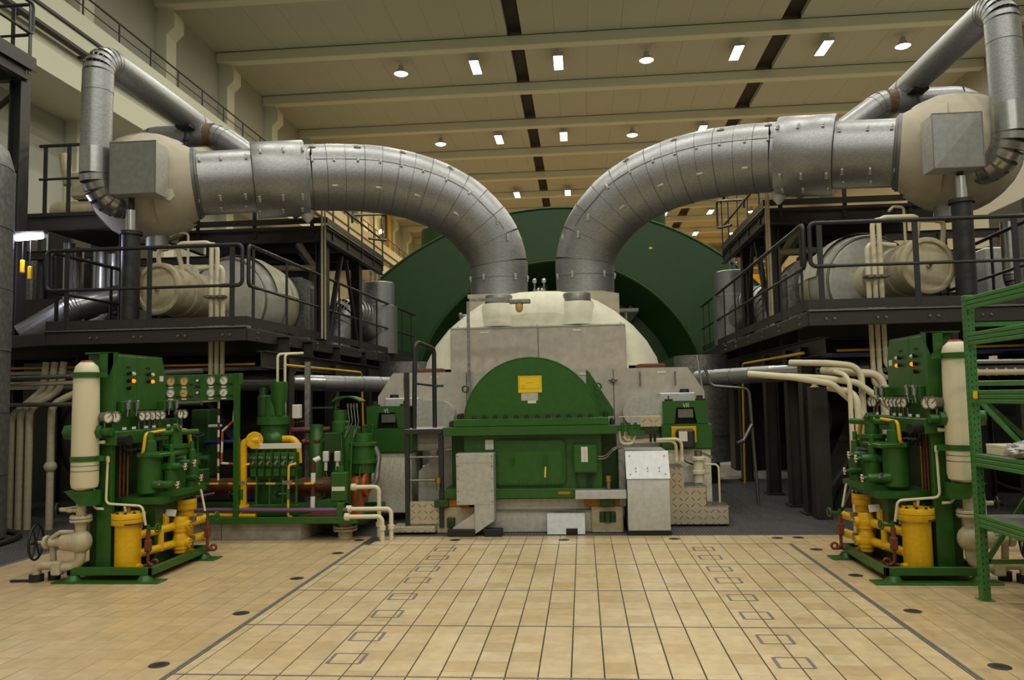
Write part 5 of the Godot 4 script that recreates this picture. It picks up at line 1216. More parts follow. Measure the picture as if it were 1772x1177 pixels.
func left_extras():
	left_partition()
	var st: SurfaceTool; var w: Array; var o: Node3D
	# clad vertical tank at the picture's left edge
	o = thing("clad_tank", Vector3(-8.02, 0, -9.2), "tall upright clad tank at the left edge beside the grating", "tank")
	for k in 6:
		st = nw(); cyl(st, Vector3(-8.02, 0.05 + 0.78 * k, -9.2), Vector3(-8.02, 0.05 + 0.78 * (k + 1), -9.2), 0.81 + 0.003 * (k % 2), -1, 40); obj("clad_segment", st, M.clad_worn, o)
		st = nw(); ring(st, Vector3(-8.02, 0.05 + 0.78 * (k + 1), -9.2), Vector3.UP, 0.812, 0.006, 40, 5); obj("seam_bead", st, M.clad_seam, o)
	st = nw(); lathe(st, [Vector2(0.81, 4.73), Vector2(0.74, 5.0), Vector2(0.5, 5.2), Vector2(0, 5.3)], Vector3(-8.02, 0, -9.2), Vector3.UP, 40); obj("dome", st, M.clad_worn, o)
	st = nw(); ring(st, Vector3(-8.02, 0.03, -9.2), Vector3.UP, 0.95, 0.04, 36, 6); obj("foot_ring", st, M.steel_dark, o)
	# dark tower with small platform, high on the left
	o = thing("steel_tower", Vector3(-8.7, 0, -11.5), "tall dark steel tower column with braces at the far left", "tower")
	st = nw(); column_h(st, Vector3(-8.72, 0, -11.5), 6.85, 0.2, 0.22); obj("column", st, M.steel_dark, o)
	st = nw(); column_h(st, Vector3(-10.6, 0, -11.5), 6.85, 0.2, 0.22); obj("column", st, M.steel_dark, o)
	st = nw(); ibeam(st, Vector3(-8.6, 6.9, -11.45), Vector3(-10.8, 6.9, -11.45), 0.12, 0.22); ibeam(st, Vector3(-8.6, 6.9, -11.45), Vector3(-8.6, 6.9, -9.5), 0.12, 0.22); obj("head_beam", st, M.steel_dark, o)
	for e in [[5.2, 6.7], [6.7, 5.2]]:
		st = nw(); bar(st, Vector3(-8.7, e[0], -11.5), Vector3(-10.6, e[1], -11.5), 0.06, 0.06); obj("brace", st, M.steel_dark, o)
	st = nw(); bar(st, Vector3(-8.7, 5.4, -11.5), Vector3(-10.6, 5.4, -11.5), 0.08, 0.1); obj("brace", st, M.steel_dark, o)
	o = thing("tower_platform", Vector3(-9.6, 7.0, -10.5), "small railed platform on top of the dark tower, upper left", "platform")
	st = nw(); span(st, Vector3(-8.55, 7.02, -9.5), Vector3(-10.8, 7.08, -11.6)); span(st, Vector3(-8.55, 6.98, -9.5), Vector3(-8.53, 7.2, -11.6)); obj("deck", st, M.steel_dark, o)
	rail_run(o, Vector3(-8.57, 7.08, -11.55), Vector3(-8.57, 7.08, -9.5), [0.05, 1.0, 2.0], 1.0, 0.5, true, false)
	rail_run(o, Vector3(-8.6, 7.08, -11.55), Vector3(-10.8, 7.08, -11.55), [0.3, 0.65, 1.3], 1.0, 0.5, true, false)
	# mid platform with motor valve, left of the ball valve
	o = thing("side_platform", Vector3(-8.2, 4.6, -12.6), "dark railed platform left of the left ball-shaped valve", "platform")
	st = nw(); span(st, Vector3(-7.1, 4.72, -11.9), Vector3(-9.2, 4.78, -14.4)); ibeam(st, Vector3(-7.1, 4.6, -11.9), Vector3(-9.2, 4.6, -11.9), 0.12, 0.24); ibeam(st, Vector3(-7.12, 4.6, -11.9), Vector3(-7.12, 4.6, -14.4), 0.12, 0.24); obj("deck", st, M.steel_dark, o)
	st = nw(); column_h(st, Vector3(-7.2, 2.69, -12.0), 4.5, 0.18, 0.18); column_h(st, Vector3(-9.1, 0, -12.0), 4.5, 0.18, 0.18); obj("posts_below", st, M.steel_dark, o)
	rail_run(o, Vector3(-8.65, 4.78, -11.9), Vector3(-7.9, 4.78, -11.9), [0.1, 0.5], 1.1, 0.55, false, false)
	st = nw(); tube(st, [Vector3(-7.9, 5.88, -11.9), Vector3(-7.15, 5.55, -11.9)], 0.024, 8); tube(st, [Vector3(-7.9, 5.33, -11.9), Vector3(-7.15, 4.95, -11.9)], 0.02, 8); bar(st, Vector3(-7.2, 4.6, -11.9), Vector3(-7.2, 5.55, -11.9), 0.05, 0.016); obj("stair_rail", st, M.rail, o)
	o = thing("motor_valve", Vector3(-8.6, 4.8, -13.0), "cream motor-driven valve with bolted flange on the platform at the left", "valve")
	st = nw(); cyl(st, Vector3(-9.1, 5.05, -13.0), Vector3(-7.2, 5.0, -12.9), 0.2, -1, 24); obj("pipe_body", st, M.cream_dirty, o)
	st = nw(); flange(st, Vector3(-8.15, 5.03, -12.95), Vector3(1, 0, 0), 0.32, 0.1, 14, 0.02); obj("flange", st, M.cream_dirty, o)
	st = nw(); span(st, Vector3(-8.75, 5.25, -12.8), Vector3(-8.3, 5.75, -13.2), 0.05); lathe(st, [Vector2(0.13, 0), Vector2(0.13, 0.3), Vector2(0.1, 0.35), Vector2(0, 0.35)], Vector3(-8.5, 5.75, -13), Vector3.UP, 20); obj("gear_case", st, M.cream_dirty, o)
	st = nw(); cyl(st, Vector3(-8.9, 5.55, -13.0), Vector3(-9.0, 6.1, -13.0), 0.09, -1, 14); obj("motor", st, M.cream_dirty, o)
	st = nw(); handwheel(st, Vector3(-8.15, 5.55, -12.7), Vector3(0.6, 0, 1), 0.17, 0.014); obj("handwheel", st, M.rail, o)
	# tube lamp and two hoist pendants
	o = thing("tube_lamp", Vector3(-8.06, 4.1, -10.9), "glowing bluish fluorescent tube lamp at the far left above the platform", "lamp")
	st = nw(); tube(st, [Vector3(-8.27, 4.16, -10.9), Vector3(-7.86, 4.18, -10.9)], 0.045, 14); obj("tube", st, M.lamp_tube, o)
	st = nw(); span(st, Vector3(-8.32, 4.215, -10.85), Vector3(-7.8, 4.25, -10.95), 0.004); obj("holder", st, M.steel, o)
	var l := OmniLight3D.new(); l.name = "light"; l.light_energy = 1.3; l.light_color = Color(0.85, 0.87, 1.0); l.light_size = 0.1; l.omni_range = 40; l.omni_attenuation = 2.0; l.shadow_enabled = true; l.position = Vector3(0, 0, 0.1); o.add_child(l)
	for k in 2:
		var p := Vector3(-8.18 + 0.12 * k, 3.74 - 0.1 * k, -10.93)
		o = thing("hoist_pendant", p, "%s small yellow hanging pendant below the fluorescent tube lamp" % ["left, higher", "right, lower"][k], "pendant", "hanging pendants")
		st = nw(); cyl(st, p + Vector3(0, 0.1, 0), p + Vector3(0, 0.46 + 0.1 * k, 0), 0.006, -1, 6); obj("cord", st, M.rubber, o)
		st = nw(); box(st, p, Vector3(0.055, 0.2, 0.055), 0.012); obj("handle", st, M.yellow, o)
	# lying clad elbow low behind the tank
	o = thing("bent_duct", Vector3(-7.4, 2.7, -11.6), "thick shiny clad elbow on the left behind the tank", "pipe")
	clad_tube(o, bend([Vector3(-8.5, 2.75, -11.4), Vector3(-7.9, 3.2, -11.7), Vector3(-7.2, 3.5, -12.3)], 0.5, 5), 0.2, M.clad_shiny, 20, 1)
	# cream pipe runs and uprights on the left under the platform
	for k in 3:
		w = one("lying_pipe", Vector3(-5.8, 1.75, -10.0), "%s of three pale pipes running left behind the accumulator" % ["upper", "middle", "lower"][k], "pipe")
		st = nw(); tube(st, [Vector3(-4.9, 2.1 - 0.1 * k - (0.22 if k == 2 else 0.0), -9.9), Vector3(-8.4, 2.05 - 0.07 * k - (0.2 if k == 2 else 0.0), -10.2 - 0.1 * k)], 0.03, 8); done(w, st, M.steel if k != 1 else M.cream_dirty)
	for k in 4:
		var x: float = [-7.88, -7.75, -7.62, -7.3][k]
		w = one("upright_pipe", Vector3(x, 0, -10.4), "%s of four dim cream pipes standing in the shade left of the accumulator" % ["leftmost", "second", "third", "rightmost"][k], "pipe")
		st = nw(); tube(st, bend([Vector3(x, 0.0, -10.4), Vector3(x, 1.55 + 0.05 * k, -10.4), Vector3(x + 0.3, 1.9, -10.6), Vector3(x + 0.35, 2.3, -10.6)], 0.2), 0.05, 10)
		if k == 3: ball(st, Vector3(x, 0.85, -10.4), 0.085, 14)
		done(w, st, M.cream_dirty)
	o = thing("green_cabinet", Vector3(-5.05, 0, -9.3), "narrow green cabinet half hidden behind the accumulator", "cabinet")
	st = nw(); span(st, Vector3(-5.6, 0.02, -9.35), Vector3(-5.05, 1.5, -9.7), 0.01); obj("case", st, M.green_dark, o)
	st = nw(); span(st, Vector3(-5.57, 0.1, -9.33), Vector3(-5.08, 1.45, -9.35), 0.006); obj("door", st, M.green_dark, o)
	for k in 2:
		w = one("thin_riser", Vector3(-3.7, 0.5, -10.4), "%s of two thin cream risers in front of the left platform" % ["left", "right"][k], "pipe")
		st = nw(); tube(st, bend([Vector3(-3.97 + 0.1 * k, 1.0, -10.1), Vector3(-3.97 + 0.1 * k, 2.3, -10.1), Vector3(-3.8 + 0.1 * k, 2.32, -10.3)], 0.05), 0.018, 8); done(w, st, M.cream)
	w = one("grey_upright", Vector3(-3.6, 0, -10.3), "grey square upright between the thin cream risers and the pump group", "post")
	st = nw(); span(st, Vector3(-3.66, 0.2, -10.25), Vector3(-3.6, 2.2, -10.31)); done(w, st, M.clad_worn)
	w = one("yellow_tag_box", Vector3(-4.9, 4.75, -12.7), "small yellow box hanging under the left steam pipe", "box")
	st = nw(); span(st, Vector3(-5.04, 4.76, -12.6), Vector3(-4.9, 4.9, -12.7), 0.02); done(w, st, M.ochre)

func tall_cases(s: int):
	var L: String = "left" if s < 0 else "right"
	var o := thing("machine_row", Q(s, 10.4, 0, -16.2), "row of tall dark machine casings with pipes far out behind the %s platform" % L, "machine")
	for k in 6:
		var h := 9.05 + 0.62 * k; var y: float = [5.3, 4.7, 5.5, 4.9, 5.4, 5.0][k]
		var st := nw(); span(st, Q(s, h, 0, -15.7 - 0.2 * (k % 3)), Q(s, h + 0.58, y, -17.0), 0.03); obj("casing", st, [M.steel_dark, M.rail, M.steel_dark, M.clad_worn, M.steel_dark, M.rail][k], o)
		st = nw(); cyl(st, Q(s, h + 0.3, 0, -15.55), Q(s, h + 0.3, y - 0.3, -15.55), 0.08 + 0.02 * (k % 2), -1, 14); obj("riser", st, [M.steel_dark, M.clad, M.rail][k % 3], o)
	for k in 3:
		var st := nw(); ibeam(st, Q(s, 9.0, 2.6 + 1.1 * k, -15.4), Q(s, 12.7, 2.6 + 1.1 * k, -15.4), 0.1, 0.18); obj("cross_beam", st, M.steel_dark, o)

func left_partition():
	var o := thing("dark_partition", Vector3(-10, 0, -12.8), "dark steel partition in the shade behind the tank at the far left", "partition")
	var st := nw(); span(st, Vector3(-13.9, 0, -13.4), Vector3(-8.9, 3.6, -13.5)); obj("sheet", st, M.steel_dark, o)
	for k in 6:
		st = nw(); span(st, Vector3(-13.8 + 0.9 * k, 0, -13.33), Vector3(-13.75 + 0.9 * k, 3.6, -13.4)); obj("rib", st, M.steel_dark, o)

func right_extras():
	var st: SurfaceTool; var w: Array; var o: Node3D
	# cream pipes that bend down to the right skid
	var runs := [[Vector3(2.1, 1.92, -10.3), Vector3(2.56, 1.86, -10.0), Vector3(3.03, 1.77, -10.0), Vector3(3.29, 1.52, -10.0), Vector3(3.46, 1.2, -10.0), Vector3(3.47, 0.0, -10.0)], [Vector3(2.6, 1.88, -10.4), Vector3(2.97, 1.84, -10.05), Vector3(3.34, 1.78, -10.05), Vector3(3.62, 1.56, -10.05), Vector3(3.9, 1.3, -10.05), Vector3(3.92, 0.0, -10.05)], [Vector3(2.7, 2.06, -10.6), Vector3(3.04, 2.03, -10.15), Vector3(3.43, 1.98, -10.15), Vector3(3.44, 0.0, -10.15)], [Vector3(3.1, 1.95, -10.6), Vector3(3.3, 1.92, -10.3), Vector3(3.74, 1.88, -10.3), Vector3(3.76, 0.0, -10.3)], [Vector3(3.1, 1.92, -10.1), Vector3(3.19, 1.86, -9.85), Vector3(3.18, 0.0, -9.85)], [Vector3(3.05, 1.72, -10.2), Vector3(3.27, 1.66, -9.85), Vector3(3.265, 0.0, -9.85)]]
	var rw := ["lowest cream pipe sloping down from the foil-clad pipe, right", "second cream pipe sloping down behind the right skid", "cream pipe with square top bend left of the right skid cabinet", "rear cream pipe with square bend next to the right skid cabinet", "left one of two thin cream uprights near the right skid", "right one of two thin cream uprights near the right skid"]
	for k in runs.size():
		w = one("bent_pipe", runs[k][-1], rw[k], "pipe", "")
		st = nw(); tube(st, bend(runs[k], 0.18), [0.04, 0.04, 0.04, 0.05, 0.028, 0.04][k], 12); done(w, st, M.cream)
	o = thing("pipe_stand", Vector3(3.14, 0, -11.0), "dark square post with a cream pipe shoe before the first right column", "pipe stand")
	st = nw(); span(st, Vector3(3.03, 0, -10.9), Vector3(3.24, 1.74, -11.1), 0.004); obj("post", st, M.steel_dark, o)
	st = nw(); lathe(st, [Vector2(0.06, 0), Vector2(0.035, 0.02), Vector2(0.035, 0.16)], Vector3(3.1, 1.74, -10.98), Vector3.UP, 14); obj("shoe", st, M.cream, o)
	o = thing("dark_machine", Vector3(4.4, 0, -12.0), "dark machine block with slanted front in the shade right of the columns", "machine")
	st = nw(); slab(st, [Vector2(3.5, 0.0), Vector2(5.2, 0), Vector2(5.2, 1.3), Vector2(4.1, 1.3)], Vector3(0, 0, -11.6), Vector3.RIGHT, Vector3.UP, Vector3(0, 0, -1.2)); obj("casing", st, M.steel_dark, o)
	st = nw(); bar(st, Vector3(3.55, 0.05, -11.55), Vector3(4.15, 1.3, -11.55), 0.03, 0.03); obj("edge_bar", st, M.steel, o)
	w = one("hose_tap", Vector3(2.35, 1.2, -12.4), "thin conduit with small tap hanging before the second dark column", "tap")
	st = nw(); tube(st, bend([Vector3(1.9, 2.1, -12.6), Vector3(2.0, 1.8, -12.6), Vector3(2.55, 1.75, -12.5), Vector3(2.6, 0.0, -12.4)], 0.1), 0.025, 8); cyl(st, Vector3(2.55, 1.2, -12.4), Vector3(2.4, 0.95, -12.35), 0.03); cyl(st, Vector3(2.4, 0.95, -12.35), Vector3(2.3, 0.92, -12.3), 0.03); done(w, st, M.steel)
	for k in 3:
		w = one("wrapped_pipe", Vector3(4.6, 1.9, -8.9), "%s of three lying pipes seen through the green rack" % ["upper", "middle wrapped", "lower"][k], "pipe")
		st = nw(); tube(st, [Vector3(4.15, 1.98 - 0.12 * k, -9.3), Vector3(7.5, 1.95 - 0.12 * k, -9.1)], [0.025, 0.035, 0.03][k], 10)
		if k == 1:
			for j in 30: ring(st, Vector3(4.2 + 0.1 * j, 1.86, -9.3), Vector3(1, 0, 0.3), 0.036, 0.012, 10, 5)
		done(w, st, [M.steel, M.cream_dirty, M.cream_dirty][k])
	w = one("blue_pipe", Vector3(4.5, 2.2, -10.9), "thin blue conduit under the right platform edge", "conduit")
	st = nw(); tube(st, [Vector3(3.3, 2.16, -10.8), Vector3(7.5, 2.18, -10.8)], 0.016, 8); done(w, st, M.blue)
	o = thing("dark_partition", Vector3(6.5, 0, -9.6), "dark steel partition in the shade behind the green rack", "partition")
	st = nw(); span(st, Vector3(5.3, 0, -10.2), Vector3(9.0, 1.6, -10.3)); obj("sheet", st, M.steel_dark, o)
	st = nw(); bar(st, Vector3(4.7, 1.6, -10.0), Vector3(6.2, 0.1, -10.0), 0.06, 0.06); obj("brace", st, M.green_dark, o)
	w = one("thick_cream_pipe", Vector3(3.95, 0, -8.2), "thick cream pipe curving down behind the green rack post", "pipe")
	st = nw(); tube(st, bend([Vector3(3.9, 1.35, -8.9), Vector3(4.12, 1.2, -8.9), Vector3(4.15, 0.0, -8.9)], 0.2), 0.07, 14); done(w, st, M.cream)
	w = one("slim_ladder_rail", Vector3(1.85, 0.9, -12.8), "slim bright slanting handrail right of the VR block", "handrail")
	st = nw(); cyl(st, Vector3(1.88, 2.3, -13.2), Vector3(1.9, 1.1, -12.3), 0.018); done(w, st, M.steel)

# ------------------------------------------------------------------ oil skids, one each side, mirrored about x = -0.755
func W(s: int, w: float, y: float, z: float) -> Vector3: return Vector3(-0.755 + s * w, y, z)

func gauge(parent: Node, c: Vector3, n: Vector3, r: float, depth: float, face_m: Material, needle := 0.6, called := "gauge"):
	var st := nw(); lathe(st, [Vector2(0, -depth), Vector2(r * 0.9, -depth), Vector2(r * 0.95, -depth * 0.5), Vector2(r * 0.95, 0), Vector2(r * 1.06, 0.0), Vector2(r * 1.06, 0.012), Vector2(r * 0.9, 0.014), Vector2(r * 0.88, 0.006)], c, n, 22)
	var g := obj(called, st, M.steel, parent)
	var f := along(c, c + n)
	if parent != self and parent.get_parent() == self:
		st = nw(); lathe(st, [Vector2(r * 0.89, 0.006), Vector2(0, 0.006)], c, n, 20); obj("dial", st, face_m, g)
		st = nw(); bar(st, c + n * 0.009 - f.x * r * 0.2 * cos(needle) - f.y * r * 0.2 * sin(needle), c + n * 0.009 + (f.x * cos(needle) + f.y * sin(needle)) * r * 0.7, 0.006, 0.003)
		for k in 9:
			var a := TAU * (k / 11.0) - 0.9
			bar(st, c + n * 0.008 + (f.x * cos(a) + f.y * sin(a)) * r * 0.68, c + n * 0.008 + (f.x * cos(a) + f.y * sin(a)) * r * 0.82, 0.004, 0.002)
		obj("needle", st, M.ink, g)

func rosette(parent: Node, c: Vector3, n: Vector3, r: float):        # small hand knob with lobes
	var st := nw(); var f := along(c, c + n)
	for k in 6:
		var d := f.x * cos(TAU * k / 6) + f.y * sin(TAU * k / 6); cyl(st, c, c + d * r, 0.008, 0.006, 6)
	cyl(st, c - n * 0.02, c + n * 0.015, 0.014, 0.012, 10); obj("hand_knob", st, M.label, parent)
	st = nw(); lathe(st, [Vector2(0.014, 0.015), Vector2(0.0, 0.018)], c, n, 10); ring(st, c, n, r * 0.55, 0.006, 14, 5); obj("knob_ring", st, M.red, parent)

func oil_skid(s: int):
	var L: String = "left" if s < 0 else "right"
	var st: SurfaceTool; var o: Node3D; var w: Array
	var inn := Vector3(-s, 0, 0)
	# base frame on foot plates
	o = thing("skid_base", W(s, 3.8, 0, -7.9), "green channel base tray on dome feet under the %s oil skid" % L, "skid base")
	st = nw(); span(st, W(s, 3.24, 0, -7.24), W(s, 4.3, 0.014, -7.42), 0.003); obj("foot_plate", st, M.green, o)
	st = nw(); span(st, W(s, 3.2, 0, -8.3), W(s, 3.5, 0.014, -8.5), 0.003); obj("foot_plate", st, M.green, o)
	for p in [W(s, 3.42, 0.012, -7.34), W(s, 4.14, 0.012, -7.34), W(s, 3.36, 0.012, -8.4)]:
		st = nw(); lathe(st, [Vector2(0.075, 0), Vector2(0.07, 0.015), Vector2(0.045, 0.05), Vector2(0, 0.052)], p, Vector3.UP, 20); ring(st, p + Vector3(0, 0.004, 0), Vector3.UP, 0.078, 0.006, 20, 6); obj("dome_foot", st, M.green, o)
	var y0 := 0.06; var y1 := 0.135
	for e in [[W(s, 3.35, 0, -7.33), W(s, 4.2, 0, -7.37)], [W(s, 3.35, 0, -7.33), W(s, 3.39, 0, -8.5)], [W(s, 4.16, 0, -7.33), W(s, 4.2, 0, -8.75)], [W(s, 3.35, 0, -8.46), W(s, 4.2, 0, -8.5)]]:
		st = nw(); span(st, e[0] + Vector3(0, y0, 0), e[1] + Vector3(0, y1, 0), 0.004); obj("channel", st, M.green, o)
	st = nw(); span(st, W(s, 3.38, 0.06, -7.36), W(s, 4.18, 0.075, -8.48)); obj("tray_floor", st, M.oxide, o)
	# upright frame and control cabinet
	o = thing("control_cabinet", W(s, 4.05, 0.14, -8.1), "tall green frame with control cabinet, buttons and orange pilot lamps on the %s oil skid" % L, "control cabinet")
	st = nw(); span(st, W(s, 3.98, 0.08, -7.52), W(s, 4.1, 1.5, -8.5), 0.004); obj("back_plate", st, M.green_dark, o)
	st = nw(); span(st, W(s, 3.87, 0.08, -7.5), W(s, 4.02, 2.2, -7.56), 0.004); obj("front_post", st, M.green, o)
	st = nw(); span(st, W(s, 3.9, 0.08, -8.42), W(s, 4.1, 1.4, -8.5), 0.004); obj("rear_post", st, M.green_dark, o)
	st = nw(); slab(st, [Vector2(7.56, 1.3), Vector2(8.6, 1.3), Vector2(8.6, 2.0), Vector2(8.52, 2.2), Vector2(7.56, 2.2)], W(s, 3.93, 0, 0), Vector3(0, 0, -1), Vector3.UP, Vector3(s * 0.24, 0, 0)); var cab := obj("cabinet_body", st, M.green, o)
	var zd := [-7.585, -8.0, -8.005, -8.42]
	for k in 2:
		st = nw(); span(st, W(s, 3.935, 1.62, zd[k * 2]), W(s, 3.918, 2.18, zd[k * 2 + 1]), 0.004); obj("door", st, M.green, cab)
	st = nw(); span(st, W(s, 3.935, 1.32, -7.585), W(s, 3.918, 1.61, -8.42), 0.004); obj("lower_panel", st, M.green, cab)
	st = nw(); slab(st, [Vector2(0, 0), Vector2(0.1, 0), Vector2(0.02, -0.22), Vector2(0, -0.22)], W(s, 3.93, 2.2, -7.5), Vector3(-s, 0, 0), Vector3.UP, Vector3(0, 0, -0.02)); obj("top_gusset", st, M.green, o)
	st = nw(); span(st, W(s, 3.93, 2.19, -7.5), W(s, 4.17, 2.205, -7.62)); obj("top_bracket", st, M.green, o)
	for dr in 2:
		var zc: float = -7.83 if dr == 0 else -8.2
		for k in (3 if dr == 0 else 2):
			st = nw(); var p := W(s, 3.918, 2.0 - 0.075 * k, zc); cyl(st, p, p + inn * 0.03, 0.018, -1, 12); bar(st, p + inn * 0.03 - Vector3(0, 0.02, 0), p + inn * 0.03 + Vector3(0, 0.02, 0), 0.012, 0.02); obj("switch_knob", st, M.black, cab)
		for k in 2:
			st = nw(); var p := W(s, 3.918, 2.0 - 0.075 * k, zc - 0.1); cyl(st, p, p + inn * 0.012, 0.02, -1, 14); cyl(st, p, p + inn * 0.024, 0.015, 0.013, 12); obj("pilot_lamp", st, [M.dial, M.lamp_amber][k], cab)
		st = nw(); span(st, W(s, 3.918, 2.055, zc + 0.03), W(s, 3.914, 2.075, zc - 0.05)); obj("name_strip", st, M.ink, cab)
	st = nw(); span(st, W(s, 3.918, 1.55, -7.98), W(s, 3.914, 1.575, -8.05)); obj("label_strip", st, M.label, cab)
	st = nw(); span(st, W(s, 3.93, 1.93, -8.47), W(s, 3.926, 1.99, -8.55)); span(st, W(s, 3.93, 1.66, -8.48), W(s, 3.926, 1.69, -8.53)); obj("label_strip", st, M.label, cab)
	# accumulator bottle
	o = thing("accumulator", W(s, 4.07, 0.9, -7.38), "tall cream accumulator bottle with red top cap strapped to the %s green frame" % L, "accumulator")
	var ac := W(s, 4.07, 0, -7.38)
	st = nw(); lathe(st, [Vector2(0.0, 0.86), Vector2(0.08, 0.865), Vector2(0.115, 0.89), Vector2(0.125, 0.94), Vector2(0.122, 1.6), Vector2(0.116, 2.0), Vector2(0.1, 2.06), Vector2(0.06, 2.1), Vector2(0.0, 2.11)], ac, Vector3.UP, 28); obj("bottle", st, M.cream, o)
	st = nw(); lathe(st, [Vector2(0.062, 2.102), Vector2(0.05, 2.115), Vector2(0.0, 2.12)], ac, Vector3.UP, 20); obj("red_cap", st, M.red, o)
	if s > 0:
		st = nw(); cyl(st, ac + Vector3(0, 2.11, 0), ac + Vector3(0, 2.18, 0), 0.03, 0.026, 12); obj("cap_knob", st, M.black, o)
	for y in [1.98, 1.17]:
		st = nw(); lathe(st, [Vector2(0.124, y - 0.03), Vector2(0.132, y - 0.03), Vector2(0.132, y + 0.02), Vector2(0.124, y + 0.02)], ac, Vector3.UP, 26); span(st, ac + Vector3(-s * 0.12, y - 0.03, -0.02), ac + Vector3(-s * 0.2, y + 0.02, 0.02)); obj("strap", st, M.green, o)
	for y in [1.05, 1.1]:
		st = nw(); ring(st, ac + Vector3(0, y, 0), Vector3.UP, 0.125, 0.004, 26, 5); obj("band", st, M.steel, o)
	st = nw(); slab(st, [Vector2(-0.16, 0.86), Vector2(0.13, 0.86), Vector2(0.13, 0.72), Vector2(0.0, 0.72)], ac + Vector3(0, 0, 0.08), Vector3(-s, 0, 0), Vector3.UP, Vector3(0, 0, -0.16)); obj("shelf_bracket", st, M.green, o)
	# cream angle valve below it
	var v := W(s, 4.1, 0, -7.38)
	o = thing("angle_valve", v, "cream globe valve with black handwheel and bent pipes below the %s accumulator" % L, "valve")
	st = nw(); cyl(st, v + Vector3(0, 0.62, 0), v + Vector3(0, 0.74, 0), 0.045, -1, 16); lathe(st, [Vector2(0.045, 0.42), Vector2(0.05, 0.5), Vector2(0.06, 0.58)], v, Vector3.UP, 16); obj("neck", st, M.cream_dirty, o)
	st = nw(); flange(st, v + Vector3(0, 0.605, 0), Vector3.UP, 0.1, 0.025, 8, 0.01); flange(st, v + Vector3(0, 0.575, 0), Vector3.UP, 0.1, 0.025, 8, 0.01); obj("flange", st, M.cream_dirty, o)
	st = nw(); ball(st, v + Vector3(0, 0.37, 0), 0.105, 20, 1.1); cyl(st, v + Vector3(0, 0.37, 0), v + Vector3(s * 0.17, 0.37, 0), 0.1, 0.085, 18); cyl(st, v + Vector3(s * 0.17, 0.37, 0), v + Vector3(s * 0.3, 0.37, 0.02), 0.05, 0.042, 14); obj("body", st, M.cream_dirty, o)
	st = nw(); flange(st, v + Vector3(s * 0.33, 0.37, 0.02), Vector3(s, 0, 0), 0.065, 0.03, 6, 0.007); cyl(st, v + Vector3(s * 0.33, 0.37, 0.02), v + Vector3(s * 0.46, 0.37, 0.02), 0.015, -1, 8); obj("bonnet", st, M.cream_dirty, o)
	st = nw(); handwheel(st, v + Vector3(s * 0.44, 0.37, 0.02), Vector3(s, 0, 0.25).normalized(), 0.165, 0.012, 6); obj("handwheel", st, M.black, o)
	st = nw(); tube(st, bend([v + Vector3(0, 0.33, 0), v + Vector3(0, 0.14, 0), v + Vector3(s * 0.2, 0.13, 0.02)], 0.1, 6), 0.05, 14); tube(st, bend([v + Vector3(s * 0.2, 0.15, 0.02), v + Vector3(s * 0.42, 0.15, 0.03), v + Vector3(s * 0.42, 0.03, 0.03)], 0.07, 6), 0.04, 14); obj("lower_pipe", st, M.cream_dirty, o)
	st = nw(); box(st, v + Vector3(s * 0.2, 0.13, 0.04), Vector3(0.09, 0.13, 0.1), 0.012); obj("block", st, M.cream_dirty, o)
	st = nw(); cyl(st, v + Vector3(s * 0.42, 0.0, 0.03), v + Vector3(s * 0.42, 0.07, 0.03), 0.065, -1, 18); cyl(st, v + Vector3(s * 0.3, 0.0, -0.06), v + Vector3(s * 0.3, 0.08, -0.06), 0.055, -1, 18); obj("floor_sleeve", st, M.rubber, o)
	st = nw(); cyl(st, v + Vector3(s * 0.3, 0.05, -0.06), v + Vector3(s * 0.3, 0.36, -0.02), 0.03, -1, 10); tube(st, bend([v + Vector3(s * 0.04, 0.47, 0.03), v + Vector3(s * 0.18, 0.47, 0.04), v + Vector3(s * 0.26, 0.42, 0.04)], 0.06), 0.02, 8); obj("by_pass", st, M.cream_dirty, o)
	st = nw(); bar(st, v + Vector3(s * 0.42, 0.012, 0.04), v + Vector3(s * 0.66, 0.012, 0.06), 0.04, 0.02, 0.004); obj("floor_strip", st, M.rubber, o)
	st = nw(); cyl(st, v + Vector3(0, 0.67, 0), v + Vector3(s * 0.2, 0.68, 0.02), 0.026, 0.02, 10); box(st, v + Vector3(s * 0.1, 0.675, 0.01), Vector3(0.06, 0.05, 0.05), 0.01); cyl(st, v + Vector3(s * 0.18, 0.69, 0.02), v + Vector3(s * -0.12, 0.73, 0.06), 0.008, -1, 6); obj("needle_valve", st, M.cream_dirty, o)
	st = nw(); handwheel(st, v + Vector3(s * 0.23, 0.68, 0.02), Vector3(s, 0, 0.3).normalized(), 0.05, 0.012, 5); obj("small_wheel", st, M.black, o)
	# yellow filters and the cross pipes between them
	var f1 := W(s, 3.72, 0.07, -7.55); var f2 := W(s, 3.54, 0.07, -8.3)
	for k in 2:
		var f := [f1, f2][k] as Vector3; var r: float = [0.122, 0.1][k]; var h: float = [0.46, 0.5][k]
		o = thing("oil_filter", f, "%s yellow upright filter pot with bolted lid on the %s skid" % [["larger front", "smaller rear"][k], L], "filter", "")
		st = nw(); lathe(st, [Vector2(r * 0.9, 0), Vector2(r, 0.012), Vector2(r, h), Vector2(r * 0.9, h + 0.01)], f, Vector3.UP, 28); obj("pot", st, M.yellow, o)
		st = nw(); lathe(st, [Vector2(0, h - 0.02), Vector2(r * 1.25, h - 0.02), Vector2(r * 1.28, h - 0.015), Vector2(r * 1.28, h + 0.035), Vector2(r * 1.2, h + 0.036), Vector2(r * 1.28, h + 0.04), Vector2(r * 1.28, h + 0.085), Vector2(r * 1.25, h + 0.09), Vector2(0, h + 0.09)], f, Vector3.UP, 28); obj("lid", st, M.yellow, o)
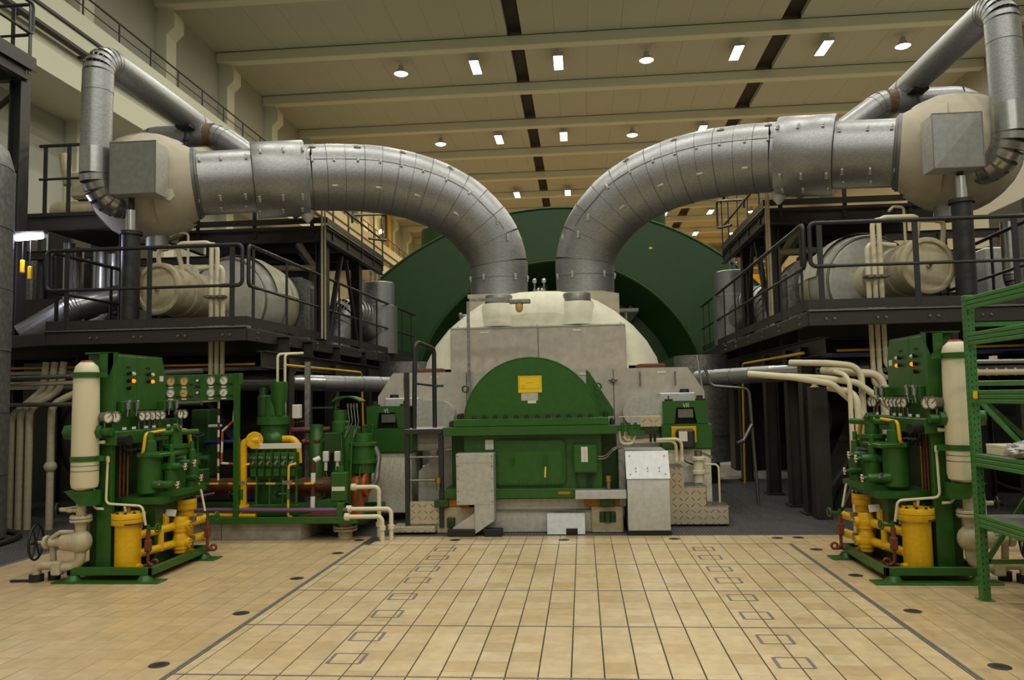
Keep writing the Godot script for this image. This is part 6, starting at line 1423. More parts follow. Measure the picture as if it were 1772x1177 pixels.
		for j in 10:
			st = nw(); bolt(st, f + Vector3(r * 1.08 * cos(TAU * j / 10), h + 0.09, r * 1.08 * sin(TAU * j / 10)), Vector3.UP, 0.013, 0.014); obj("bolt", st, M.steel_dark, o)
		st = nw(); cyl(st, f + Vector3(0, h + 0.09, 0), f + Vector3(0, h + 0.14, 0), 0.018, -1, 8); obj("vent_fitting", st, M.brass if k == 0 else M.steel, o)
		if k == 1:
			st = nw(); ring(st, f + Vector3(s * 0.08, h + 0.12, 0.04), Vector3(0, 0, 1), 0.03, 0.01, 14, 6); obj("lifting_eye", st, M.yellow, o)
		st = nw(); cyl(st, f + Vector3(-s * r * 0.9, 0.04, 0.03), f + Vector3(-s * (r + 0.04), 0.04, 0.04), 0.025, -1, 10); obj("drain_plug", st, M.yellow, o)
		if k == 0:
			st = nw(); lathe(st, [Vector2(r * 1.282, h - 0.018), Vector2(r * 1.284, h - 0.016), Vector2(r * 1.284, h + 0.0)], f, Vector3.UP, 28, 0.3, 3.4); obj("rust_band", st, M.rust, o)
	o = thing("filter_crossover", W(s, 3.5, 0.25, -7.95), "yellow crossover pipes with change-over valves between the two filters of the %s skid" % L, "pipe")
	for y in [0.4, 0.22]:
		st = nw(); tube(st, [W(s, 3.62, y, -7.56), W(s, 3.37, y + 0.03, -8.42)], 0.042, 16); obj("pipe", st, M.yellow, o)
		var c := W(s, 3.45, y + 0.02, -8.05)
		st = nw(); ball(st, c, 0.085, 16); lathe(st, [Vector2(0.06, -0.1), Vector2(0.06, -0.07), Vector2(0.075, -0.06), Vector2(0.08, 0.03), Vector2(0.06, 0.09)], c, Vector3.UP, 16); cyl(st, c, c + inn * 0.11, 0.05, 0.045, 14); obj("valve_body", st, M.yellow, o)
		for j in 4:
			st = nw(); bolt(st, c + inn * 0.11 + Vector3(0, 0.028 * cos(TAU * j / 4), 0.028 * sin(TAU * j / 4)), inn, 0.008, 0.01); obj("bolt", st, M.steel, o)
	for z in [-7.82, -8.12]:
		st = nw(); cyl(st, W(s, 3.54, 0.2, z), W(s, 3.54, 0.42, z), 0.035, -1, 14); obj("link_pipe", st, M.yellow, o)
	st = nw(); cyl(st, W(s, 3.47, 0.2, -8.05), W(s, 3.47, 0.44, -8.05), 0.03, -1, 12); obj("valve_stem", st, M.yellow, o)
	st = nw(); flange(st, W(s, 3.6, 0.49, -7.9), Vector3(0, 0, 1), 0.085, 0.03, 8, 0.008); flange(st, W(s, 3.6, 0.49, -7.94), Vector3(0, 0, 1), 0.085, 0.03, 8, 0.008); obj("flange", st, M.yellow, o)
	st = nw(); box(st, W(s, 3.5, 0.56, -7.95), Vector3(0.1, 0.07, 0.004), 0.0, Basis(Vector3(1, 0, 0), -0.4) * Basis(Vector3.UP, -s * 0.3)); obj("tag_plate", st, M.label, o)
	for e in [[3.39, 0.46, -8.2], [3.4, 0.26, -8.2], [3.55, 0.53, -8.1]]:
		st = nw(); box(st, W(s, e[0], e[1], e[2]), Vector3(0.06, 0.05, 0.05), 0.006); obj("clamp", st, M.steel, o)
	# drain devices, one for each filter
	for k in 2:
		var p := W(s, [3.52, 3.3][k], 0.3, [-7.56, -8.35][k])
		o = thing("drain_trap", p, "red-brown drain trap with bent copper tube beside the %s filter of the %s skid" % [["front", "rear"][k], L], "drain trap")
		st = nw(); box(st, p, Vector3(0.06, 0.12, 0.06), 0.012); cyl(st, p + Vector3(0, 0.05, 0), p + Vector3(0, 0.14, 0), 0.022, -1, 10); obj("trap_body", st, M.oxide, o)
		st = nw(); tube(st, bend([p + Vector3(0, -0.05, 0), p + Vector3(0, -0.18, 0), p + Vector3(-s * 0.07, -0.2, -0.02), p + Vector3(-s * -0.06, -0.19, -0.05), p + Vector3(s * 0.08, -0.24, 0.05)], 0.05, 5), 0.016, 8); ring(st, p + Vector3(-s * 0.06, -0.17, -0.02), Vector3(0, 0, 1), 0.03, 0.013, 14, 6); obj("bent_tube", st, M.oxide, o)
		st = nw(); cyl(st, p + Vector3(0, 0.16, 0), p + Vector3(-s * 0.1, 0.17, 0.02), 0.015, 0.012, 8); cyl(st, p + Vector3(0, 0.14, 0), p + Vector3(0, 0.2, 0), 0.016, -1, 8); obj("cock", st, M.green, o)
		st = nw(); handwheel(st, p + Vector3(-s * 0.11, 0.17, 0.02), Vector3(-s, 0, 0.2).normalized(), 0.04, 0.008, 4); obj("cock_wheel", st, M.green, o)
		st = nw(); box(st, p + Vector3(s * 0.08, 0.19, 0.02), Vector3(0.07, 0.035, 0.004), 0.0); obj("tag_plate", st, M.clad_worn, o)
	# cream vent tubes
	var tubes := [[W(s, 3.9, 1.18, -7.48), W(s, 3.9, 0.72, -7.46), W(s, 3.55, 0.69, -7.5), W(s, 3.53, 0.5, -7.53)], [W(s, 4.0, 1.3, -7.42), W(s, 4.0, 0.68, -7.42), W(s, 3.9, 0.675, -7.42)], [W(s, 3.7, 0.76, -8.4), W(s, 3.38, 0.76, -8.35), W(s, 3.33, 0.52, -8.35)]]
	for k in 3:
		w = one("vent_tube", tubes[k][1], "%s on the %s skid" % [["thin cream tube bending down to the front filter", "short straight cream tube beside the accumulator", "thin cream tube bending over the rear filter"][k], L], "tube")
		st = nw(); tube(st, bend(tubes[k], 0.05), 0.012, 8)
		if k == 1: cyl(st, W(s, 4.08, 1.315, -7.42), W(s, 3.96, 1.32, -7.42), 0.024, -1, 10); cyl(st, W(s, 3.96, 1.32, -7.42), W(s, 3.9, 1.32, -7.42), 0.018, -1, 8)
		if k == 0: cyl(st, W(s, 3.9, 1.17, -7.48), W(s, 3.9, 1.12, -7.48), 0.018, -1, 8); cyl(st, W(s, 3.72, 0.69, -7.48), W(s, 3.72, 0.64, -7.5), 0.012, -1, 8)
		done(w, st, M.cream)
	# gauge rail with gauges and pressure switches
	o = thing("gauge_rail", W(s, 3.86, 1.35, -8.0), "green valve rail with a row of small pressure gauges on the %s skid" % L, "gauge rail")
	st = nw(); span(st, W(s, 3.95, 1.28, -7.45), W(s, 3.8, 1.42, -8.75), 0.01); obj("rail_block", st, M.green, o)
	st = nw(); cyl(st, W(s, 4.22, 1.42, -7.4), W(s, 3.82, 1.42, -7.4), 0.04, -1, 14); cyl(st, W(s, 4.28, 1.42, -7.4), W(s, 4.18, 1.42, -7.4), 0.075, 0.085, 6); cyl(st, W(s, 3.95, 1.42, -7.4), W(s, 3.9, 1.42, -7.4), 0.07, -1, 6); obj("hex_coupling", st, M.green, o)
	var gz := [-7.4, -7.53, -7.93, -8.03, -8.13, -8.23, -8.33, -8.72, -8.82]
	for k in gz.size():
		var c := W(s, 3.82 if k > 1 else 3.86, 1.56, gz[k])
		gauge(o, c, Vector3(-s, 0.0, 0.42 if k < 2 else 0.25).normalized(), 0.055 if k < 2 else 0.05, 0.09 if k < 2 else 0.05, M.dial, 0.7 + k)
		st = nw(); cyl(st, c - Vector3(0, 0.05, 0) + Vector3(s * 0.03, 0, 0), c + Vector3(s * 0.03, -0.15, 0), 0.01, -1, 8); obj("gauge_stem", st, M.steel, o)
	for z in [-7.66, -7.82, -8.47, -8.62]:
		st = nw(); box(st, W(s, 3.9, 1.66, z), Vector3(0.12, 0.11, 0.09), 0.006); obj("pressure_switch", st, M.green, o)
		st = nw(); cyl(st, W(s, 3.82, 1.70, z - 0.02), W(s, 3.82, 1.63, z - 0.02), 0.027, 0.024, 10); cyl(st, W(s, 3.82, 1.63, z - 0.02), W(s, 3.83, 1.56, z - 0.02), 0.008, -1, 6); box(st, W(s, 3.82, 1.71, z - 0.02), Vector3(0.05, 0.03, 0.045), 0.008); obj("plug_connector", st, M.chrome, o)
	for z in [-7.55, -7.72, -7.95, -8.1, -8.4, -8.55]:
		st = nw(); span(st, W(s, 3.8, 1.43, z), W(s, 3.797, 1.455, z - 0.07)); obj("label_strip", st, M.label, o)
	st = nw(); cyl(st, W(s, 3.8, 1.33, -7.5), W(s, 3.68, 1.33, -7.48), 0.04, 0.05, 12); obj("lock_knob", st, M.black, o)
	for k in 3:
		st = nw(); cyl(st, W(s, 3.84, 1.28, -7.66 - 0.1 * k), W(s, 3.84, 1.16, -7.66 - 0.1 * k), 0.018, -1, 8); cyl(st, W(s, 3.84, 1.22, -7.66 - 0.1 * k), W(s, 3.76, 1.21, -7.66 - 0.1 * k), 0.02, -1, 8); obj("needle_valve", st, M.black, o)
	# green double pump block
	o = thing("pump_block", W(s, 3.65, 0.75, -8.1), "green block of upright valve bodies with small red-white hand knobs on the %s skid" % L, "pump block")
	st = nw(); slab(st, [Vector2(-0.32, 0), Vector2(0.32, 0), Vector2(0.32, 0.05), Vector2(-0.32, 0.05)], W(s, 3.72, 0.74, -8.15), Vector3(0, 0, 1), Vector3.UP, Vector3(-s * 0.34, 0, 0)); span(st, W(s, 3.98, 0.68, -7.7), W(s, 3.45, 0.745, -8.5)); obj("bed_plate", st, M.green, o)
	st = nw(); span(st, W(s, 3.98, 0.08, -7.75), W(s, 3.55, 0.7, -8.42), 0.006); obj("tank_below", st, M.green_dark, o)
	for e in [[3.68, -7.85, 0.115, 0.36], [3.62, -8.25, 0.12, 0.42], [3.52, -7.98, 0.07, 0.22], [3.48, -8.34, 0.07, 0.24]]:
		st = nw(); var c := W(s, e[0], 0.78, e[1])
		lathe(st, [Vector2(e[2], 0), Vector2(e[2], e[3]), Vector2(e[2] * 1.15, e[3] + 0.01), Vector2(e[2] * 1.15, e[3] + 0.045), Vector2(e[2] * 0.6, e[3] + 0.05), Vector2(e[2] * 0.55, e[3] + 0.16), Vector2(e[2] * 0.35, e[3] + 0.17), Vector2(e[2] * 0.3, e[3] + 0.25), Vector2(0, e[3] + 0.26)], c, Vector3.UP, 22); obj("valve_body", st, M.green, o)
	st = nw(); span(st, W(s, 3.75, 1.14, -7.72), W(s, 3.5, 1.18, -8.42), 0.008); obj("top_plate", st, M.green, o)
	for e in [[0.86, -7.8], [1.03, -7.95], [1.05, -8.15], [0.88, -8.3]]:
		st = nw(); cyl(st, W(s, 3.6, e[0], e[1]), W(s, 3.4, e[0], e[1]), 0.05, 0.038, 14); cyl(st, W(s, 3.4, e[0], e[1]), W(s, 3.36, e[0], e[1]), 0.02, -1, 10); obj("side_spindle", st, M.green, o)
		rosette(o, W(s, 3.35, e[0], e[1]), inn, 0.038)
	st = nw(); cyl(st, W(s, 3.5, 0.9, -7.72), W(s, 3.44, 0.89, -7.6), 0.018, 0.014, 10); cyl(st, W(s, 3.5, 1.1, -8.05), W(s, 3.38, 1.12, -8.0), 0.018, -1, 8); obj("steel_spindle", st, M.steel, o)
	st = nw(); tube(st, bend([W(s, 3.76, 1.15, -7.78), W(s, 3.7, 1.19, -7.76), W(s, 3.7, 1.38, -7.8), W(s, 3.66, 1.4, -8.1)], 0.05), 0.017, 8); obj("yellow_tube", st, M.yellow, o)
	st = nw(); tube(st, bend([W(s, 3.64, 1.4, -8.2), W(s, 3.6, 1.38, -8.5), W(s, 3.56, 1.1, -8.5), W(s, 3.55, 0.85, -8.5)], 0.06), 0.022, 8); obj("yellow_tube", st, M.yellow, o)
	st = nw(); cyl(st, W(s, 3.72, 1.37, -8.0), W(s, 3.5, 1.37, -8.5), 0.03, -1, 12); span(st, W(s, 3.68, 1.33, -8.2), W(s, 3.58, 1.44, -8.34), 0.01); obj("upper_manifold", st, M.green, o)
	st = nw(); handwheel(st, W(s, 3.55, 1.42, -8.2), (inn + Vector3(0, 0.5, 0)).normalized(), 0.04, 0.009, 5); obj("small_wheel", st, M.green, o)
	for k in 3:
		st = nw(); cyl(st, W(s, 3.92, 0.75, -7.72 - 0.07 * k), W(s, 3.92, 1.28, -7.72 - 0.07 * k), 0.012, -1, 8); obj("thin_pipe", st, [M.oxide, M.oxide, M.brass][k], o)

# ------------------------------------------------------------------ green rack in the right foreground
func rack():
	var st: SurfaceTool; var w: Array
	var o := thing("storage_rack", Vector3(3.16, 0, -6.75), "green perforated steel storage rack in the right foreground", "rack")
	for e in [[3.15, -6.76], [4.15, -6.76], [3.15, -4.3], [4.15, -4.3]]:
		st = nw(); span(st, Vector3(e[0] - 0.034, 0, e[1] - 0.035), Vector3(e[0] + 0.034, 2.44, e[1] + 0.035), 0.005); span(st, Vector3(e[0] - 0.055, 0, e[1] - 0.055), Vector3(e[0] + 0.055, 0.006, e[1] + 0.055))
		var post := obj("post", st, M.green_rack, o)
		if e[1] < -5:
			st = nw(); var y := 0.08
			while y < 2.4:
				span(st, Vector3(e[0] - 0.0345, y, e[1] - 0.022), Vector3(e[0] - 0.03, y + 0.018, e[1] - 0.013)); span(st, Vector3(e[0] - 0.0345, y + 0.01, e[1] + 0.012), Vector3(e[0] - 0.03, y + 0.028, e[1] + 0.021))
				span(st, Vector3(e[0] - 0.02, y, e[1] + 0.03), Vector3(e[0] - 0.012, y + 0.016, e[1] + 0.0355)); span(st, Vector3(e[0] + 0.012, y + 0.01, e[1] + 0.03), Vector3(e[0] + 0.02, y + 0.026, e[1] + 0.0355)); y += 0.05
			obj("slots", st, M.black, post).set_meta("kind", "stuff")
	for y in [2.37, 2.08, 1.615, 1.11, 0.63]:
		for x in [3.13, 4.17]:
			st = nw()
			if y > 1.0 or true:
				for k in 3: bar(st, Vector3(x, y + 0.036 * (k - 1), -6.72), Vector3(x, y + 0.036 * (k - 1), -4.34), 0.024, 0.03, 0.004)
				bar(st, Vector3(x + 0.006 * signf(3.6 - x), y, -6.72), Vector3(x + 0.006 * signf(3.6 - x), y, -4.34), 0.02, 0.1)
			obj("shelf_beam", st, M.green_rack, o)
	for e in [[2.2, 2.2], [1.72, 1.72], [0.3, 0.3], [0.3, 1.72], [1.6, 0.5]]:
		st = nw(); bar(st, Vector3(3.18, e[0], -6.76), Vector3(4.12, e[1], -6.76), 0.025, 0.035); obj("end_brace", st, M.green_rack, o)
	for y in [1.16, 0.68]:
		st = nw(); span(st, Vector3(3.15, y - 0.02, -6.7), Vector3(4.15, y, -4.36), 0.003); obj("shelf_board", st, M.clad_worn, o)
	st = nw(); span(st, Vector3(3.105, 1.60, -6.66), Vector3(3.112, 1.66, -6.6)); obj("yellow_sticker", st, M.sign, o)
	o = thing("carton", Vector3(3.3, 1.16, -6.5), "small pale cardboard box on the rack shelf behind the plastic bags", "box")
	st = nw(); span(st, Vector3(3.18, 1.162, -6.42), Vector3(3.5, 1.24, -6.66), 0.003); obj("box_body", st, M.cream, o)
	st = nw(); span(st, Vector3(3.178, 1.222, -6.418), Vector3(3.502, 1.242, -6.662), 0.003); obj("box_lid", st, M.cream, o)
	var bag := StandardMaterial3D.new(); bag.albedo_color = Color(0.85, 0.86, 0.88, 0.5); bag.transparency = BaseMaterial3D.TRANSPARENCY_ALPHA; bag.roughness = 0.12
	for k in 2:
		var c := Vector3([3.36, 3.3][k], 1.165, [-6.3, -6.1][k])
		w = one("plastic_bag", c, ["crumpled clear plastic bag on the rack shelf, behind", "crumpled whitish plastic bag hanging over the rack shelf edge"][k], "bag")
		st = nw()
		var n := FastNoiseLite.new(); n.seed = 5 + k; n.frequency = 2.2; n.fractal_octaves = 3
		var P := func(i: int, j: int) -> Vector3:
			var a := TAU * i / 36.0; var b := PI * j / 18.0
			var d := Vector3(sin(b) * cos(a), cos(b), sin(b) * sin(a))
			var r := 1.0 + 0.55 * n.get_noise_3dv(d * 1.4) + 0.25 * absf(n.get_noise_3dv(d * 5.0))
			var p: Vector3 = d * r * Vector3(0.17, 0.06, 0.2)
			return c + Vector3(p.x, maxf(p.y + 0.05, 0.002), p.z)
		for i in 36:
			for j in 18:
				var q := [P.call(i, j), P.call(i + 1, j), P.call(i + 1, j + 1), P.call(i, j + 1)]
				var nn: Vector3 = (q[2] - q[0]).cross(q[3] - q[1])
				if nn.length() < 1e-9: continue
				nn = nn.normalized()
				if nn.dot((q[0] + q[2]) * 0.5 - c - Vector3(0, 0.03, 0)) < 0: nn = -nn
				tri(st, q[0], q[1], q[2], nn, nn, nn); tri(st, q[0], q[2], q[3], nn, nn, nn)
		if k == 0: done(w, st, bag)
		else: done(w, st, M.cloth)

# ------------------------------------------------------------------ pump group on its plinth, left of the machine
func striped(called: String, at: Vector3, label: String, pts: Array, r: float, ma: Material, mb: Material, step: float):
	var o := thing(called, at, label, "pipe")
	var fine := []; var run := 0.0
	for k in pts.size() - 1:
		var l: float = pts[k].distance_to(pts[k + 1]); var n := maxi(1, int(round(l / step)))
		for j in n: fine.append([pts[k].lerp(pts[k + 1], float(j) / n), pts[k].lerp(pts[k + 1], float(j + 1) / n)])
	var i := 0
	for e in fine:
		var st := nw(); tube(st, e, r, 8); obj("band", st, ma if i % 2 == 0 else mb, o); i += 1
	return o

func pump_skid():
	var st: SurfaceTool; var w: Array; var o: Node3D
	o = thing("plinth", Vector3(-4.3, 0, -9.9), "low concrete plinth with rounded corner under the green pump group", "plinth")
	st = nw(); slab(st, [Vector2(-5.6, -9.53), Vector2(-3.55, -9.53), Vector2(-3.46, -9.55), Vector2(-3.41, -9.62), Vector2(-3.4, -9.72), Vector2(-3.4, -10.9), Vector2(-5.6, -10.9)], Vector3(0, 0, 0), Vector3.RIGHT, Vector3(0, 0, 1), Vector3(0, 0.2, 0)); obj("block", st, M.concrete, o)
	st = nw(); span(st, Vector3(-4.452, 0, -9.532), Vector3(-4.448, 0.2, -9.525)); obj("joint", st, M.ink, o)
	o = thing("drip_tray", Vector3(-4.1, 0.2, -10), "long green-edged drip tray carrying the pumps, orange-brown inside", "tray")
	for e in [[Vector3(-5.3, 0.21, -9.42), Vector3(-2.72, 0.29, -9.46)], [Vector3(-2.76, 0.21, -9.46), Vector3(-2.72, 0.29, -10.8)], [Vector3(-5.3, 0.21, -10.76), Vector3(-2.72, 0.29, -10.8)]]:
		st = nw(); span(st, e[0], e[1], 0.005); obj("edge_channel", st, M.green, o)
	st = nw(); span(st, Vector3(-5.3, 0.21, -9.44), Vector3(-2.74, 0.225, -10.78)); obj("tray_floor", st, M.oxide, o)
	o = thing("outlet_pipe", Vector3(-2.9, 0, -9.75), "cream flanged pipe stub under the right end of the green drip tray", "pipe")
	st = nw(); cyl(st, Vector3(-2.95, 0, -9.7), Vector3(-2.95, 0.2, -9.7), 0.09, -1, 18); obj("stub", st, M.cream_dirty, o)
	for y in [0.1, 0.135]:
		st = nw(); flange(st, Vector3(-2.95, y, -9.7), Vector3.UP, 0.15, 0.025, 8, 0.01); obj("flange", st, M.cream_dirty, o)
	# gauge board
	o = thing("gauge_board", Vector3(-4.75, 0.25, -9.5), "green gauge board with two rows of round pressure gauges on green legs", "gauge board")
	st = nw(); span(st, Vector3(-5.32, 1.71, -9.46), Vector3(-4.21, 2.035, -9.5), 0.006); obj("board", st, M.green, o)
	st = nw(); span(st, Vector3(-4.27, 0.28, -9.44), Vector3(-4.205, 2.04, -9.5), 0.004); obj("leg", st, M.green, o)
	st = nw(); span(st, Vector3(-5.32, 0.28, -9.48), Vector3(-5.26, 1.72, -9.54), 0.004); obj("leg", st, M.green, o)
	st = nw(); span(st, Vector3(-4.23, 1.9, -9.44), Vector3(-4.2, 2.04, -9.56), 0.004); obj("end_plate", st, M.green, o)
	for k in 10:
		var x: float = [-5.22, -5.08, -4.91, -4.565, -4.4][k % 5]; var y: float = 1.955 if k < 5 else 1.81
		gauge(o, Vector3(x, y, -9.46), Vector3(0, 0, 1), 0.056, 0.03, M.dial_amber if k in [1, 2, 7] else M.dial, 0.8 + 0.37 * k)
		st = nw(); span(st, Vector3(x - 0.03, y - 0.085, -9.46), Vector3(x + 0.03, y - 0.066, -9.455)); obj("label_strip", st, M.label, o)
		st = nw(); span(st, Vector3(x + 0.064, y - 0.055, -9.46), Vector3(x + 0.11, y - 0.035, -9.455)); obj("name_strip", st, M.ink, o)
	for y in [1.96, 1.81]:
		st = nw(); cyl(st, Vector3(-4.735, y, -9.46), Vector3(-4.735, y, -9.44), 0.018, 0.016, 14); obj("push_button", st, M.label, o)
		st = nw(); ring(st, Vector3(-4.735, y, -9.455), Vector3(0, 0, 1), 0.022, 0.006, 16, 6); obj("button_ring", st, M.black, o)
	st = nw(); span(st, Vector3(-4.77, 1.87, -9.46), Vector3(-4.7, 1.9, -9.455)); obj("name_strip", st, M.ink, o)
	# thick yellow pipe with flange
	o = thing("yellow_standpipe", Vector3(-4.2, 0.25, -9.56), "thick yellow standpipe with a flanged top bend right of the gauge board leg", "pipe")
	st = nw(); tube(st, bend([Vector3(-4.2, 0.22, -9.56), Vector3(-4.2, 1.2, -9.56), Vector3(-4.02, 1.21, -9.62)], 0.12, 6), 0.052, 16); obj("pipe", st, M.yellow, o)
	st = nw(); flange(st, Vector3(-4.06, 1.21, -9.58), Vector3(0.7, 0, 1), 0.105, 0.03, 8, 0.01); obj("flange", st, M.yellow, o)
	st = nw(); flange(st, Vector3(-4.2, 0.39, -9.56), Vector3.UP, 0.085, 0.06, 6, 0.012); obj("base_flange", st, M.yellow, o)
	# main upright pump
	var c := Vector3(-3.98, 0.25, -10.0)
	o = thing("upright_pump", c, "tall green upright pump with funnel top behind the row of solenoid valves", "pump")
	st = nw(); lathe(st, [Vector2(0.19, 0), Vector2(0.19, 0.6), Vector2(0.17, 0.7), Vector2(0.165, 1.13), Vector2(0.21, 1.14), Vector2(0.21, 1.24), Vector2(0.15, 1.25), Vector2(0.14, 1.5), Vector2(0.1, 1.52)], c, Vector3.UP, 28); obj("body", st, M.green, o)
	st = nw(); lathe(st, [Vector2(0.05, 1.25), Vector2(0.07, 1.38), Vector2(0.105, 1.47), Vector2(0.11, 1.68), Vector2(0.0, 1.69)], c + Vector3(0.11, 0, 0.1), Vector3.UP, 20); obj("funnel", st, M.green, o)
	st = nw(); lathe(st, [Vector2(0.07, 1.25), Vector2(0.07, 1.5), Vector2(0.05, 1.52), Vector2(0.05, 1.6), Vector2(0, 1.61)], c + Vector3(-0.1, 0, 0.1), Vector3.UP, 16); obj("motor_top", st, M.green_dark, o)
	st = nw(); ball(st, c + Vector3(0.06, 0.95, 0.15), 0.12, 18); obj("valve_bulb", st, M.green, o)
	for k in 10:
		st = nw(); bolt(st, c + Vector3(0.19 * cos(TAU * k / 10), 1.24, 0.19 * sin(TAU * k / 10)), Vector3.UP, 0.014, 0.015); obj("bolt", st, M.steel_dark, o)
	st = nw(); tube(st, bend([c + Vector3(0.15, 0.95, 0.12), c + Vector3(0.36, 0.95, 0.14), c + Vector3(0.38, 0.65, 0.15)], 0.12, 6), 0.05, 14); obj("yellow_bend", st, M.yellow, o)
	w = one("white_switch_box", Vector3(-3.72, 1.5, -10.05), "small white switch box right of the tall green pump", "box")
	st = nw(); span(st, Vector3(-3.74, 1.46, -10.0), Vector3(-3.64, 1.64, -10.1), 0.008); done(w, st, M.label)
	# solenoid valve bank
	o = thing("valve_bank", Vector3(-3.83, 0.25, -9.66), "row of six green solenoid valves with chrome knobs on green legs", "valve bank")
	st = nw(); span(st, Vector3(-4.13, 0.72, -9.62), Vector3(-3.53, 0.86, -9.8), 0.006); obj("manifold", st, M.green_dark, o)
	st = nw(); span(st, Vector3(-4.12, 1.1, -9.6), Vector3(-3.48, 1.165, -9.64), 0.003); obj("label_rail", st, M.label, o)
	for k in 6:
		var x := -4.08 + 0.098 * k
		st = nw(); span(st, Vector3(x - 0.043, 0.86, -9.6), Vector3(x + 0.043, 1.05, -9.75), 0.01); cyl(st, Vector3(x, 1.05, -9.68), Vector3(x, 1.1, -9.68), 0.03, 0.025, 12); span(st, Vector3(x - 0.035, 0.76, -9.585), Vector3(x + 0.035, 0.86, -9.65), 0.006); obj("solenoid_valve", st, M.green, o)
		st = nw(); cyl(st, Vector3(x, 0.92, -9.6), Vector3(x, 0.92, -9.55), 0.032, 0.026, 12); box(st, Vector3(x, 0.99, -9.59), Vector3(0.06, 0.03, 0.04), 0.006); cyl(st, Vector3(x, 0.92, -9.55), Vector3(x + 0.03, 0.96, -9.54), 0.008, -1, 6); obj("chrome_knob", st, M.chrome, o)
	for k in 4:
		st = nw(); var x := -4.05 + 0.17 * k; cyl(st, Vector3(x, 0.25, -9.62), Vector3(x, 0.76, -9.62), 0.018, -1, 10); obj("leg", st, M.green, o)
	st = nw(); span(st, Vector3(-4.12, 0.28, -9.58), Vector3(-3.5, 0.42, -9.68), 0.006); slab(st, [Vector2(-3.5, 0.28), Vector2(-3.0, 0.4), Vector2(-3.0, 0.5), Vector2(-3.5, 0.42)], Vector3(0, 0, -9.6), Vector3.RIGHT, Vector3.UP, Vector3(0, 0, -0.1)); obj("bed_beam", st, M.green, o)
	# big red-brown suction pipe lying behind
	o = thing("suction_pipe", Vector3(-3.8, 0.5, -10.05), "thick red-brown pipe lying behind the valve bank, bending down at its right end", "pipe")
	st = nw(); cyl(st, Vector3(-5.0, 0.6, -10.1), Vector3(-2.95, 0.6, -10.1), 0.1, -1, 22); obj("pipe", st, M.oxide, o)
	st = nw(); lathe(st, [Vector2(0.1, 0), Vector2(0.085, -0.1), Vector2(0.085, -0.33), Vector2(0.12, -0.36)], Vector3(-2.88, 0.6, -10.0), Vector3.UP, 20); obj("down_leg", st, M.orange, o)
	st = nw(); flange(st, Vector3(-2.78, 0.6, -10.05), Vector3(1, 0, 0), 0.15, 0.04, 10, 0.01); ball(st, Vector3(-2.88, 0.6, -10.05), 0.12, 18); obj("flange", st, M.orange, o)
	# second pump group to the right
	c = Vector3(-3.2, 0.25, -10.15)
	o = thing("motor_pump", c, "green motor pump group with lamp-like hood and white sensors, left of the VL block", "pump")
	st = nw(); lathe(st, [Vector2(0.1, 0.2), Vector2(0.1, 1.0), Vector2(0.085, 1.02), Vector2(0.085, 1.12), Vector2(0, 1.13)], c + Vector3(-0.26, 0, 0), Vector3.UP, 20); obj("front_cylinder", st, M.green, o)
	st = nw(); lathe(st, [Vector2(0.11, 0.4), Vector2(0.11, 1.15), Vector2(0.09, 1.17), Vector2(0.09, 1.3), Vector2(0, 1.31)], c + Vector3(0.04, 0, -0.05), Vector3.UP, 20); obj("middle_cylinder", st, M.green, o)
	st = nw(); span(st, c + Vector3(-0.13, 0.75, 0.12), c + Vector3(0.1, 1.02, -0.1), 0.008); span(st, c + Vector3(-0.35, 1.33, -0.05), c + Vector3(-0.05, 1.35, -0.3)); span(st, c + Vector3(-0.07, 0.9, -0.1), c + Vector3(-0.05, 1.35, -0.3)); obj("box", st, M.green_dark, o)
	st = nw(); span(st, c + Vector3(0.1, 0.25, -0.12), c + Vector3(0.3, 1.1, 0.05), 0.03); lathe(st, [Vector2(0.0, 0.3), Vector2(0.1, 0.32), Vector2(0.1, 0.48), Vector2(0.15, 0.5), Vector2(0.16, 0.62), Vector2(0.2, 0.625), Vector2(0.2, 0.665), Vector2(0.16, 0.67), Vector2(0.155, 0.84), Vector2(0.185, 0.845), Vector2(0.185, 0.88), Vector2(0.12, 0.89), Vector2(0.11, 1.0), Vector2(0, 1.0)], c + Vector3(0.36, 0, 0), Vector3.UP, 22); obj("pump_body", st, M.green, o)
	st = nw(); slab(st, arc(0, -0.2, 0.32, 0.9, 2.2, 10) + arc(0, -0.2, 0.3, 2.2, 0.9, 10), c + Vector3(0.14, 1.37, 0.06), Vector3(1, 0, 0), Vector3.UP, Vector3(0, 0, -0.25)); cyl(st, c + Vector3(-0.02, 0.9, -0.05), c + Vector3(-0.02, 1.48, -0.05), 0.018, -1, 8); obj("hood", st, M.green, o)
	for k in 4:
		st = nw(); var x := 0.16 + 0.04 * k; cyl(st, c + Vector3(x, 1.33, 0.02), c + Vector3(x, 1.39, 0.02), 0.014, -1, 8); tube(st, bend([c + Vector3(x, 1.33, 0.02), c + Vector3(x + 0.03, 1.15, 0.05), c + Vector3(0.13 + 0.12 * (k / 2), 0.95, 0.08)], 0.1), 0.008, 6); obj("cable", st, M.steel, o)
	for k in 2:
		st = nw(); span(st, c + Vector3(-0.1 + 0.15 * k, 0.66, 0.2), c + Vector3(-0.03 + 0.15 * k, 0.79, 0.26), 0.01); cyl(st, c + Vector3(-0.07 + 0.15 * k, 0.55, 0.22), c + Vector3(-0.065 + 0.15 * k, 0.66, 0.23), 0.022, -1, 8); obj("white_sensor", st, M.label, o)
		st = nw(); tube(st, bend([c + Vector3(-0.07 + 0.15 * k, 0.55, 0.22), c + Vector3(-0.05 + 0.13 * k, 0.45, 0.22), c + Vector3(0.02, 0.36, 0.2)], 0.05), 0.008, 6); obj("sensor_cable", st, M.steel, o)
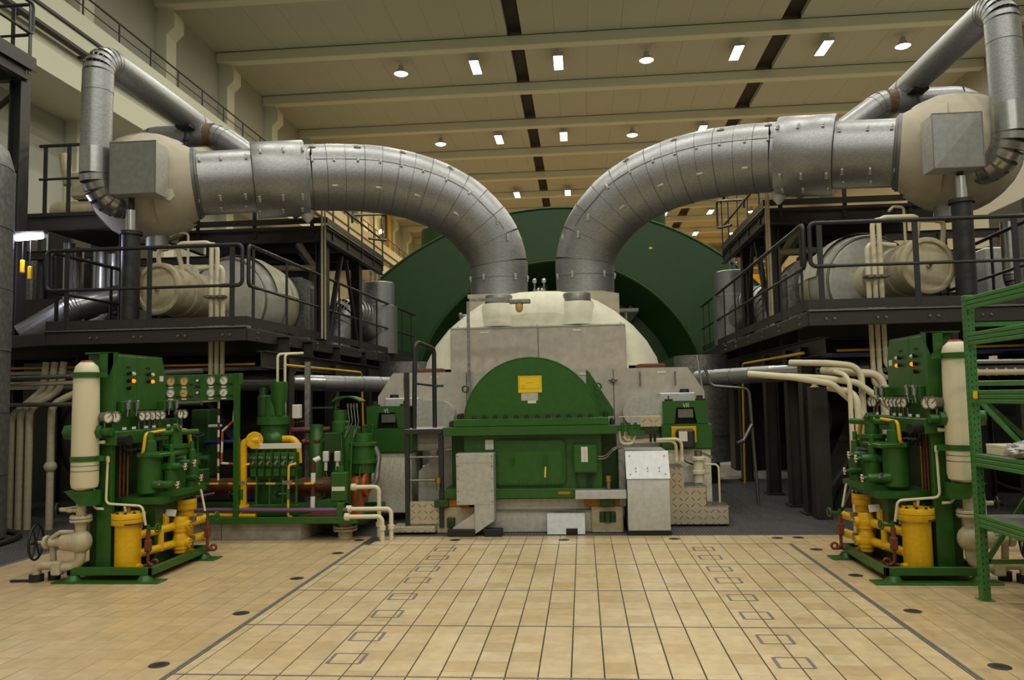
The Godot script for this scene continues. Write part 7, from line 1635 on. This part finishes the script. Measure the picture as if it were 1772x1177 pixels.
	for k in 3:
		st = nw(); var p := c + Vector3(0.28 + 0.09 * k, 1.0, 0.05 - 0.06 * k); cyl(st, p, p + Vector3(0, 0.09, 0), 0.02, -1, 8); cyl(st, p + Vector3(0, 0.09, 0), p + Vector3(0, 0.11, 0), 0.035, -1, 10); obj("stem_valve", st, M.green, o)
	st = nw(); tube(st, bend([c + Vector3(0.5, 0.85, 0.0), c + Vector3(0.56, 0.7, 0.0), c + Vector3(0.54, 0.4, 0.05), c + Vector3(0.45, 0.3, 0.05)], 0.1), 0.035, 10); obj("side_hose", st, M.clad_worn, o)
	for k in 3:
		st = nw(); cyl(st, c + Vector3(0.16 + 0.1 * k, 0.05, 0.3), c + Vector3(0.16 + 0.1 * k, 1.0 - 0.1 * k, 0.3 - 0.1 * k), 0.012, -1, 8); obj("thin_pipe", st, M.green, o)
	st = nw(); span(st, c + Vector3(0.1, 0.2, 0.56), c + Vector3(0.3, 0.55, 0.42), 0.01); cyl(st, c + Vector3(0.2, 0.5, 0.48), c + Vector3(0.2, 0.62, 0.48), 0.05, -1, 12); obj("valve_block", st, M.green, o)
	st = nw(); span(st, c + Vector3(0.12, 0.33, 0.56), c + Vector3(0.28, 0.38, 0.565)); obj("label_strip", st, M.label, o)
	# left small valve group behind the left skid
	o = thing("small_valves", Vector3(-4.85, 0.25, -9.9), "group of small green valves between the left skid and the gauge board leg", "valve")
	st = nw(); span(st, Vector3(-5.05, 0.55, -9.7), Vector3(-4.78, 0.85, -9.9), 0.015); obj("valve_box", st, M.green, o)
	st = nw(); cyl(st, Vector3(-4.9, 0.85, -9.8), Vector3(-4.9, 1.3, -9.8), 0.018, -1, 8); cyl(st, Vector3(-4.9, 0.9, -9.8), Vector3(-4.9, 1.05, -9.8), 0.06, 0.05, 14); cyl(st, Vector3(-5.0, 0.98, -9.8), Vector3(-4.75, 0.98, -9.8), 0.04, -1, 12); obj("stem", st, M.green, o)
	st = nw(); handwheel(st, Vector3(-4.9, 1.28, -9.8), Vector3(0.1, 1, 0.3).normalized(), 0.07, 0.01, 5); obj("handwheel", st, M.rail, o)
	st = nw(); span(st, Vector3(-5.2, 0.7, -10.2), Vector3(-4.95, 1.6, -10.5), 0.02); obj("rear_column", st, M.green_dark, o)
	st = nw(); span(st, Vector3(-4.86, 1.37, -10.0), Vector3(-4.72, 1.4, -10.1)); obj("tag_plate", st, M.label, o)
	# coloured thin pipes
	striped("striped_riser", Vector3(-4.53, 0.7, -9.62), "thin red and white banded upright pipe under the gauge board", [Vector3(-4.53, 1.7, -9.6), Vector3(-4.53, 0.72, -9.6)], 0.014, M.label, M.maroon, 0.09)
	striped("orange_riser", Vector3(-4.4, 1.0, -9.6), "thin orange and white banded pipe with a kink under the gauge board", [Vector3(-4.32, 1.7, -9.6), Vector3(-4.34, 1.45, -9.6), Vector3(-4.48, 1.33, -9.6), Vector3(-4.49, 0.93, -9.6), Vector3(-4.3, 0.92, -9.6)], 0.014, M.orange, M.label, 0.12)
	striped("white_red_pipe", Vector3(-3.31, 0.4, -9.5), "red and white banded pipe with top bend right of the valve bank", [Vector3(-3.24, 0.98, -9.6), Vector3(-3.3, 0.95, -9.55), Vector3(-3.31, 0.38, -9.55), Vector3(-3.36, 0.36, -9.55)], 0.03, M.label, M.maroon, 0.14)
	striped("yellow_green_pipe", Vector3(-4.1, 0.68, -9.55), "thin yellow and green banded level pipe across the front of the valve bank", [Vector3(-5.0, 0.68, -9.6), Vector3(-3.15, 0.68, -9.5)], 0.014, M.green, M.yellow, 0.12)
	for k in 2:
		var x: float = [-4.19, -3.6][k]
		o = thing("yellow_drop", Vector3(x, 0.28, -9.5), "thin yellow drop pipe with small valve at the %s end of the valve bank" % ["left", "right"][k], "pipe")
		st = nw(); tube(st, bend([Vector3(x + 0.07, 0.92, -9.58), Vector3(x, 0.9, -9.52), Vector3(x, 0.29, -9.5), Vector3(x + 0.05, 0.28, -9.5)], 0.04), 0.016, 8); obj("pipe", st, M.yellow, o)
		st = nw(); cyl(st, Vector3(x, 0.5, -9.5), Vector3(x, 0.62, -9.5), 0.024, -1, 8); cyl(st, Vector3(x, 0.56, -9.5), Vector3(x - 0.12, 0.56, -9.5), 0.014, -1, 8); obj("valve", st, M.green, o)
		st = nw(); handwheel(st, Vector3(x - 0.13, 0.56, -9.5), Vector3(1, 0, 0.5).normalized(), 0.035, 0.008, 4); obj("valve_wheel", st, M.black, o)
		st = nw(); box(st, Vector3(x, 0.7, -9.47), Vector3(0.12, 0.045, 0.006)); obj("tag_plate", st, M.clad_worn, o)
	w = one("violet_pipe", Vector3(-3.9, 0.36, -9.47), "violet pipe running level along the front of the drip tray", "pipe")
	st = nw(); tube(st, [Vector3(-5.2, 0.375, -9.5), Vector3(-2.85, 0.365, -9.47)], 0.026, 12); done(w, st, M.violet)
	w = one("violet_branch", Vector3(-4.85, 0.5, -9.5), "violet thin branch pipe left of the yellow standpipe", "pipe")
	st = nw(); tube(st, bend([Vector3(-4.55, 0.57, -9.55), Vector3(-4.83, 0.52, -9.5), Vector3(-4.83, 0.38, -9.5)], 0.05), 0.014, 8); box(st, Vector3(-4.83, 0.42, -9.5), Vector3(0.05, 0.05, 0.05), 0.008); done(w, st, M.violet)
	w = one("low_yellow_pipe", Vector3(-4.6, 0.3, -9.45), "yellow pipe lying in the drip tray under the violet pipe", "pipe")
	st = nw(); tube(st, [Vector3(-5.2, 0.32, -9.5), Vector3(-4.0, 0.3, -9.5)], 0.03, 12); done(w, st, M.yellow)
	for k in 2:
		w = one("dark_red_pipe", Vector3(-3.7, 1.2, -10.2), ["dark red pipe level behind the valve bank", "shorter dark red valve bulb and pipe behind the valve bank"][k], "pipe")
		st = nw()
		if k == 0: tube(st, [Vector3(-3.9, 1.3, -10.1), Vector3(-3.3, 1.31, -10.2)], 0.04, 14); tube(st, bend([Vector3(-3.78, 1.3, -10.05), Vector3(-3.78, 1.4, -10.05), Vector3(-3.6, 1.42, -10.05)], 0.04), 0.012, 8); tube(st, [Vector3(-3.78, 1.3, -10.05), Vector3(-3.79, 1.0, -10.0)], 0.012, 8)
		else: ball(st, Vector3(-3.45, 1.16, -10.12), 0.075, 16); tube(st, [Vector3(-3.65, 1.15, -10.12), Vector3(-3.3, 1.17, -10.15)], 0.035, 12); ball(st, Vector3(-3.62, 1.15, -10.1), 0.045, 12)
		done(w, st, M.maroon)
	w = one("blue_pipe", Vector3(-4.6, 1.15, -10.2), "blue pipe level behind the orange riser", "pipe")
	st = nw(); tube(st, [Vector3(-5.0, 1.16, -10.2), Vector3(-4.3, 1.17, -10.2)], 0.028, 10); done(w, st, M.blue)
	for k in 3:
		w = one("cream_floor_pipe", Vector3(-2.5, 0, -9.5), "%s of three cream pipes leaving the drip tray and turning down to the floor" % ["top, rearmost", "middle, longest", "lowest, front"][k], "pipe")
		st = nw()
		var x0 := -2.85; var y: float = [0.61, 0.37, 0.29][k]; var x1: float = [-2.53, -2.33, -2.42][k]; var z: float = [-9.7, -9.5, -9.42][k]
		tube(st, bend([Vector3(x0, y, z), Vector3(x1, y, z - 0.02), Vector3(x1, 0.0, z - 0.02)], 0.06), 0.027, 12); cyl(st, Vector3(x0 - 0.02, y, z), Vector3(x0 + 0.04, y, z), 0.045, -1, 8); cyl(st, Vector3(x1, 0.13, z - 0.02), Vector3(x1, 0.18, z - 0.02), 0.042, -1, 8); done(w, st, M.cream)
	w = one("green_floor_post", Vector3(-2.9, 0.2, -9.45), "short green post clamping the violet pipe's right end", "post")
	st = nw(); span(st, Vector3(-2.98, 0.2, -9.44), Vector3(-2.9, 0.45, -9.52), 0.005); done(w, st, M.green)
